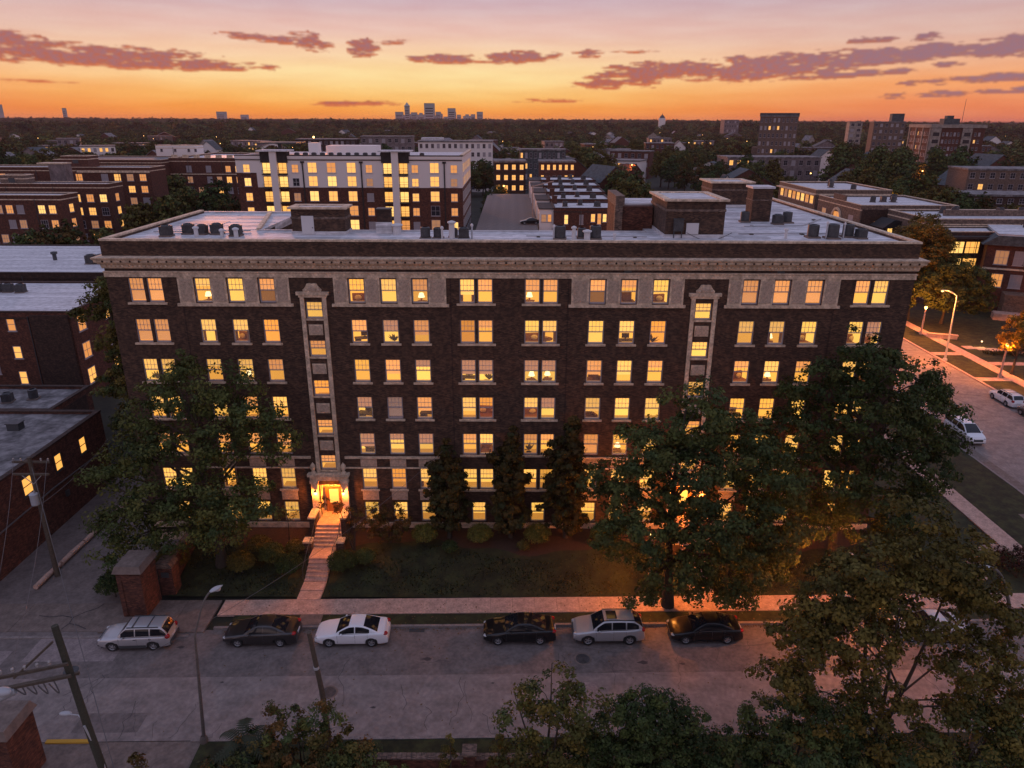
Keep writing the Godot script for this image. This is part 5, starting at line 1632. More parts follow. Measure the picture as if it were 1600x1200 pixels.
	tree("low_bush", "spiky-topped bush at the bottom edge left of the sumac", Vector3(-17.2, 0, 25.2), 3.4, 0.07, [[0, 3.0, 0, 0.4, 1.0, 0.4], [0.8, 2.6, 0, 0.35, 0.9, 0.35], [-0.6, 2.2, 0, 0.4, 0.9, 0.4], [0.2, 1.2, 0.4, 1.5, 1.0, 1.2]], 1.3, 24, 0.16, DEEP, 63, 0.3, 4, Vector3.ZERO, 0.45, "shrub")
	tree("young_conifer", "small golden-green conifer by the low brick wall at the bottom edge", Vector3(-3.0, 0, 22.6), 2.9, 0.06, [[0, 2.7, 0, 0.25, 0.5, 0.25], [0, 1.9, 0, 0.5, 0.7, 0.5], [0, 1.0, 0, 0.75, 0.8, 0.75]], 2.2, 22, 0.14, OLIVE, 11, 0.2, 1, Vector3.ZERO, 0.3)
	tree("young_conifer", "small olive conifer at the bottom edge left of the twiggy tree", Vector3(-0.6, 0, 23.0), 3.6, 0.06, [[0, 3.4, 0, 0.3, 0.6, 0.3], [0, 2.4, 0, 0.55, 0.8, 0.55], [0, 1.2, 0, 0.9, 0.9, 0.9]], 2.0, 22, 0.14, OLIVE, 12, 0.22, 1, Vector3.ZERO, 0.3)
	sumac()
	# three narrow magnolias against the wall
	for q in [[-4.85, 0.45, 7.8, 1.65, "leftmost of the three narrow dark magnolias against the block", 13], [-0.15, 0.5, 8.8, 1.55, "middle of the three narrow dark magnolias against the block", 14], [4.1, 0.5, 9.7, 1.75, "rightmost and tallest of the three narrow dark magnolias", 15]]:
		var h: float = q[2]
		var w: float = q[3]
		var bl := []
		for k in 6:
			var u := k / 5.0
			var ww := w * (0.62 + 0.38 * sin(PI * (0.25 + u * 0.72)))
			bl.append([0.25 * sin(k * 2.3 + q[5]), 1.95 + (h - 1.95) * u * 0.93, 0.25 + 0.2 * cos(k * 1.9), ww * (1.0 if k < 5 else 0.55), h * 0.13, ww * 0.8 * (1.0 if k < 5 else 0.6)])
		tree("magnolia_tree", q[4], Vector3(q[0], 1.0, q[1] + 0.9), h - 0.5, 0.16, bl, 1.7, 26, 0.26, MAGNOLIA, q[5], 0.36, 1, Vector3.ZERO, 0.6)
	# dogwood by the entrance
	tree("dogwood_tree", "small rusty-leaved dogwood leaning over the lit entrance steps", Vector3(-11.9, 0.6, 2.8), 4.0, 0.12, [[-0.5, 3.9, 0, 0.9, 0.7, 0.8], [0.7, 3.2, 0.3, 1.2, 1.0, 1.0], [-1.5, 4.5, 0.1, 0.8, 0.35, 0.6], [1.7, 2.4, 0.2, 1.0, 0.8, 0.9], [0.2, 2.3, 0.4, 0.7, 0.7, 0.8]], 0.9, 15, 0.15, lighter(RUST, 1.3), 16, 0.32, 2, Vector3(-0.3, 0, 0))
	tree("dogwood_tree", "rounded rusty dogwood between the entrance dogwood and first clipped shrub", Vector3(-9.3, 0.8, 2.0), 3.2, 0.1, [[0, 2.7, 0, 1.3, 0.9, 1.0], [-1.0, 2.0, 0.3, 1.1, 0.8, 0.9], [1.2, 1.9, 0.3, 1.0, 0.8, 0.9], [0, 1.5, 0.6, 1.3, 0.8, 0.9]], 1.5, 24, 0.15, RUST, 17, 0.32, 3)
	tree("sapling", "thin young tree standing left of the lit entrance steps", Vector3(-17.1, 0.9, 1.7), 2.9, 0.05, [[0, 2.6, 0, 0.55, 0.5, 0.5], [-0.4, 2.2, 0.1, 0.4, 0.4, 0.4], [0.4, 2.2, 0, 0.4, 0.35, 0.4]], 1.6, 12, 0.13, OLIVE, 18, 0.25)
	var shrubs := [
		[-6.6, 2.2, 1.0, WINDOWLIT, "leftmost clipped round shrub in the bed before the magnolias"], [-2.4, 2.1, 1.0, WINDOWLIT, "second clipped round shrub, between left and middle magnolia"], [2.0, 2.2, 1.05, WINDOWLIT, "third clipped round shrub, before the rightmost magnolia"], [7.0, 2.2, 1.0, WINDOWLIT, "yellow-green round shrub at the edge of the big maple"],
		[-10.75, 4.4, 0.8, GREEN, "loose light green shrub on the lawn right of the steps"], [-17.6, 4.3, 1.0, GREEN, "leafy shrub left of the lower entrance steps"], [-18.9, 3.3, 0.9, OLIVE, "yellowish shrub under the open-crowned tree, by the wall"], [-16.1, 5.3, 1.0, DEEP, "dark hedge clump left of the garden path"], [-16.2, 3.3, 0.7, OLIVE, "small lit shrub beside the left stair pedestal"],
		[-12.3, 5.2, 1.05, DEEP, "dark hedge clump right of the garden path"], [-19.6, 5.2, 1.0, OLIVE, "low yellowish shrub at the foot of the open-crowned tree"], [-27.7, 7.5, 1.15, DEEP, "dark round clipped bush left of the tall gate pillar"], [-4.6, 3.1, 0.6, DEEP, "low dark shrub at the foot of the leftmost magnolia"], [0.9, 2.9, 0.5, OLIVE, "tiny olive shrub between the clipped shrubs"], [-12.0, 4.2, 0.55, RUST, "small rusty shrub at the foot of the entrance dogwood"],
		[15.8, 3.4, 0.9, OLIVE, "shrub in the lit bed between the two big trees, left"], [18.4, 4.2, 0.8, RUST, "rust-coloured shrub in the lit bed between the two big trees"], [-25.0, 4.4, 1.2, OLIVE, "yellow-lit ivy clump on the wall behind the letterbox pier"]]
	for k in shrubs.size():
		var q = shrubs[k]
		var m := MB.new()
		var r: float = q[2]
		scrub(m, Vector3(0, r * 0.75, 0), Vector3(r, r * 0.9, r), int(6500 * r * r), 0.12, q[3], 40 + k)
		var t := thing("round_shrub", q[4], "shrub", Vector3(q[0], lawn_height(q[0], q[1]) if q[0] > -24.0 else 0.05, q[1]), 0.0, "shrubs before the dark block")
		part(t, "foliage", m, M.leaf)
		part(t, "stem", MB.new().tube([Vector3(0, -0.1, 0), Vector3(0.05, r * 0.8, 0)], [0.05, 0.02], 6), M.bark)
	# trees beside the block
	tree("alley_tree", "tall loose tree squeezed between the white-roofed brick flats and the block", Vector3(-35.8, 0, -13.0), 17.5, 0.28, [[0, 17.3, 0, 1.7, 1.6, 1.6], [-1.9, 15.6, 0, 1.7, 1.4, 1.5], [1.3, 15.0, 0, 1.8, 2.0, 1.6], [0.2, 12.8, 0, 2.2, 1.9, 2.0], [1.2, 10.2, 0, 2.0, 2.0, 1.9], [-0.6, 8.2, 0, 2.0, 1.8, 1.9], [1.4, 6.4, 0, 2.1, 1.8, 1.9], [0.4, 4.2, 0, 2.3, 1.7, 2.0]], 0.62, 24, 0.28, OLIVE + GREEN, 20, 0.65)
	tree("alley_tree", "dark tree low in the gap behind the brick garage", Vector3(-37.5, 0, -22.0), 8.0, 0.22, [[0, 7.6, 0, 2.4, 2.2, 2.2], [2.4, 6.4, 0, 2.2, 2.2, 2.2], [1.0, 4.2, 0.5, 2.8, 2.2, 2.4], [3.8, 3.6, 0.5, 2.2, 2.2, 2.2], [-1.4, 3.2, 0.5, 2.0, 1.8, 2.0]], 0.6, 24, 0.3, DEEP, 21, 0.7)
	tree("corner_tree", "big olive tree rising behind the block's right corner", Vector3(66.8, 0, -69.0), 15.0, 0.4, [[0, 15.2, 0, 3.0, 2.4, 2.8], [-2.8, 13.2, 0, 2.8, 2.4, 2.6], [2.6, 13.0, 0, 2.8, 2.4, 2.6], [0.4, 11.2, 1.0, 3.6, 2.6, 3.0], [3.6, 9.6, 0, 2.6, 2.2, 2.4], [-3.4, 9.0, 0, 2.8, 2.4, 2.6], [1.2, 7.2, 1.0, 3.0, 2.2, 2.8], [-2.0, 5.4, 0.4, 2.4, 1.8, 2.2], [2.6, 5.2, 0.4, 2.0, 1.6, 2.0]], 0.6, 26, 0.32, OLIVE, 22, 0.85)
	tree("verge_tree", "tree with yellow lamplight in its leaf colour, by the short post lamp, right edge", Vector3(66.2, 0.1, -40.5), 7.0, 0.2, [[0, 6.2, 0, 2.4, 1.8, 2.2], [-2.0, 4.6, 0.6, 1.6, 1.2, 1.5], [1.6, 5.0, 0.3, 2.2, 1.8, 2.0], [0.2, 7.6, 0, 1.8, 1.2, 1.6]], 0.8, 24, 0.26, GOLD, 23, 0.55)
	tree("verge_tree", "dark tree before the brick house across the side street", Vector3(71.0, 0.1, -66.0), 9.0, 0.25, [[0, 9.0, 0, 3.4, 2.6, 3.0], [-4.0, 7.0, 0, 3.0, 2.4, 2.8], [3.6, 7.2, 0.3, 3.0, 2.4, 2.8], [-1.2, 5.0, 1.4, 3.6, 2.2, 3.0], [-7.0, 5.2, 0, 2.6, 2.2, 2.4], [4.4, 4.2, 1.2, 2.8, 2.0, 2.4]], 0.6, 24, 0.36, DEEP, 24, 0.8)
	tree("verge_tree", "tree overhanging the right edge before the brick house", Vector3(84.0, 0.1, -60.0), 13.0, 0.3, [[0, 13.2, 0, 3.2, 2.6, 3.0], [-2.8, 11.0, 0, 2.6, 2.2, 2.6], [2.6, 10.4, 0, 3.0, 2.6, 2.8], [-0.4, 8.4, 0.8, 3.2, 2.2, 2.8]], 0.6, 24, 0.36, OLIVE, 25, 0.8)
	tree("verge_tree", "slim tree on the side street pavement behind the big right tree", Vector3(43.2, 0.1, -18.5), 6.0, 0.14, [[0, 5.4, 0, 1.5, 1.4, 1.4], [0.8, 4.2, 0.4, 1.3, 1.0, 1.2]], 0.8, 22, 0.24, DEEP, 26, 0.5)

func sumac() -> void:
	var t := thing("sumac", "feathery palm-like sumac with long drooping fronds, lower left", "shrub", Vector3(-12.9, 0, 23.4))
	part(t, "stem", MB.new().tube([Vector3.ZERO, Vector3(0.1, 2.0, 0), Vector3(0.3, 4.0, 0)], [0.09, 0.06, 0.04], 7), M.bark)
	var rng := RandomNumberGenerator.new()
	rng.seed = 66
	for k in 17:
		var m := MB.new()
		var a := k * 2.4
		var o := Vector3(0.1 + 0.2 * (k % 3) / 3.0, 2.1 + 2.0 * (k / 17.0), 0)
		var out := Vector3(cos(a), 0, sin(a))
		var len_ := rng.randf_range(1.3, 1.9)
		var prev := o
		var up := rng.randf_range(0.5, 1.3)
		for j in 15:
			var u := (j + 1) / 15.0
			var p := o + out * len_ * u + Vector3(0, (up * u - (up + 0.35) * u * u) * len_ * 0.9, 0)
			var d := (p - prev).normalized()
			var s := d.cross(Vector3.UP).normalized()
			m.bar(prev, p, 0.02, 0.02)
			var ll := 0.42 * sin(PI * clampf(u * 0.8 + 0.18, 0, 1))
			for e in [-1, 1]:
				var tip: Vector3 = p + s * e * ll + d * 0.14 - Vector3(0, 0.12, 0)
				m.quad(p - d * 0.05, p + d * 0.05, tip, p.lerp(tip, 0.5) - d * 0.06)
			prev = p
		part(t, "frond", m, M.frond)

# ---------------------------------------------------------------- cars
func prof(p: Array, x: float) -> float:
	if x <= p[0][0]:
		return p[0][1]
	for k in range(1, p.size()):
		if x <= p[k][0]:
			var t: float = (x - p[k - 1][0]) / (p[k][0] - p[k - 1][0])
			t = t * t * (3 - 2 * t) * 0.4 + t * 0.6
			return lerpf(p[k - 1][1], p[k][1], t)
	return p[-1][1]

var CAR := {
	"sedan": {"w": 1.80, "belt": [[-2.32, 0.62], [-2.24, 0.72], [-1.6, 0.86], [-0.9, 0.96], [0.6, 1.0], [1.5, 1.04], [2.05, 1.03], [2.24, 0.95], [2.3, 0.66]], "ws": -1.0, "rs": -0.10, "re": 0.75, "rb": 1.72, "roof": 1.45, "wr": 0.33, "fa": -1.40, "ra": 1.28, "sill": 0.24},
	"suv": {"w": 1.86, "belt": [[-2.28, 0.66], [-2.22, 0.84], [-1.6, 0.97], [-1.0, 1.06], [1.0, 1.10], [1.95, 1.18], [2.2, 1.12], [2.28, 0.74]], "ws": -1.08, "rs": -0.30, "re": 1.55, "rb": 2.20, "roof": 1.66, "wr": 0.37, "fa": -1.36, "ra": 1.30, "sill": 0.30},
	"wagon": {"w": 1.75, "belt": [[-2.24, 0.62], [-2.18, 0.80], [-1.5, 0.90], [-0.95, 0.97], [1.9, 1.02], [2.15, 1.0], [2.22, 0.66]], "ws": -1.0, "rs": -0.42, "re": 1.75, "rb": 2.17, "roof": 1.57, "wr": 0.34, "fa": -1.33, "ra": 1.20, "sill": 0.28},
	"van": {"w": 1.95, "belt": [[-2.5, 0.62], [-2.42, 0.86], [-1.9, 1.0], [-1.5, 1.08], [2.1, 1.12], [2.42, 1.1], [2.5, 0.68]], "ws": -1.62, "rs": -0.55, "re": 2.1, "rb": 2.46, "roof": 1.76, "wr": 0.35, "fa": -1.55, "ra": 1.45, "sill": 0.26},
}

func make_car(label: String, kind: String, paint: Material, at: Vector3, turn: float, trim := false) -> Node3D:
	var q: Dictionary = CAR[kind]
	var t := thing("parked_car", label, "car", at, turn, "cars parked along the kerbs")
	var bp: Array = q.belt
	var xf: float = bp[0][0]
	var xr: float = bp[-1][0]
	var hw: float = q.w / 2
	var half := func(x: float) -> float:
		var e := 0.0
		if x < xf + 0.75:
			e = (xf + 0.75 - x) / 0.75
		elif x > xr - 0.6:
			e = (x - xr + 0.6) / 0.6
		return hw * (1.0 - 0.17 * e * e)
	var bottom := func(x: float) -> float:
		var b: float = q.sill
		for a in [q.fa, q.ra]:
			var rr: float = q.wr + 0.06
			if absf(x - a) < rr:
				b = maxf(b, q.wr + sqrt(rr * rr - (x - a) * (x - a)) - 0.02)
		if x < xf + 0.5:
			b = maxf(b, lerpf(q.sill, q.sill + 0.1, (xf + 0.5 - x) / 0.5))
		return b
	var xs := []
	for k in 31:
		xs.append(lerpf(xf, xr, k / 30.0))
	for a in [q.fa, q.ra]:
		for k in 9:
			xs.append(a + (q.wr + 0.055) * cos(PI * k / 8.0))
		xs.append(a - q.wr - 0.063)
		xs.append(a + q.wr + 0.063)
	xs.sort()
	var g := []
	for x in xs:
		var w: float = half.call(x)
		var b: float = bottom.call(x)
		var top := prof(bp, x)
		var mid := maxf(lerpf(q.sill, top, 0.5), b + 0.02)
		var pts := [Vector3(x, b, w * 0.93), Vector3(x, minf(b + 0.1, mid), w * 0.985), Vector3(x, mid, w), Vector3(x, maxf(top - 0.13, mid + 0.005), w * 0.985), Vector3(x, top - 0.03, w * 0.945), Vector3(x, top, w * 0.86), Vector3(x, top + 0.025, w * 0.45), Vector3(x, top + 0.03, 0)]
		var ring := pts.duplicate()
		for k in range(6, -1, -1):
			ring.append(Vector3(pts[k].x, pts[k].y, -pts[k].z))
		g.append(ring)
	var body := MB.new()
	body.grid(g, true)
	for e in [0, g.size() - 1]:
		var ring: Array = g[e]
		var lo := Vector3(ring[0].x, ring[0].y, 0)
		for k in ring.size() - 1:
			if e == 0:
				body.tri(lo, ring[k + 1], ring[k])
			else:
				body.tri(lo, ring[k], ring[k + 1])
	# greenhouse
	var ytop := func(x: float) -> float:
		if x < q.rs:
			var u: float = clampf((x - q.ws) / (q.rs - q.ws), 0, 1)
			return lerpf(prof(bp, x) - 0.02, q.roof - 0.03, u * (1.0 + 0.25 * (1.0 - u)) if u < 1 else 1.0)
		if x > q.re:
			var u2: float = clampf((q.rb - x) / (q.rb - q.re), 0, 1)
			return lerpf(prof(bp, x) - 0.02, q.roof - 0.04, minf(u2 * (1.0 + 0.25 * (1.0 - u2)), 1.0))
		var m: float = (x - q.rs) / (q.re - q.rs)
		return q.roof - 0.03 - 0.01 * m + 0.03 * sin(m * PI)
	var edge := func(x: float) -> float:
		var tt: float = clampf((ytop.call(x) - prof(bp, x)) / (q.roof - prof(bp, x)), 0, 1)
		return half.call(x) * lerpf(0.88, 0.70, tt)
	var gx := []
	for k in 25:
		gx.append(lerpf(q.ws, q.rb, k / 24.0))
	gx.append(q.rs)
	gx.append(q.re)
	gx.sort()
	var gg := []
	for x in gx:
		var y: float = ytop.call(x)
		var bb := prof(bp, x) - 0.03
		var e: float = edge.call(x)
		var w: float = half.call(x) * 0.90
		var pts := [Vector3(x, bb, w), Vector3(x, lerpf(bb, y, 0.55), lerpf(w, e, 0.5)), Vector3(x, lerpf(bb, y, 0.92), e), Vector3(x, y, e - 0.07), Vector3(x, y + 0.02, e * 0.5), Vector3(x, y + 0.025, 0)]
		var ring := pts.duplicate()
		for k in range(4, -1, -1):
			ring.append(Vector3(pts[k].x, pts[k].y, -pts[k].z))
		gg.append(ring)
	body.grid(gg, true)
	part(t, "body", body, paint)
	# glass set just proud of the shell
	var side := func(x: float, f: float, s: float) -> Vector3:
		var y: float = ytop.call(x)
		var bb := prof(bp, x) - 0.03
		var e: float = edge.call(x)
		var w: float = half.call(x) * 0.90
		var v := Vector3(x, bb, w).lerp(Vector3(x, lerpf(bb, y, 0.55), lerpf(w, e, 0.5)), f / 0.55) if f < 0.55 else Vector3(x, lerpf(bb, y, 0.55), lerpf(w, e, 0.5)).lerp(Vector3(x, lerpf(bb, y, 0.92), e), (f - 0.55) / 0.37)
		return Vector3(v.x, v.y + 0.003, (v.z + 0.012) * s)
	var cuts := [[q.ws + 0.28, 0.22], [0.29, q.re + 0.42]] if kind == "sedan" else [[q.ws + 0.28, 0.12], [0.19, 1.02], [1.10, q.re + 0.30]]
	for s in [1.0, -1.0]:
		for c in cuts:
			var rows := []
			for k in 9:
				var x := lerpf(c[0], c[1], k / 8.0)
				rows.append([side.call(x, 0.14, s), side.call(x, 0.55, s), side.call(x, 0.87, s)])
			part(t, "side_window", MB.new().grid(rows, s < 0), M.glass_dark)
	for ends in [["windshield", q.ws + 0.05, q.rs - 0.04], ["rear_window", q.re + 0.05, q.rb - 0.06]]:
		var rows := []
		for k in 7:
			var x := lerpf(ends[1], ends[2], k / 6.0)
			var y: float = ytop.call(x)
			var e: float = edge.call(x) - 0.09
			rows.append([Vector3(x, y + 0.010, e), Vector3(x, y + 0.032, e * 0.5), Vector3(x, y + 0.037, 0), Vector3(x, y + 0.032, -e * 0.5), Vector3(x, y + 0.010, -e)])
		part(t, ends[0], MB.new().grid(rows, true), M.glass_dark)
	if kind == "suv":
		part(t, "sunroof", MB.new().box(-0.15, q.roof + 0.005, -0.4, 0.5, q.roof + 0.03, 0.4), M.glass_dark)
	if kind == "wagon":
		for x in [0.0, 0.95]:
			part(t, "roof_bar", MB.new().box(x - 0.03, q.roof + 0.01, -0.62, x + 0.03, q.roof + 0.05, 0.62), M.metal_dark)
	if kind in ["wagon", "van", "suv"]:
		for s in [-1, 1]:
			part(t, "roof_rail", MB.new().box(-0.35, q.roof - 0.02, s * 0.58 - 0.02, 1.6, q.roof + 0.03, s * 0.58 + 0.02), M.metal_dark)
	# underbody, bumpers' dark lower edge
	part(t, "underbody", MB.new().box(xf + 0.15, 0.2, -hw * 0.8, xr - 0.15, 0.5, hw * 0.8), M.metal_dark)
	if trim:
		for s in [-1, 1]:
			part(t, "side_trim", MB.new().box(q.fa + q.wr + 0.08, q.sill - 0.02, s * (hw * 0.99) - 0.02, q.ra - q.wr - 0.08, q.sill + 0.17, s * (hw * 0.99) + 0.02), M.metal_dark)
		for e in [[xf - 0.03, xf + 0.2], [xr - 0.2, xr + 0.04]]:
			part(t, "bumper_trim", MB.new().box(e[0], q.sill + 0.06, -hw * 0.80, e[1], q.sill + 0.30, hw * 0.80), M.metal_dark)
	var fy := prof(bp, xf + 0.06)
	part(t, "grille", MB.new().box(xf - 0.015, q.sill + 0.22, -hw * 0.5, xf + 0.1, fy - 0.08, hw * 0.5), M.metal_dark)
	part(t, "number_plate", MB.new().box(xr - 0.05, 0.62, -0.24, xr + 0.025, 0.75, 0.24), M.white_paint)
	for s in [-1, 1]:
		part(t, "headlight", MB.new().ball(Vector3(xf + 0.20, fy - 0.06, s * hw * 0.70), Vector3(0.23, 0.08, 0.17), 6, 10), M.headlight)
		part(t, "taillight", MB.new().ball(Vector3(xr - 0.17, prof(bp, xr - 0.2) - 0.10, s * hw * 0.72), Vector3(0.20, 0.10 if kind == "sedan" else 0.17, 0.18), 6, 10), M.taillight)
		part(t, "mirror", MB.new().ball(Vector3(q.ws + 0.42, prof(bp, q.ws) + 0.08, s * (hw + 0.06)), Vector3(0.07, 0.07, 0.11), 5, 8), paint)
		for x in [0.05, 1.0]:
			part(t, "door_handle", MB.new().box(x, prof(bp, x) - 0.15, s * hw * 0.985 - 0.02, x + 0.17, prof(bp, x) - 0.12, s * hw * 0.985 + 0.025), M.metal_dark if kind == "wagon" else paint)
		part(t, "belt_trim", MB.new().bar(Vector3(q.ws + 0.25, prof(bp, -0.5) - 0.005, s * hw * 0.915), Vector3(q.re + 0.35, prof(bp, q.re) - 0.005, s * hw * 0.905), 0.02, 0.02), M.metal_dark)
		for x in [0.255, -0.86, 1.05]:
			part(t, "door_gap", MB.new().box(x - 0.006, q.sill + 0.1, s * hw * 0.975 - 0.02, x + 0.006, prof(bp, x) - 0.06, s * hw * 0.985 + 0.012), M.metal_dark)
		for a in [q.fa, q.ra]:
			var c := Vector3(a, q.wr, s * (hw - 0.13))
			var r: float = q.wr
			var tyre := MB.new()
			tyre.lathe(Vector3.ZERO, [[r * 0.62, -0.1], [r * 0.93, -0.105], [r, -0.07], [r, 0.07], [r * 0.93, 0.105], [r * 0.62, 0.1]], 22)
			var ty := part(t, "wheel", tyre, M.tyre, c)
			ty.rotation.x = PI / 2
			var rim := MB.new()
			rim.lathe(Vector3.ZERO, [[r * 0.64, 0.085 * s], [r * 0.58, 0.095 * s], [r * 0.54, 0.05 * s]], 18)
			for k in 5:
				rim.obox(Transform3D(Basis(Vector3.UP, TAU * k / 5), Vector3.ZERO) * Transform3D(Basis(), Vector3(r * 0.3, 0.07 * s, 0)), Vector3(r * 0.56, 0.03, 0.075))
			rim.ball(Vector3(0, 0.075 * s, 0), Vector3(0.06, 0.03, 0.06), 4, 8)
			part(ty, "rim", rim, M.rim)
			part(ty, "brake_disc", MB.new().lathe(Vector3(0, 0.02 * s, 0), [[0.0, 0], [r * 0.5, 0], [r * 0.5, 0.01]], 14), M.metal_dark)
	return t

func paint(key: String, r: float, g: float, b: float, metal: float) -> StandardMaterial3D:
	var m := mat(key, r, g, b, 0.35, null, 1.0, metal)
	m.clearcoat_enabled = true
	m.clearcoat = 1.0
	m.clearcoat_roughness = 0.06
	if r < 0.02:
		m.metallic_specular = 0.2
	return m

func cars() -> void:
	mat("headlight", 0.55, 0.55, 0.56, 0.08, null, 1.0, 0.3)
	mat("taillight", 0.35, 0.012, 0.012, 0.12)
	mat("tyre", 0.02, 0.02, 0.021, 0.85)
	mat("rim", 0.45, 0.45, 0.47, 0.35, null, 1.0, 0.7)
	var silver := paint("paint_silver", 0.50, 0.49, 0.50, 0.5)
	var black := paint("paint_black", 0.010, 0.010, 0.011, 0.1)
	var graphite := paint("paint_graphite", 0.035, 0.030, 0.030, 0.4)
	var white := paint("paint_white", 0.80, 0.80, 0.82, 0.0)
	make_car("silver estate car with roof bars parked leftmost, beside the tall gate pillar", "wagon", silver, Vector3(-23.75, 0, 12.15), 0.045, true)
	make_car("dark grey saloon parked between the silver estate and the white saloon", "sedan", graphite, Vector3(-15.95, 0, 11.75), 0.02)
	make_car("white saloon parked on the front street beside the entrance path", "sedan", white, Vector3(-10.15, 0, 11.7), 0.02)
	make_car("black saloon left of the silver crossover, parked before the lawn", "sedan", black, Vector3(0.55, 0, 11.45), 0.02)
	make_car("silver crossover with dark sunroof parked between the two black saloons", "suv", silver, Vector3(6.25, 0, 11.4), 0.02)
	make_car("black saloon parked under the big maple, right of the silver crossover", "sedan", black, Vector3(12.55, 0, 11.3), 0.02)
	make_car("silver saloon half hidden under the yellow-green tree, rightmost on the front street", "sedan", silver, Vector3(27.2, 0, 11.0), 0.02)
	make_car("white people carrier facing the camera on the near side of the side street", "van", white, Vector3(48.1, 0, -20.6), PI / 2)
	make_car("white estate car parked at the far kerb of the lit side street", "wagon", white, Vector3(59.0, 0, -30.6), -PI / 2)
	make_car("dark estate car parked behind the white one, cut by the right edge", "wagon", graphite, Vector3(59.0, 0, -25.4), -PI / 2)
	make_car("dark car parked far off in the yard beyond the long roof", "sedan", black, Vector3(4.0, 9.2, -118.0), 0.1)

# ---------------------------------------------------------------- neighbouring buildings
var pane_cache := {}

func pane_set(w: float, h: float, bars: int) -> Array:
	var key := "%.2f/%.2f/%d" % [w, h, bars]
	if not pane_cache.has(key):
		var f := MB.new()
		var r := 0.07
		f.box(-w / 2, 0, 0, -w / 2 + r, h, 0.06)
		f.box(w / 2 - r, 0, 0, w / 2, h, 0.06)
		f.box(-w / 2 + r, 0, 0, w / 2 - r, r, 0.06)
		f.box(-w / 2 + r, h - r, 0, w / 2 - r, h, 0.06)
		f.box(-w / 2 + r, h * 0.5 - 0.03, 0, w / 2 - r, h * 0.5 + 0.03, 0.05)
		for k in range(1, bars):
			var x := -w / 2 + w * k / bars
			f.box(x - 0.03, r, 0, x + 0.03, h * 0.5 - 0.03, 0.045)
			f.box(x - 0.03, h * 0.5 + 0.03, 0, x + 0.03, h - r, 0.045)
		f.box(-w / 2 - 0.08, -0.12, 0, w / 2 + 0.08, 0.0, 0.1)
		pane_cache[key] = [f.mesh(), MB.new().box(-w / 2 + r, r, 0.004, w / 2 - r, h - r, 0.022).mesh()]
	return pane_cache[key]

# face: "f" looks to +z, "r" to +x, "l" to -x
func far_window(b: Node3D, face: String, u: float, y: float, off: float, w: float, h: float, state: String, bars := 2, frame: Material = null) -> void:
	if state == " ":
		return
	var s := pane_set(w, h, bars)
	var at := Vector3(u, y, off) if face == "f" else Vector3(off, y, u)
	var o := part(b, "window", s[0], frame if frame else M.frame_paint, at)
	o.rotation.y = {"f": 0.0, "r": PI / 2, "l": -PI / 2}[face]
	part(o, "pane", s[1], {"a": M.lit_a, "b": M.lit_b, "c": M.lit_c, "d": M.lit_d, ".": M.window_dark, "w": M.window_blind}[state])

func window_row(b: Node3D, face: String, u0: float, step: float, y: float, off: float, w: float, h: float, pattern: String, bars := 2, frame: Material = null) -> void:
	for k in pattern.length():
		far_window(b, face, u0 + step * k, y, off, w, h, pattern[k], bars, frame)

# flat-roofed block; z1 is the front (nearer), z0 the back
func block(called: String, label: String, x0: float, z0: float, x1: float, z1: float, h: float, wall: Material, roof: Material, lip := 0.5, y0 := -0.2, coping: Material = null, cat := "building") -> Node3D:
	var b := thing(called, label, cat)
	part(b, "wall", MB.new().box(x0, y0, z0, x1, h - lip, z1, true), wall)
	var p := MB.new()
	p.box(x0, h - lip, z1 - 0.3, x1, h, z1)
	p.box(x0, h - lip, z0, x1, h, z0 + 0.3)
	p.box(x0, h - lip, z0 + 0.3, x0 + 0.3, h, z1 - 0.3)
	p.box(x1 - 0.3, h - lip, z0 + 0.3, x1, h, z1 - 0.3)
	part(b, "parapet", p, wall)
	var c := MB.new()
	c.box(x0 - 0.06, h, z1 - 0.36, x1 + 0.06, h + 0.12, z1 + 0.06)
	c.box(x0 - 0.06, h, z0 - 0.06, x1 + 0.06, h + 0.12, z0 + 0.36)
	c.box(x0 - 0.06, h, z0 + 0.36, x0 + 0.36, h + 0.12, z1 - 0.36)
	c.box(x1 - 0.36, h, z0 + 0.36, x1 + 0.06, h + 0.12, z1 - 0.36)
	part(b, "coping", c, coping if coping else M.stone)
	part(b, "roof", MB.new().box(x0 + 0.3, h - lip, z0 + 0.3, x1 - 0.3, h - lip + 0.18, z1 - 0.3), roof)
	if h > 9.0:
		for y in [h - lip - 0.55, 0.9]:
			part(b, "string_course", MB.new().box(x0 - 0.07, y, z1, x1 + 0.07, y + 0.22, z1 + 0.07).box(x0 - 0.07, y, z0, x0, y + 0.22, z1).box(x1, y, z0, x1 + 0.07, y + 0.22, z1), coping if coping else M.stone)
		for k in int((x1 - x0) / 11.0):
			var x := x0 + 6.1 + k * 11.0
			part(b, "downpipe", MB.new().tube([Vector3(x, 0, z1 + 0.1), Vector3(x, h - lip - 0.2, z1 + 0.1)], [0.07, 0.07], 6), M.metal_dark)
	return b

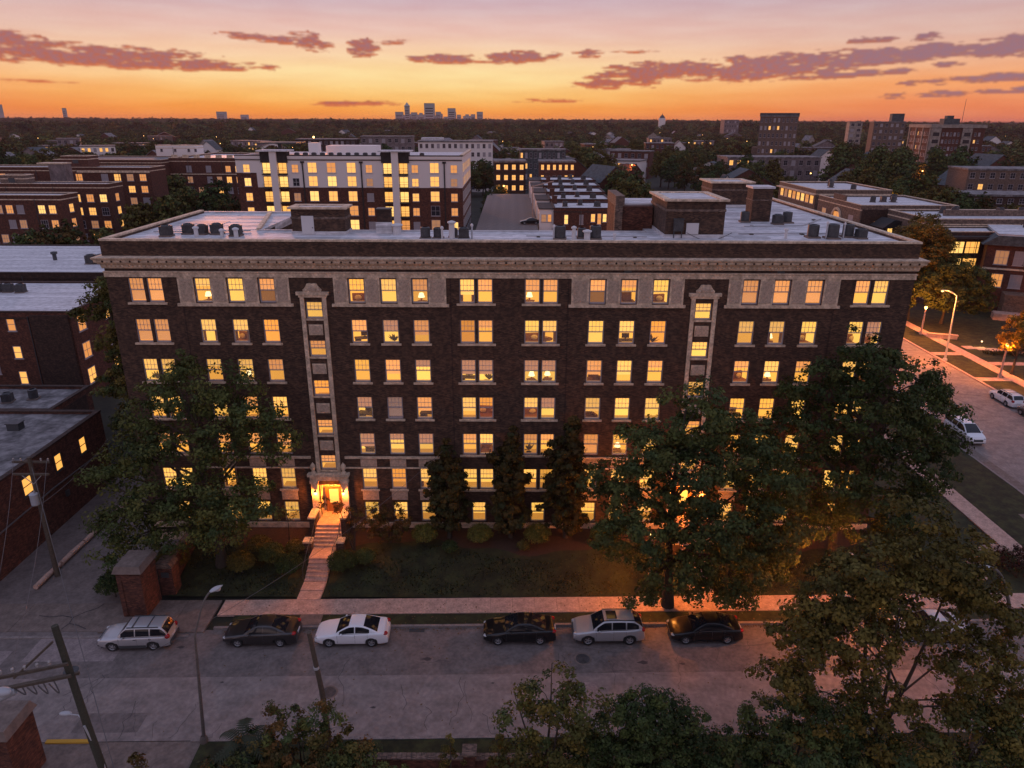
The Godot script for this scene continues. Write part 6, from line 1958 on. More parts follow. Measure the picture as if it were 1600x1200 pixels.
func gable_house(called: String, label: String, at: Vector3, turn: float, w: float, d: float, h: float, rise: float, wall: Material, roof: Material, lit: String) -> Node3D:
	var t := thing(called, label, "house", at, turn, "houses among the trees")
	part(t, "wall", MB.new().prism(PackedVector2Array([Vector2(-w / 2, -0.5), Vector2(w / 2, -0.5), Vector2(w / 2, h), Vector2(0, h + rise), Vector2(-w / 2, h)]), -d / 2, d / 2), wall)
	for s in [-1, 1]:
		var a := Vector3(0, h + rise + 0.12, 0)
		var b := Vector3(s * (w / 2 + 0.4), h - 0.2, 0)
		var m := MB.new()
		m.obox(Transform3D(Basis(Vector3(0, 0, 1), atan2(b.y - a.y, b.x - a.x)), (a + b) / 2), Vector3(a.distance_to(b), 0.2, d + 0.8))
		part(t, "roof_slope", m, roof)
	for k in lit.length():
		far_window(t, "f", -w / 2 + w * (k + 0.5) / lit.length(), h * 0.45, d / 2, minf(1.2, w / lit.length() * 0.5), h * 0.32, lit[k], 2)
	return t

func neighbours() -> void:
	# brick garage in the left foreground
	var g := block("brick_garage", "low red brick garage with grey felt roof and three lit windows, left foreground", -60, -10.2, -37, 9.0, 6.8, M.brick_red, M.roof_grey, 0.35, -0.2, M.brick_band)
	for q in [[0.8, 4.45, 1.15, 1.45], [-3.2, 4.5, 0.95, 1.4], [-6.7, 4.4, 0.95, 1.4]]:
		far_window(g, "r", q[0], q[1], -37, q[2], q[3], "a", 1, M.metal_dark)
	part(g, "pipe_run", MB.new().tube([Vector3(-36.93, 3.2, 8.5), Vector3(-36.93, 3.5, -2), Vector3(-36.93, 3.3, -9.8)], [0.06, 0.06, 0.06], 6), M.cable)
	part(g, "meter_box", MB.new().box(-37, 2.0, -3.6, -36.85, 2.5, -3.2), M.metal_grey)
	for q in [[-43.5, -2.6, "dark square hatch box on the garage roof, nearer"], [-42.2, -6.5, "jumble of dark pipes on the garage roof, further back"]]:
		var t := thing("roof_hatch", q[2], "roof hatch", Vector3(q[0], 6.62, q[1]))
		part(t, "box", MB.new().box(-0.5, 0, -0.4, 0.5, 0.6, 0.4), M.metal_dark)
		part(t, "lid", MB.new().box(-0.56, 0.6, -0.46, 0.56, 0.68, 0.46), M.metal_grey)
	var lo := block("brick_shed", "small low brick building with grey roof behind the garage", -62, -21.5, -44.5, -14.6, 5.0, M.brick_red, M.roof_grey, 0.4, -0.2, M.brick_band)
	part(lo, "dark_wall", MB.new().box(-44.5, -0.2, -20.5, -44.45, 4.5, -15.5), M.brick_band)
	for q in [[-50.5, -17.5, 0, "white-sided rooftop unit on the low roof behind the garage"], [-48.5, -18.4, 1, "dark rooftop unit on the low roof behind the garage"]]:
		condenser(q[3], Vector3(q[0], 4.78, q[1]), 0.2, q[2] == 1, 1.0)
	# three-storey flats with white roof
	var f2 := block("brick_flats", "three-storey red brick flats with white roof and arched lit windows, left", -84, -47.5, -51, -31, 10.5, M.brick_red, M.roof_white, 0.25, -0.2, M.brick_band)
	for q in [[8.3, 1.6, "b"], [4.95, 1.5, "a"], [1.75, 1.6, "a"]]:
		far_window(f2, "f", -58.0, q[0], -31, 0.95, q[1], q[2], 1)
		far_window(f2, "r", -32.9, q[0] - 0.4, -51, 1.6, 1.9, "b" if q[0] > 4.9 else "a", 2)
		far_window(f2, "r", -38.5, q[0] - 0.4, -51, 1.0, 1.4, "a", 2)
	for y in [6.4, 3.0]:
		far_window(f2, "f", -61.2, y, -31, 1.3, 1.9, "w", 2)
	part(f2, "corner_pier", MB.new().box(-55.6, -0.2, -31, -51.2, 10.2, -30.75), M.brick_band)
	for q in [[-68.6, -39.5, "left front condenser of the five on the white flats roof"], [-67.2, -39.6, "second front condenser of the five on the white flats roof"], [-66.5, -41.9, "left rear condenser of the five on the white flats roof"], [-65.0, -41.8, "middle rear condenser of the five on the white flats roof"], [-63.3, -41.6, "right rear condenser of the five on the white flats roof"]]:
		condenser(q[2], Vector3(q[0], 10.43, q[1]), 0.1, false, 1.15)
	for q in [[-69.5, -44.0, "hooded white vent behind the condensers on the white flats roof"], [-74.2, -43.0, "dark twin flue near the left end of the white flats roof"]]:
		var t := thing("vent_pipe", q[2], "vent pipe", Vector3(q[0], 10.43, q[1]))
		part(t, "pipe", MB.new().tube([Vector3.ZERO, Vector3(0, 1.1, 0)], [0.2, 0.2], 9), M.white_paint)
		part(t, "hood", MB.new().lathe(Vector3(0, 1.1, 0), [[0.25, 0], [0.35, 0.1], [0.3, 0.3], [0, 0.35]], 9), M.metal_dark)
	var f3 := block("brick_flats", "brick flats with pinkish-white roof just behind the white-roofed flats", -100, -80, -58, -55, 10.2, M.brick_band, M.roof_white, 0.25, -0.2, M.brick_band)
	part(f3, "dark_screen", MB.new().box(-68.0, 9.9, -78.5, -63.0, 11.0, -75.0), M.metal_dark)
	for q in [[-66.0, -63.0, "left condenser of the dark row on the pinkish roof"], [-64.4, -63.1, "middle condenser of the dark row on the pinkish roof"], [-62.8, -63.0, "right condenser of the dark row on the pinkish roof"], [-62.0, -67.5, "condenser standing behind the dark row on the pinkish roof"]]:
		condenser(q[2], Vector3(q[0], 10.13, q[1]), 0.0, false, 1.5)
	for q in [[-73.5, -66.0, "short black flue at the left of the pinkish roof"], [-67.0, -70.0, "short black flue in the middle of the pinkish roof"]]:
		single("roof_flue", MB.new().lathe(Vector3.ZERO, [[0.3, 0], [0.3, 0.9], [0.5, 1.0], [0.5, 1.3], [0.0, 1.4]], 9), M.metal_dark, q[2], "flue", Vector3(q[0], 10.13, q[1]))
	var lodge := block("entrance_lodge", "small lit porch of the courtyard flats at the far left", -106.0, -88.5, -98.5, -84.0, 5.5, M.brick_red, M.roof_grey, 0.3)
	far_window(lodge, "f", -102.5, 0.6, -84.0, 2.2, 3.2, "d", 2)
	far_window(lodge, "f", -105.0, 0.6, -84.0, 1.0, 2.6, "a", 1)
	# courtyard flats on the left
	var a := block("courtyard_flats", "four-storey brick courtyard flats nearest the left edge", -150, -111.5, -94.4, -105, 16.4, M.brick_red, M.roof_white, 0.4, -0.2, M.stone)
	var pa := ["  .cwc. a", " a wc w a", " aw.bc . ", "  wwcc ba"]
	for r in 4:
		window_row(a, "f", -114.5, 2.25, 12.7 - r * 3.05, -105, 1.5, 1.75, ["d  cbw da", "  a wc .b", "a .cwb w ", " b wcw ab"][r], 3)
		window_row(a, "r", -108.2, -3.6, 12.7 - r * 3.05, -94.4, 1.6, 1.75, ["a", "b", "c", "d"][r], 3)
	var bb := block("courtyard_flats", "second wing of the courtyard flats, set back with a lit top floor", -125, -131.5, -94.8, -125, 17.1, M.brick_red, M.roof_white, 0.4)
	for r in 4:
		window_row(bb, "f", -121.2, 3.1, 13.0 - r * 3.05, -125, 1.7, 1.8, ["c.w.waabd", "w.a..waa.", ".w.caw.cb", "b.w.a.wba"][r], 3)
		window_row(bb, "r", -128.2, -3.8, 13.0 - r * 3.05, -94.8, 1.6, 1.8, ["b", "a", "a", "c"][r], 3)
	var cc := block("courtyard_flats", "rear wing of the courtyard flats with pale window bays", -155, -159, -96.5, -150, 19.3, M.brick_red, M.roof_white, 0.4)
	for r in 5:
		window_row(cc, "f", -153, 3.4, 15.9 - r * 3.05, -150, 1.8, 1.8, ["cb bab w bab wacb", "ww.cw wcaw .c.wab", " bw cw.w ac.bw cw", "w.ab.w ca .w.c wb", "c.w.b.w c .w.aw.b"][r], 3)
	part(cc, "bay_stone", MB.new().box(-116, 18.0, -150, -96.6, 18.5, -149.85), M.stone)
	var stack := thing("concrete_stack", "broad grey concrete stack rising from the courtyard flats", "chimney", Vector3(-113, 0, -138))
	part(stack, "shaft", MB.new().box(-2.0, 0, -1.5, 2.0, 20.9, 1.5), M.tower_grey)
	part(stack, "cap", MB.new().box(-4.6, 20.9, -1.7, 2.1, 21.2, 1.7), M.stone)
	var lw := block("roof_block", "low brick lift block between the roofs of the courtyard flats", -121.5, -131, -115.5, -127.5, 18.8, M.brick_tan, M.roof_grey, 0.3, 14.0)
	part(lw, "louvre", MB.new().box(-119.5, 17.2, -127.5, -118, 18.2, -127.4), M.metal_dark)
	var rb := block("roof_block", "dark red brick lift block on the rear roof of the courtyard flats", -121, -158, -114, -152.5, 22.0, M.brick_red, M.roof_white, 0.3, 15.0)
	part(rb, "louvre", MB.new().box(-118, 20.2, -152.5, -116.5, 21.2, -152.4), M.metal_dark)
	var dd := block("brick_warehouse", "long plain red brick wing with three small lit windows, left of the white flats", -146, -215, -112, -190, 19.2, M.brick_red, M.roof_grey, 0.4)
	window_row(dd, "f", -114.6, 1.0, 13.6, -190, 1.2, 1.5, "d", 2)
	window_row(dd, "f", -114.6, 1.0, 10.6, -190, 1.2, 1.5, "a", 2)
	window_row(dd, "f", -114.6, 1.0, 7.6, -190, 1.2, 1.5, "a", 2)
	var ee := block("gabled_hall", "long stone-trimmed brick block with a battlemented roofline, beside the white flats", -112, -235, -78, -196, 19.6, M.brick_red, M.roof_white, 0.6, -0.2, M.stone)
	for r in 3:
		window_row(ee, "f", -109, 3.2, 15.2 - r * 3.4, -196, 1.7, 2.0, [" w w bab ac", ".c wcab.wab", "w.c.aw.bca "][r], 3)
	for k in 9:
		part(ee, "merlon", MB.new().box(-111.0 + k * 3.6, 19.7, -196.6, -109.2 + k * 3.6, 20.6, -196.0), M.stone)
	part(ee, "stone_course", MB.new().box(-112, 14.4, -196, -78, 14.7, -195.8), M.stone)
	var pl := block("white_plant_room", "white rooftop plant room behind the battlemented block", -126, -225, -112, -218, 22.6, M.siding_white, M.roof_white, 0.3, 15)
	window_row(pl, "f", -124.0, 2.4, 20.6, -218, 0.9, 1.0, ". . ..", 1)
	white_flats()
	row_houses()
	right_side()

func white_flats() -> void:
	var b := thing("white_flats", "five-storey flats with white upper floors, brick base and two white fin towers", "building")
	var z := -116.0
	var x0 := -61.0
	var x1 := -11.2
	part(b, "base_wall", MB.new().box(x0, -0.2, -150, x1, 17.3, z, true), M.brick_red)
	part(b, "upper_wall", MB.new().box(x0, 17.3, -150, x1, 23.4, z, true), M.siding_white)
	part(b, "brick_flank", MB.new().box(x0, 17.3, z - 6.0, x0 + 4.4, 20.4, z + 0.02), M.brick_red)
	var p := MB.new()
	p.box(x0 - 0.1, 23.4, z - 0.5, x1 + 0.1, 24.0, z + 0.12)
	p.box(x0 - 0.1, 23.4, -150, x0 + 0.5, 24.0, z - 0.5)
	p.box(x1 - 0.5, 23.4, -150.1, x1 + 0.1, 24.0, z - 0.5)
	part(b, "parapet", p, M.siding_white)
	part(b, "dark_coping", MB.new().box(x0 - 0.15, 24.0, z - 0.55, x1 + 0.15, 24.2, z + 0.18), M.siding_dark)
	part(b, "dark_band", MB.new().box(x0, 23.05, z, x1, 23.25, z + 0.1), M.siding_dark)
	part(b, "side_coping", MB.new().box(x1 - 0.5, 24.0, -150, x1 + 0.3, 24.3, z - 0.55), M.stone)
	part(b, "roof", MB.new().box(x0, 23.2, -149.5, x1 - 0.5, 23.55, z - 0.5), M.roof_white)
	var ys := [20.45, 17.55, 14.35, 11.2, 8.1, 5.0, 1.9]
	var cols := [[-58.7, 1.5, 1.75, "adaabaa"], [-48.0, 1.5, 1.75, "b.cabaa"], [-44.2, 2.0, 2.2, "aadabaa"], [-40.0, 2.0, 2.2, "bdaabab"], [-35.6, 2.0, 2.2, "aaabdaa"], [-31.7, 1.5, 1.75, "bcwbwab"], [-21.6, 1.5, 1.75, "baabwab"], [-17.3, 2.0, 2.2, "aaa.cab"], [-13.0, 1.5, 1.75, "bcbbdab"]]
	for c in cols:
		for r in 7:
			far_window(b, "f", c[0], ys[r], z, c[1], c[2], c[3][r], 2, M.frame_paint if r > 1 else M.white_paint)
	for q in [[-55.0, -49.9], [-28.5, -23.2]]:
		# fin tower with loggias on both sides
		var mid: float = (q[0] + q[1]) / 2
		part(b, "fin", MB.new().box(mid - 0.75, -0.2, z - 1.0, mid + 0.75, 24.9, z + 0.9), M.siding_white)
		part(b, "tower_head", MB.new().box(q[0] - 0.4, 22.6, z - 2.0, mid - 0.75, 24.9, z + 0.35).box(mid + 0.75, 22.6, z - 2.0, q[1] + 0.4, 24.9, z + 0.35), M.siding_dark)
		part(b, "tower_canopy", MB.new().box(q[0] - 0.9, 24.9, z - 4.0, q[1] + 0.9, 25.2, z + 1.2), M.roof_white)
		for r in 7:
			for s in [-1, 1]:
				var cx: float = mid + s * 1.75
				far_window(b, "f", cx, ys[r] - 0.2, z + 0.02, 1.9, 2.3, ["daada", "addab"][(s + 1) / 2][r % 5], 2, M.dark_frame)
				var bal := part(b, "balcony", MB.new().box(cx - 1.0, ys[r] - 0.5, z + 0.05, cx + 1.0, ys[r] - 0.32, z + 0.85), M.siding_dark)
				var rl := MB.new()
				rl.box(cx - 1.0, ys[r] + 0.5, z + 0.8, cx + 1.0, ys[r] + 0.56, z + 0.85)
				for k in 9:
					rl.box(cx - 1.0 + k * 0.245, ys[r] - 0.32, z + 0.81, cx - 0.97 + k * 0.245, ys[r] + 0.5, z + 0.84)
				part(bal, "railing", rl, M.metal_dark)
	for x in [-46.3, -33.4, -15.1]:
		part(b, "downpipe", MB.new().box(x - 0.13, 0, z, x + 0.13, 22.6, z + 0.2).box(x - 0.4, 22.5, z, x + 0.4, 22.9, z + 0.25), M.siding_dark)
	for r in 7:
		window_row(b, "r", -119.0, -3.4, ys[r], x1, 1.7, 2.0, ["aababaaab", "baabaabab", "w.ww.w.w.", ".w.w.w.w.", "w.w..w.w.", ".w.w.w.ww", "w..w.w.w."][r], 2, M.white_paint)
	part(b, "stair_house", MB.new().box(-45, 23.5, -140, -33, 25.6, -133), M.siding_white)
	part(b, "stair_house", MB.new().box(-47.6, 23.5, -130, -45.4, 26.4, -127), M.siding_white)
	part(b, "canopy_slab", MB.new().box(-60.0, 26.2, -134, -50.0, 26.5, -126), M.metal_grey)
	part(b, "canopy_leg", MB.new().box(-55.6, 23.5, -131, -54.8, 26.2, -130), M.metal_grey)
	for k in 12:
		var x := -48.0 + k * 1.9
		if k == 11:
			x = -20.2
		condenser("%s small rooftop unit from the left on the white flats" % ORD[k], Vector3(x, 23.55, -118.5), 0.0, false, 1.1)

func row_houses() -> void:
	var lab := ["front", "second", "third", "fourth", "fifth"]
	var z := -115.0
	for k in 5:
		var x0 := 9.2 - k * 0.2
		var h := 13.1 + k * 0.35
		var b := block("row_house", "%s of the stepped brick row houses with white roofs, counted from the front" % lab[k], x0, z - 13.0, 23.5 + k * 0.4, z, h, M.brick_red, M.roof_white, 0.35, -0.2, M.siding_dark)
		part(b, "white_flank", MB.new().box(x0 - 3.2, -0.2, z - 13.0, x0, h - 0.3, z - 0.6), M.siding_white)
		part(b, "flank_roof", MB.new().box(x0 - 3.4, h - 0.3, z - 13.1, x0, h - 0.1, z - 0.4), M.siding_dark)
		if k == 0:
			for q in [[12.0, 9.6, 0.9, 2.1, "d"], [15.4, 9.6, 0.9, 2.1, "w"], [18.0, 10.1, 1.0, 1.8, "a"], [19.4, 9.6, 0.9, 2.4, "b"], [20.6, 10.1, 0.9, 1.8, "d"]]:
				far_window(b, "f", q[0], q[1], z, q[2], q[3], q[4], 1)
			far_window(b, "f", 7.0, 10.0, z - 0.6, 1.2, 1.7, "c", 1)
			far_window(b, "f", 8.3, 10.0, z - 0.6, 0.9, 1.7, "b", 1)
		for q in [["l", -3.5, "a"], ["l", -8.0, "d"]]:
			for y in [9.5, 6.2]:
				far_window(b, "l", z + q[1], y, x0 - 3.2, 1.2, 2.0, q[2], 2)
		for j in 3:
			condenser("%s rooftop unit from the left on the %s row house" % [ORD[j], lab[k]], Vector3(12.0 + j * 3.7 + k * 0.6, h - 0.17, z - 5.0 - (j % 2) * 3.0), 0.3 * j, j == 1, 1.3)
		single("roof_chimney", MB.new().box(-0.6, 0, -0.5, 0.6, 1.7, 0.5).box(-0.7, 1.7, -0.6, 0.7, 1.85, 0.6), M.brick_red, "brick chimney on the %s row house" % lab[k], "chimney", Vector3(9.9 + 0.2 * k, h - 0.2, z - 11.0))
		z -= 15.5
	var pol := thing("utility_pole", "pale pole with side arm left of the white row house flanks", "utility pole", Vector3(4.6, 0, -121.0))
	part(pol, "pole", MB.new().tube([Vector3.ZERO, Vector3(0, 17.5, 0)], [0.16, 0.12], 8), M.concrete)
	part(pol, "arm", MB.new().bar(Vector3(0, 17.3, 0), Vector3(5.0, 18.2, -4.0), 0.14, 0.14), M.concrete)
	struct("rear_yard", MB.new().box(-8.0, -0.5, -190, 5.6, 9.2, -108), M.asphalt_dark)
	gable_house("brick_house", "red brick house with steep roof behind the row houses", Vector3(29.0, 0, -190), 0.4, 10, 14, 13.5, 4.5, M.brick_red, M.slate, "w.w")

func right_side() -> void:
	# terrace along the side street, far part, with lit upper windows
	var a := block("brick_terrace", "long brick terrace with a lit top-floor window band beyond the right roof edge", 72.0, -152, 90.0, -127, 16.2, M.brick_tan, M.roof_white, 0.5)
	for k in 3:
		window_row(a, "l", -129.0, -2.9, 12.9 - k * 3.6, 72.0, 2.1, 1.9, ["abdabaca", "c.bw.cb.", ".b.w.c.b"][k], 3)
	part(a, "eave", MB.new().box(71.2, 15.0, -152, 72.0, 15.3, -127), M.stone)
	var b := block("brick_hall", "brick building with arched lit doorway and white roof, right background", 72.0, -125, 92.0, -103, 15.2, M.brick_tan, M.roof_white, 0.5)
	window_row(b, "f", 76.0, 3.4, 11.2, -102.9, 2.0, 0.9, "b...", 1, M.dark_frame)
	part(b, "dark_front", MB.new().box(72.3, -0.2, -103, 92, 14.4, -102.9), M.brick_band)
	var arch := MB.new()
	for k in 8:
		var t0 := PI * k / 8
		var t1 := PI * (k + 1) / 8
		var q := []
		for e in [[2.0, t0], [2.5, t0], [2.5, t1], [2.0, t1]]:
			q.append(Vector3(71.7, 11.2 + e[0] * sin(e[1]), -114 + e[0] * cos(e[1])))
		arch.six([q[0], q[1], q[2], q[3], q[0] + Vector3(0.3, 0, 0), q[1] + Vector3(0.3, 0, 0), q[2] + Vector3(0.3, 0, 0), q[3] + Vector3(0.3, 0, 0)])
	part(b, "arch_ring", arch, M.stone)
	far_window(b, "l", -114, 8.2, 72.0, 3.4, 4.6, "b", 2)
	far_window(b, "l", -107.0, 8.4, 72.0, 2.2, 4.4, "w", 2)
	far_window(b, "l", -121.0, 8.4, 72.0, 2.2, 4.4, "c", 2)
	part(b, "gable_hump", MB.new().box(72.0, 15.3, -117.0, 72.4, 16.5, -111.0), M.brick_tan)
	var c := block("brick_flats", "brick flats with lit side window and black awning right of the arched hall", 77.0, -101.5, 125.0, -86, 14.6, M.brick_tan, M.roof_white, 0.5)
	far_window(c, "l", -99.5, 9.2, 77.0, 2.0, 3.6, "d", 2)
	part(c, "awning", MB.new().prism(PackedVector2Array([Vector2(73.4, 11.6), Vector2(77.0, 11.6), Vector2(77.0, 13.0), Vector2(75.6, 13.2)]), -101.0, -95.5), M.awning)
	part(c, "roof_wall", MB.new().box(84.0, 14.3, -94.2, 112.0, 15.4, -93.8), M.brick_tan)
	var d := block("brick_flats", "dark brick flats with big lit corner windows behind the corner tree", 75.5, -85, 108.0, -78, 13.4, M.brick_band, M.roof_white, 0.4)
	for q in [[78.2, "d"], [80.9, "a"]]:
		for y in [9.7, 6.8]:
			far_window(d, "f", q[0], y, -78, 2.5, 2.1, q[1], 3, M.dark_frame)
	part(d, "porch_roof", MB.new().box(75.0, 12.4, -80, 83.5, 12.8, -76.6), M.siding_dark)
	var e := thing("brick_house", "red brick house with slate eaves across the side street, right edge", "house", Vector3(81.6, 0, -75.0), -0.42)
	part(e, "wall", MB.new().box(0, -0.2, -14, 30, 11.8, 0), M.brick_red)
	part(e, "eave_roof", MB.new().prism(PackedVector2Array([Vector2(-0.9, 11.8), Vector2(31, 11.8), Vector2(31, 13.4), Vector2(1.2, 13.4)]), -14, 0.8), M.slate)
	part(e, "flat_roof", MB.new().box(1.2, 13.4, -14, 31, 13.7, 0.3), M.roof_white)
	part(e, "stone_course", MB.new().box(-0.1, 7.6, 0, 30, 7.9, 0.15), M.stone)
	for q in [[2.4, "c"], [5.2, "w"], [8.2, "b"], [11.6, "c"], [15.0, "a"]]:
		far_window(e, "f", q[0], 8.5, 0, 2.0, 2.4, q[1], 3)
		far_window(e, "f", q[0], 4.6, 0, 1.8, 2.3, {"c": "b", "w": "w", "b": "a", "a": "w"}[q[1]], 3)
	part(e, "porch", MB.new().box(3.6, -0.2, 0, 7.0, 4.0, 3.5), M.brick_tan)
	part(e, "porch_step", MB.new().box(2.2, -0.2, 3.5, 6.4, 1.2, 6.0), M.concrete)
	# rooftop units on the right-hand roofs
	var n := 0
	for q in [[84, 15.9, -148, 1], [82, 15.9, -143, 0], [80, 15.9, -138, 1], [83, 15.9, -132, 0], [79, 14.9, -113, 0], [81.5, 14.9, -113.5, 0], [83.5, 14.9, -113, 1], [86, 14.9, -118, 0], [86.0, 14.3, -98, 1], [88.0, 14.3, -97.4, 0], [89.4, 14.3, -99.2, 1], [97.5, 14.3, -98, 0], [101.0, 14.3, -97, 1], [92.5, 13.2, -82, 0], [94.0, 13.2, -82.4, 0], [95.4, 13.2, -82, 1], [97.0, 13.2, -82.3, 0], [101.0, 13.2, -81, 0], [103.0, 13.2, -81.2, 0]]:
		condenser("%s rooftop unit on the roofs right of the side street, counted towards the camera" % ORD[n], Vector3(q[0], q[1], q[2]), 0.3 * n, q[3] == 1, 1.25)
		n += 1
	for q in [[98.0, -172.0, 14.0, "first utility pole with crossarm beyond the right-hand roofs"], [118.0, -168.0, 10.0, "second, lower utility pole with crossarm beyond the right-hand roofs"]]:
		var t := thing("utility_pole", q[3], "utility pole", Vector3(q[0], 0, q[1]))
		part(t, "pole", MB.new().tube([Vector3.ZERO, Vector3(0, q[2], 0)], [0.25, 0.18], 8), M.concrete)
		part(t, "crossarm", MB.new().bar(Vector3(-3.2, q[2] - 0.5, 0), Vector3(0.3, q[2] - 0.3, 0), 0.25, 0.25), M.concrete)
		part(t, "brace", MB.new().bar(Vector3(-1.8, q[2] - 0.5, 0), Vector3(0, q[2] - 2.2, 0), 0.15, 0.15), M.concrete)

# ---------------------------------------------------------------- the town beyond
func ground_height(x: float, z: float) -> float:
	var d := sqrt(x * x + (z - 50.0) * (z - 50.0))
	var h := 6.0 * smoothstep(900.0, 3600.0, d) + 3.0 * smoothstep(2800.0, 4200.0, d)
	h += 2.0 * sin(x * 0.0021 + 1.0) * smoothstep(800.0, 3000.0, d)
	h += (4.0 if x < 0 else 2.0) * sin(z * 0.0031 + x * 0.0012) * smoothstep(700.0, 2000.0, d)
	return h - 0.4

func tower(called: String, label: String, x: float, z: float, w: float, d: float, h: float, wall: Material, floors: int, bays: int, lit := 0.0, turn := 0.0, seed_ := 1, y0 := -1.0) -> Node3D:
	var t := thing(called, label, "building", Vector3(x, 0, z), turn)
	part(t, "wall", MB.new().box(-w / 2, y0, -d / 2, w / 2, h, d / 2), wall)
	part(t, "roof", MB.new().box(-w / 2 - 0.3, h, -d / 2 - 0.3, w / 2 + 0.3, h + 0.6, d / 2 + 0.3), M.roof_grey)
	var rng := RandomNumberGenerator.new()
	rng.seed = seed_
	if floors > 0:
		var fh := h / floors
		for r in floors:
			for k in bays:
				var st := "a" if rng.randf() < lit else ("w" if rng.randf() < 0.25 else ".")
				far_window(t, "f", -w / 2 + w * (k + 0.5) / bays, fh * (r + 0.3), d / 2, w / bays * 0.5, fh * 0.5, st, 2)
	return t

func far_town() -> void:
	# hills that carry the woods at the horizon
	var g := []
	for a in 26:
		var d := 300.0 * pow(1.113, a)
		var row := []
		for b in 61:
			var az := deg_to_rad(-62.0 + 124.0 * b / 60.0)
			var x := sin(az) * d
			var z := 50.0 - cos(az) * d
			row.append(Vector3(x, ground_height(x, z), z))
		g.append(row)
	struct("hills", MB.new().grid(g, true), M.ground)
	# skyline
	var sk := [
		[-606, 48, 20, "small block between the low block and the pointed tower"], [-566, 52, 18, "small block tucked right of the pointed tower"], [-428, 46, 16, "short block tucked right of the tallest slab"], [-372, 40, 24, "low block left of the dark flat-topped tower"], [-322, 62, 12, "slender block right of the dark flat-topped tower"], [-222, 52, 22, "stepped block left of the right-end block"],
		[-630, 62, 38, "low block at the left end of the distant skyline"], [-586, 88, 24, "tower with pointed crown in the distant skyline"], [-548, 60, 30, "low block right of the pointed tower"], [-510, 50, 36, "flat low block before the tallest slab of the skyline"], [-462, 103, 50, "tallest broad slab of the distant skyline"], [-414, 63, 26, "narrow block right of the tallest slab"], [-397, 54, 12, "curved-topped narrow block of the skyline"], [-340, 80, 38, "dark flat-topped tower right of the tallest slab"], [-300, 50, 20, "small block right of the dark tower"], [-254, 44, 40, "stepped low block near the right end of the skyline"], [-184, 64, 30, "block at the right end of the distant skyline"],
		[-1616, 60, 42, "lone block on the horizon far left of the skyline"], [-1490, 46, 34, "low lone block on the horizon between left towers and skyline"], [-2485, 74, 16, "thin leaning-looking chimney tower on the far left horizon"], [-2860, 90, 44, "tower cut by the left edge on the horizon"]]
	for q in sk:
		var t := tower("skyline_tower", q[3], q[0], -4230, q[2] * 1.1, q[2] * 0.8, q[1] * 1.1 + 4.0, M.skyline, 0, 0)
		if q[0] == -586:
			part(t, "crown", MB.new().lathe(Vector3(0, q[1] * 1.1 + 4.0, 0), [[17, 0], [17, 4], [9, 9], [9, 12], [2, 20], [0, 24]], 8), M.skyline)
		if q[0] == -510 or q[0] == -254:
			part(t, "set_back", MB.new().box(-q[2] * 0.25, q[1] * 1.1 + 4.0, -8, q[2] * 0.25, q[1] * 1.1 + 13.0, 8), M.skyline)
		for k in 5:
			part(t, "window_band", MB.new().box(-q[2] * 0.42, q[1] * (0.34 + k * 0.13), q[2] * 0.4, q[2] * 0.42, q[1] * (0.34 + k * 0.13) + q[1] * 0.05, q[2] * 0.4 + 0.5), M.glass_dark)
	# right-hand landmarks
	var tw := tower("brick_tower", "tall brick apartment tower standing over the trees right of centre", 157.0, -404.0, 21.0, 20.0, 34.0, M.brick_tan, 8, 9, 0.08, -0.35, 31)
	part(tw, "side_bay", MB.new().box(-13.5, -1, -6, -10.5, 17, 8), M.brick_tan)
	part(tw, "roof_frame", MB.new().box(-10.8, 34.6, -10.3, 10.8, 36.0, 10.3), M.slate)
	var ho := thing("old_hotel", "long brick hotel with pale corner piers and ranks of windows, right background", "building", Vector3(203.0, 0, -322.0), -0.21)
	part(ho, "wall", MB.new().box(0, -1, -36, 23.5, 28.8, 0), M.brick_red)
	part(ho, "cornice", MB.new().box(-0.5, 28.8, -36.5, 24.0, 30.3, 0.5), M.tower_pale)
	for x in [0.3, 14.0]:
		part(ho, "pale_pier", MB.new().box(x - 0.3, -1, 0, x + 4.0, 28.6, 0.5), M.tower_pale)
	for r in 8:
		for x in [2.2, 15.9]:
			far_window(ho, "f", x, 2.0 + r * 3.3, 0.5, 2.8, 1.6, ".", 3, M.dark_frame)
		window_row(ho, "f", 5.6, 1.65, 2.0 + r * 3.3, 0, 0.9, 1.6, [".w.wb", "w..w.", "..w.w", ".a..w", "w.w..", "..w..", "w....", ".w.w."][r], 2)
		window_row(ho, "f", 19.6, 1.7, 2.0 + r * 3.3, 0, 0.9, 1.6, ["w.", ".b", "..", "w.", ".w", "..", "a.", ".w"][r], 2)
		window_row(ho, "l", -2.6, -2.5, 2.0 + r * 3.3, 0, 1.1, 1.8, [".w.w..w.w..w.", "w..w.w.a..w.w"][r % 2], 2)
	for k in 4:
		part(ho, "flank_pier", MB.new().box(-0.5, -1, -1.6 - k * 11.2, 0.0, 28.6, -0.2 - k * 11.2), M.tower_pale)
	part(ho, "lift_house", MB.new().box(7, 30.3, -14, 14, 33.0, -7).box(8.5, 33.0, -12.5, 11.5, 34.4, -8.5), M.slate)
	part(ho, "mast", MB.new().tube([Vector3(16.5, 30, -12), Vector3(16.5, 42, -12)], [0.12, 0.08], 5), M.metal_dark)
	var hw := tower("hotel_wing", "rear wing of the old hotel with dark square water tank tower", 252, -468, 19, 20, 31.0, M.brick_tan, 8, 6, 0.03, -0.3, 32)
	part(hw, "tank_tower", MB.new().box(2, 31.0, -8, 9.4, 36.6, 2), M.slate)
	tower("office_slab", "pale grey slab on the right horizon left of the brick tower", 360, -1228, 24, 24, 33.0, M.tower_grey, 5, 6, 0.0, 0.0, 33, -5)
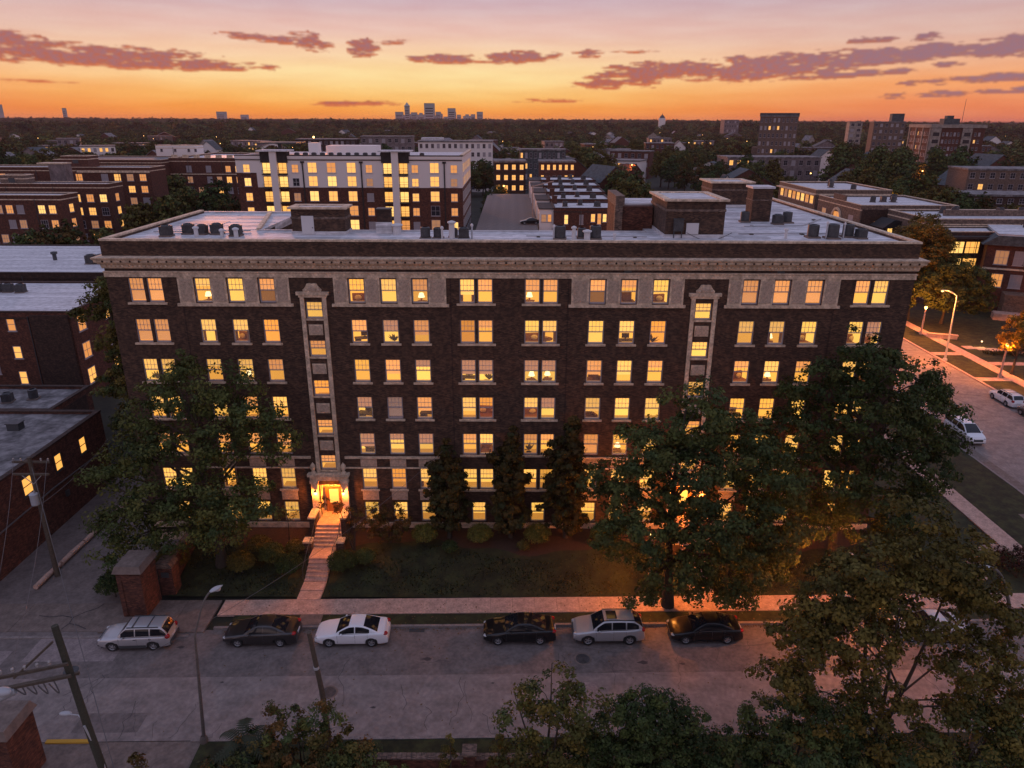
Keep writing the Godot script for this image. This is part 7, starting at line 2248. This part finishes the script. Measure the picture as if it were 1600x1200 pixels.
	tower("stair_tower", "narrow pale slab building left of the old hotel", 262, -540, 9, 20, 31.0, M.tower_pale, 8, 2, 0.0, -0.3, 34)
	var dome := thing("domed_tower", "small white domed cupola on the horizon right of centre", "building", Vector3(300, 0, -1500))
	part(dome, "drum", MB.new().lathe(Vector3.ZERO, [[7, 0], [7, 36], [5.5, 36.5]], 12), M.siding_white)
	part(dome, "dome", MB.new().lathe(Vector3(0, 36.5, 0), [[5.5, 0], [4.6, 3], [2.5, 5.2], [0.8, 6.2], [0.5, 8.5], [0, 9]], 12), M.slate)
	# halls and flats in the middle distance
	var h1 := tower("white_hall", "long white flat-roofed hall with dark windows behind the white flats", -26.5, -306, 34, 16, 22.0, M.siding_white, 6, 13, 0.06, 0.03, 41)
	part(h1, "roof_room", MB.new().box(-16, 22.6, -6, -6, 23.8, 2), M.roof_white)
	tower("grey_hall", "pale grey office block behind the white flats, upper left of centre", -74, -402, 30, 14, 22.0, M.tower_grey, 5, 8, 0.0, 0.05, 42)
	tower("dark_hall", "dark brick office block left of the pale grey one", -108, -396, 34, 14, 20.5, M.brick_band, 6, 11, 0.04, 0.05, 43)
	tower("lit_flats", "three-storey flats with every window lit, right of the white flats", -1.2, -221, 11, 12, 17.6, M.brick_band, 5, 4, 0.85, 0.03, 44)
	tower("lit_offices", "long low office with one lit window band beyond the lit flats", 13.5, -301, 21, 12, 18.6, M.slate, 4, 10, 0.30, 0.0, 45)
	tower("lit_lodge", "brick lodge with warm windows right of the lit flats", 17.5, -252, 14, 12, 16.0, M.brick_red, 4, 6, 0.55, 0.0, 46)
	tower("flat_roof_hall", "long low hall with white roof below the brick tower", 128, -330, 46, 18, 14.5, M.tower_grey, 3, 12, 0.03, 0.02, 47)
	tower("brick_school", "cream-windowed brick school wing at the right edge", 182, -222, 40, 16, 15.5, M.brick_tan, 4, 12, 0.02, -0.12, 48)
	tower("brick_school", "darker brick wing in front of the school at the right edge", 166, -190, 40, 14, 9.5, M.brick_band, 3, 12, 0.03, -0.12, 49)
	# houses with pitched roofs
	var hs := []
	var rng := RandomNumberGenerator.new()
	rng.seed = 77
	var fixed := [[96, -262, 22, 12, 7, 6, 0.0, 4, "blue-slated long house with dormers below the brick tower"], [140, -258, 20, 12, 7, 6, 0.2, 4, "blue-slated house with a lit dormer left of the side street poles"], [155, -300, 12, 12, 8, 5, 0.5, 2, "red-roofed house before the old hotel"], [172, -238, 16, 12, 9, 5, 0.3, 4, "grey-roofed house right of the old hotel's foot"], [196, -262, 20, 14, 12, 7, 0.2, 4, "big hip-roofed grey house at the right edge"], [52, -290, 9, 10, 9, 4, 0.6, 2, "red-roofed turreted house in the trees right of centre"], [106, -196, 12, 14, 6, 4, 0.9, 0, "white-gabled garage behind the long terrace"], [118, -200, 9, 12, 6, 4, 0.4, 0, "pink-sided small house behind the long terrace"], [24, -262, 10, 12, 13, 4, 0.2, 1, "blue-gabled house right of the lit flats"], [82, -240, 5, 6, 8, 4, 0.0, 0, "small pinkish gable below the blue-slated long house"]]
	for q in fixed:
		gable_house("pitched_house", q[8], Vector3(q[0], 0, q[1]), q[6], q[2], q[3], q[4], q[5], [M.brick_red, M.brick_tan, M.siding_white, M.tower_grey][int(q[0]) % 4], M.roof_rust if q[8].begins_with("red") else M.slate, [".", "w", "w.", ".w.", "w.wc"][q[7]])
	for k in 70:
		var d := rng.randf_range(430, 1400)
		var az := deg_to_rad(rng.randf_range(-36, 36))
		hs.append([sin(az) * d, 50 - cos(az) * d, rng.randf_range(9, 22), rng.randf_range(8, 14), rng.randf_range(7, 13), rng.randi() % 4, rng.randf_range(-0.7, 0.7), az])
	hs.sort_custom(func(p, q): return p[7] < q[7])
	for k in hs.size():
		var q = hs[k]
		var col: String = ["white", "brick", "grey", "pale"][q[5]]
		var wall: Material = [M.siding_white, M.brick_red, M.tower_grey, M.tower_pale][q[5]]
		gable_house("distant_house", "%s distant %s house in the far woods, %s from the left" % ["wide" if q[2] > 15 else "small", col, ordinal(k + 1)], Vector3(q[0], ground_height(q[0], q[1]), q[1]), q[6], q[2], q[3], q[4], q[4] * 0.4, wall, M.roof_grey if q[5] % 2 else M.slate, ["w.", ".w", "b.", ".", "wa"][k % 5])
	# flat-roofed town blocks between the trees
	var tb := []
	for k in 64:
		var d := rng.randf_range(330, 900)
		var az := deg_to_rad(rng.randf_range(-35, 35))
		var x := sin(az) * d
		var z := 50 - cos(az) * d
		if (x > 90 and x < 290 and z > -500) or (x < -8 and z > -420):
			continue
		tb.append([x, z, rng.randf_range(14, 34), rng.randf_range(10, 16), rng.randf_range(9, 16), rng.randi() % 4, rng.randf_range(-0.5, 0.5), az])
	tb.sort_custom(func(p, q): return p[7] < q[7])
	for k in tb.size():
		var q = tb[k]
		var wall: Material = [M.brick_red, M.tower_grey, M.siding_white, M.brick_tan][q[5]]
		tower("town_block", "%s flat-roofed town block among the trees, %s from the left" % [["red brick", "grey", "white", "tan brick"][q[5]], ordinal(k + 1)], q[0], q[1], q[2], q[3], q[4] + ground_height(q[0], q[1]), wall, 3, int(q[2] / 3.4), [0.05, 0.25, 0.1, 0.5][k % 4], q[6], 900 + k, -3.0)
	# far street lights seen as points
	var pts := [[12.0, 12.5, -228.0], [-3.0, 11.0, -198.0], [53.0, 13.0, -286.0], [122.0, 11.5, -258.0], [166.0, 12.5, -268.0], [173.0, 12.0, -268.0], [118.0, 8.0, -180.0], [101.0, 9.0, -150.0], [186.0, 15.0, -330.0], [-48.0, 27.5, -134.0], [-96.0, 13.0, -560.0], [150.0, 14.0, -600.0], [230.0, 13.0, -700.0], [-10.0, 12.0, -700.0], [-330.0, 13.0, -800.0], [60.0, 13.0, -520.0]]
	for k in 18:
		var d := rng.randf_range(420.0, 1500.0)
		var az := deg_to_rad(-33.0 + 66.0 * (k + rng.randf()) / 18.0)
		var x := sin(az) * d
		var z := 50.0 - cos(az) * d
		pts.append([x, ground_height(x, z) + 13.0, z])
	pts.sort_custom(func(p, q): return p[0] / (50.0 - p[2]) < q[0] / (50.0 - q[2]))
	for k in pts.size():
		var p = pts[k]
		var t := thing("distant_lamp", "%s distant street light from the left among the far trees" % ORD[k], "street lamp", Vector3(p[0], 0, p[2]))
		part(t, "post", MB.new().tube([Vector3.ZERO, Vector3(0, p[1], 0)], [0.14, 0.1], 6), M.metal_dark)
		part(t, "lamp_globe", MB.new().ball(Vector3(0, p[1], 0), Vector3(0.24, 0.24, 0.24), 5, 8), M.sodium)
		lamp_light(Vector3(p[0], p[1], p[2]), 40.0, Color(1.0, 0.58, 0.2), 0.2)

func ordinal(k: int) -> String:
	if k <= 50:
		return ORD[k - 1]
	var tens := {5: "fifty", 6: "sixty", 7: "seventy", 8: "eighty", 9: "ninety", 10: "hundred-and", 11: "hundred-and-ten", 12: "hundred-and-twenty", 13: "hundred-and-thirty", 14: "hundred-and-forty", 15: "hundred-and-fifty", 16: "hundred-and-sixty"}
	if k % 10 == 0:
		return tens[k / 10] + "th"
	return tens[k / 10] + "-" + ORD[k % 10 - 1]

func far_trees() -> void:
	var rng := RandomNumberGenerator.new()
	rng.seed = 404
	var kinds := []
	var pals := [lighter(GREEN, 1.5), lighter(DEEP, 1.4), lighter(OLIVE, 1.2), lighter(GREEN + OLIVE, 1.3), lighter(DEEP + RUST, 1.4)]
	for k in 5:
		var bl := []
		for j in 7:
			var a := j * 2.4 + k
			var u := j / 6.0
			bl.append([cos(a) * (2.4 - u * 1.4), 4.4 + u * 6.0, sin(a) * (2.4 - u * 1.4), 2.6 - u * 0.7, 2.2, 2.6 - u * 0.7])
		kinds.append([crown_of(bl, 0.55, 20, 0.62, pals[k], 500 + k, 1.0, 0.7).mesh(), trunk_of(0.3, 10.0, bl, 500 + k).mesh(), ["green", "dark", "olive", "mixed green", "brownish"][k]])
	var list := []
	# solid footprints to keep clear: x0, z0, x1, z1
	var keep := [[-152, -176, -93, -100], [-148, -238, -76, -186], [-63, -152, -9, -112], [3, -200, 26, -110], [70, -154, 94, -101], [73, -105, 127, -56], [44, -400, 68, 10], [-12, -228, 6, -214], [-46, -316, -8, -296], [-92, -412, -58, -392], [-128, -406, -90, -388], [2, -310, 26, -294], [9, -260, 26, -244], [142, -418, 172, -390], [200, -365, 236, -316], [240, -480, 264, -455], [103, -342, 153, -318], [142, -234, 206, -180], [84, -270, 110, -252], [128, -268, 152, -248], [-101, -84, -50, -30], [-30, -34, 30, 0], [-10, -175, 6, -106], [184, -272, 208, -250], [162, -248, 182, -228]]
	# belts of trees: x0, x1, z0, z1, how many, scale
	var belts := [[-8, 8, -215, -180, 7, 1.0], [-9, 4, -175, -155, 4, 0.8], [-96, -80, -104, -86, 6, 0.95], [-92, -66, -150, -118, 11, 1.15], [-110, -66, -190, -176, 6, 1.1], [28, 70, -330, -150, 44, 1.25], [70, 100, -330, -212, 16, 1.2], [100, 136, -318, -150, 15, 1.15], [120, 150, -245, -120, 14, 1.1], [150, 215, -330, -235, 26, 1.5], [-230, -60, -420, -242, 60, 1.35], [-60, 40, -420, -320, 24, 1.3], [40, 240, -470, -345, 50, 1.35], [170, 300, -240, -120, 14, 1.2], [-42, -8, -290, -232, 12, 1.1], [-14, 4, -160, -112, 8, 0.85]]
	for b in belts:
		for k in b[4]:
			var x := rng.randf_range(b[0], b[1])
			var z := rng.randf_range(b[2], b[3])
			var ok := true
			for q in keep:
				if x > q[0] - 2 and x < q[2] + 2 and z > q[1] - 2 and z < q[3] + 2:
					ok = false
			if ok:
				list.append([x, z, b[5] * rng.randf_range(0.75, 1.2), rng.randi() % 5, atan2(x, 50.0 - z)])
	list.sort_custom(func(p, q): return p[4] < q[4])
	if list.size() > 290:
		list.resize(290)
	for k in list.size():
		var q = list[k]
		var kd = kinds[q[3]]
		var t := thing("town_tree", "%s tree of the town belt, %s from the left" % [kd[2], ordinal2(k + 1)], "tree", Vector3(q[0], 0, q[1]), q[4] * 7.0, "trees of the town belt")
		t.scale = Vector3.ONE * q[2]
		part(t, "crown", kd[0], M.leaf_far)
		part(t, "trunk", kd[1], M.bark)
	# the far woods, which read as one mass
	var mesh_: ArrayMesh
	var bl2 := []
	for j in 5:
		var a := j * 2.5
		bl2.append([cos(a) * 2.2, 4.5 + (j % 3) * 1.6, sin(a) * 2.2, 2.8, 2.3, 2.8])
	for kind in 3:
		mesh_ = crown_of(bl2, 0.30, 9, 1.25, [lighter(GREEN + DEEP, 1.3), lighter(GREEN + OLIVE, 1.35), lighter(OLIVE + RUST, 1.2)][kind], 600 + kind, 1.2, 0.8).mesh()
		mesh_.surface_set_material(0, M.leaf_far)
		var xf: Array[Transform3D] = []
		for k in 16000:
			var d: float
			var sc: float
			if k < 8000:
				d = sqrt(rng.randf_range(400.0 * 400.0, 1500.0 * 1500.0))
				sc = rng.randf_range(0.9, 1.5)
			else:
				d = sqrt(rng.randf_range(1500.0 * 1500.0, 4150.0 * 4150.0))
				sc = rng.randf_range(1.5, 2.8)
			var az := deg_to_rad(rng.randf_range(-44, 44))
			var x := sin(az) * d
			var z := 50 - cos(az) * d
			var ok := z < -425 or absf(x) > 240
			for q in keep:
				if x > q[0] - 4 and x < q[2] + 4 and z > q[1] - 4 and z < q[3] + 4:
					ok = false
			if not ok or (z < -1216 and z > -1300 and x > 340 and x < 380):
				continue
			# clearings
			if d < 1600 and sin(x * 0.018 + 2.0) * sin(z * 0.013) > 0.72:
				continue
			xf.append(Transform3D(Basis(Vector3.UP, rng.randf() * TAU).scaled(Vector3(sc, sc * rng.randf_range(0.8, 1.1), sc)), Vector3(x, ground_height(x, z) - 1.5, z)))
		var mm := MultiMesh.new()
		mm.transform_format = MultiMesh.TRANSFORM_3D
		mm.use_colors = true
		mm.mesh = mesh_
		mm.instance_count = xf.size()
		for k in xf.size():
			mm.set_instance_transform(k, xf[k])
			var tone := 0.5 + 1.15 * pow(rng.randf(), 1.3)
			mm.set_instance_color(k, Color(tone * rng.randf_range(0.9, 1.2), tone, tone * rng.randf_range(0.8, 1.1)))
		var o := MultiMeshInstance3D.new()
		o.multimesh = mm
		o.material_override = M.leaf_far
		put(o, "woodland", self)
		tag(o, ["dark green far-off woods reaching to the horizon", "mid green far-off woods reaching to the horizon", "olive and rust far-off woods reaching to the horizon"][kind], "woodland", "", "stuff")

func ordinal2(k: int) -> String:
	if k <= 100:
		return ordinal(k)
	if k <= 200:
		return "hundred-and-" + (ordinal(k - 100) if k > 100 else "")
	return "two-hundred-and-" + ordinal(k - 200) if k > 200 else "two-hundredth"

func lighter(p: Array, f: float) -> Array:
	var o := []
	for q in p:
		o.append(q * f)
	return o
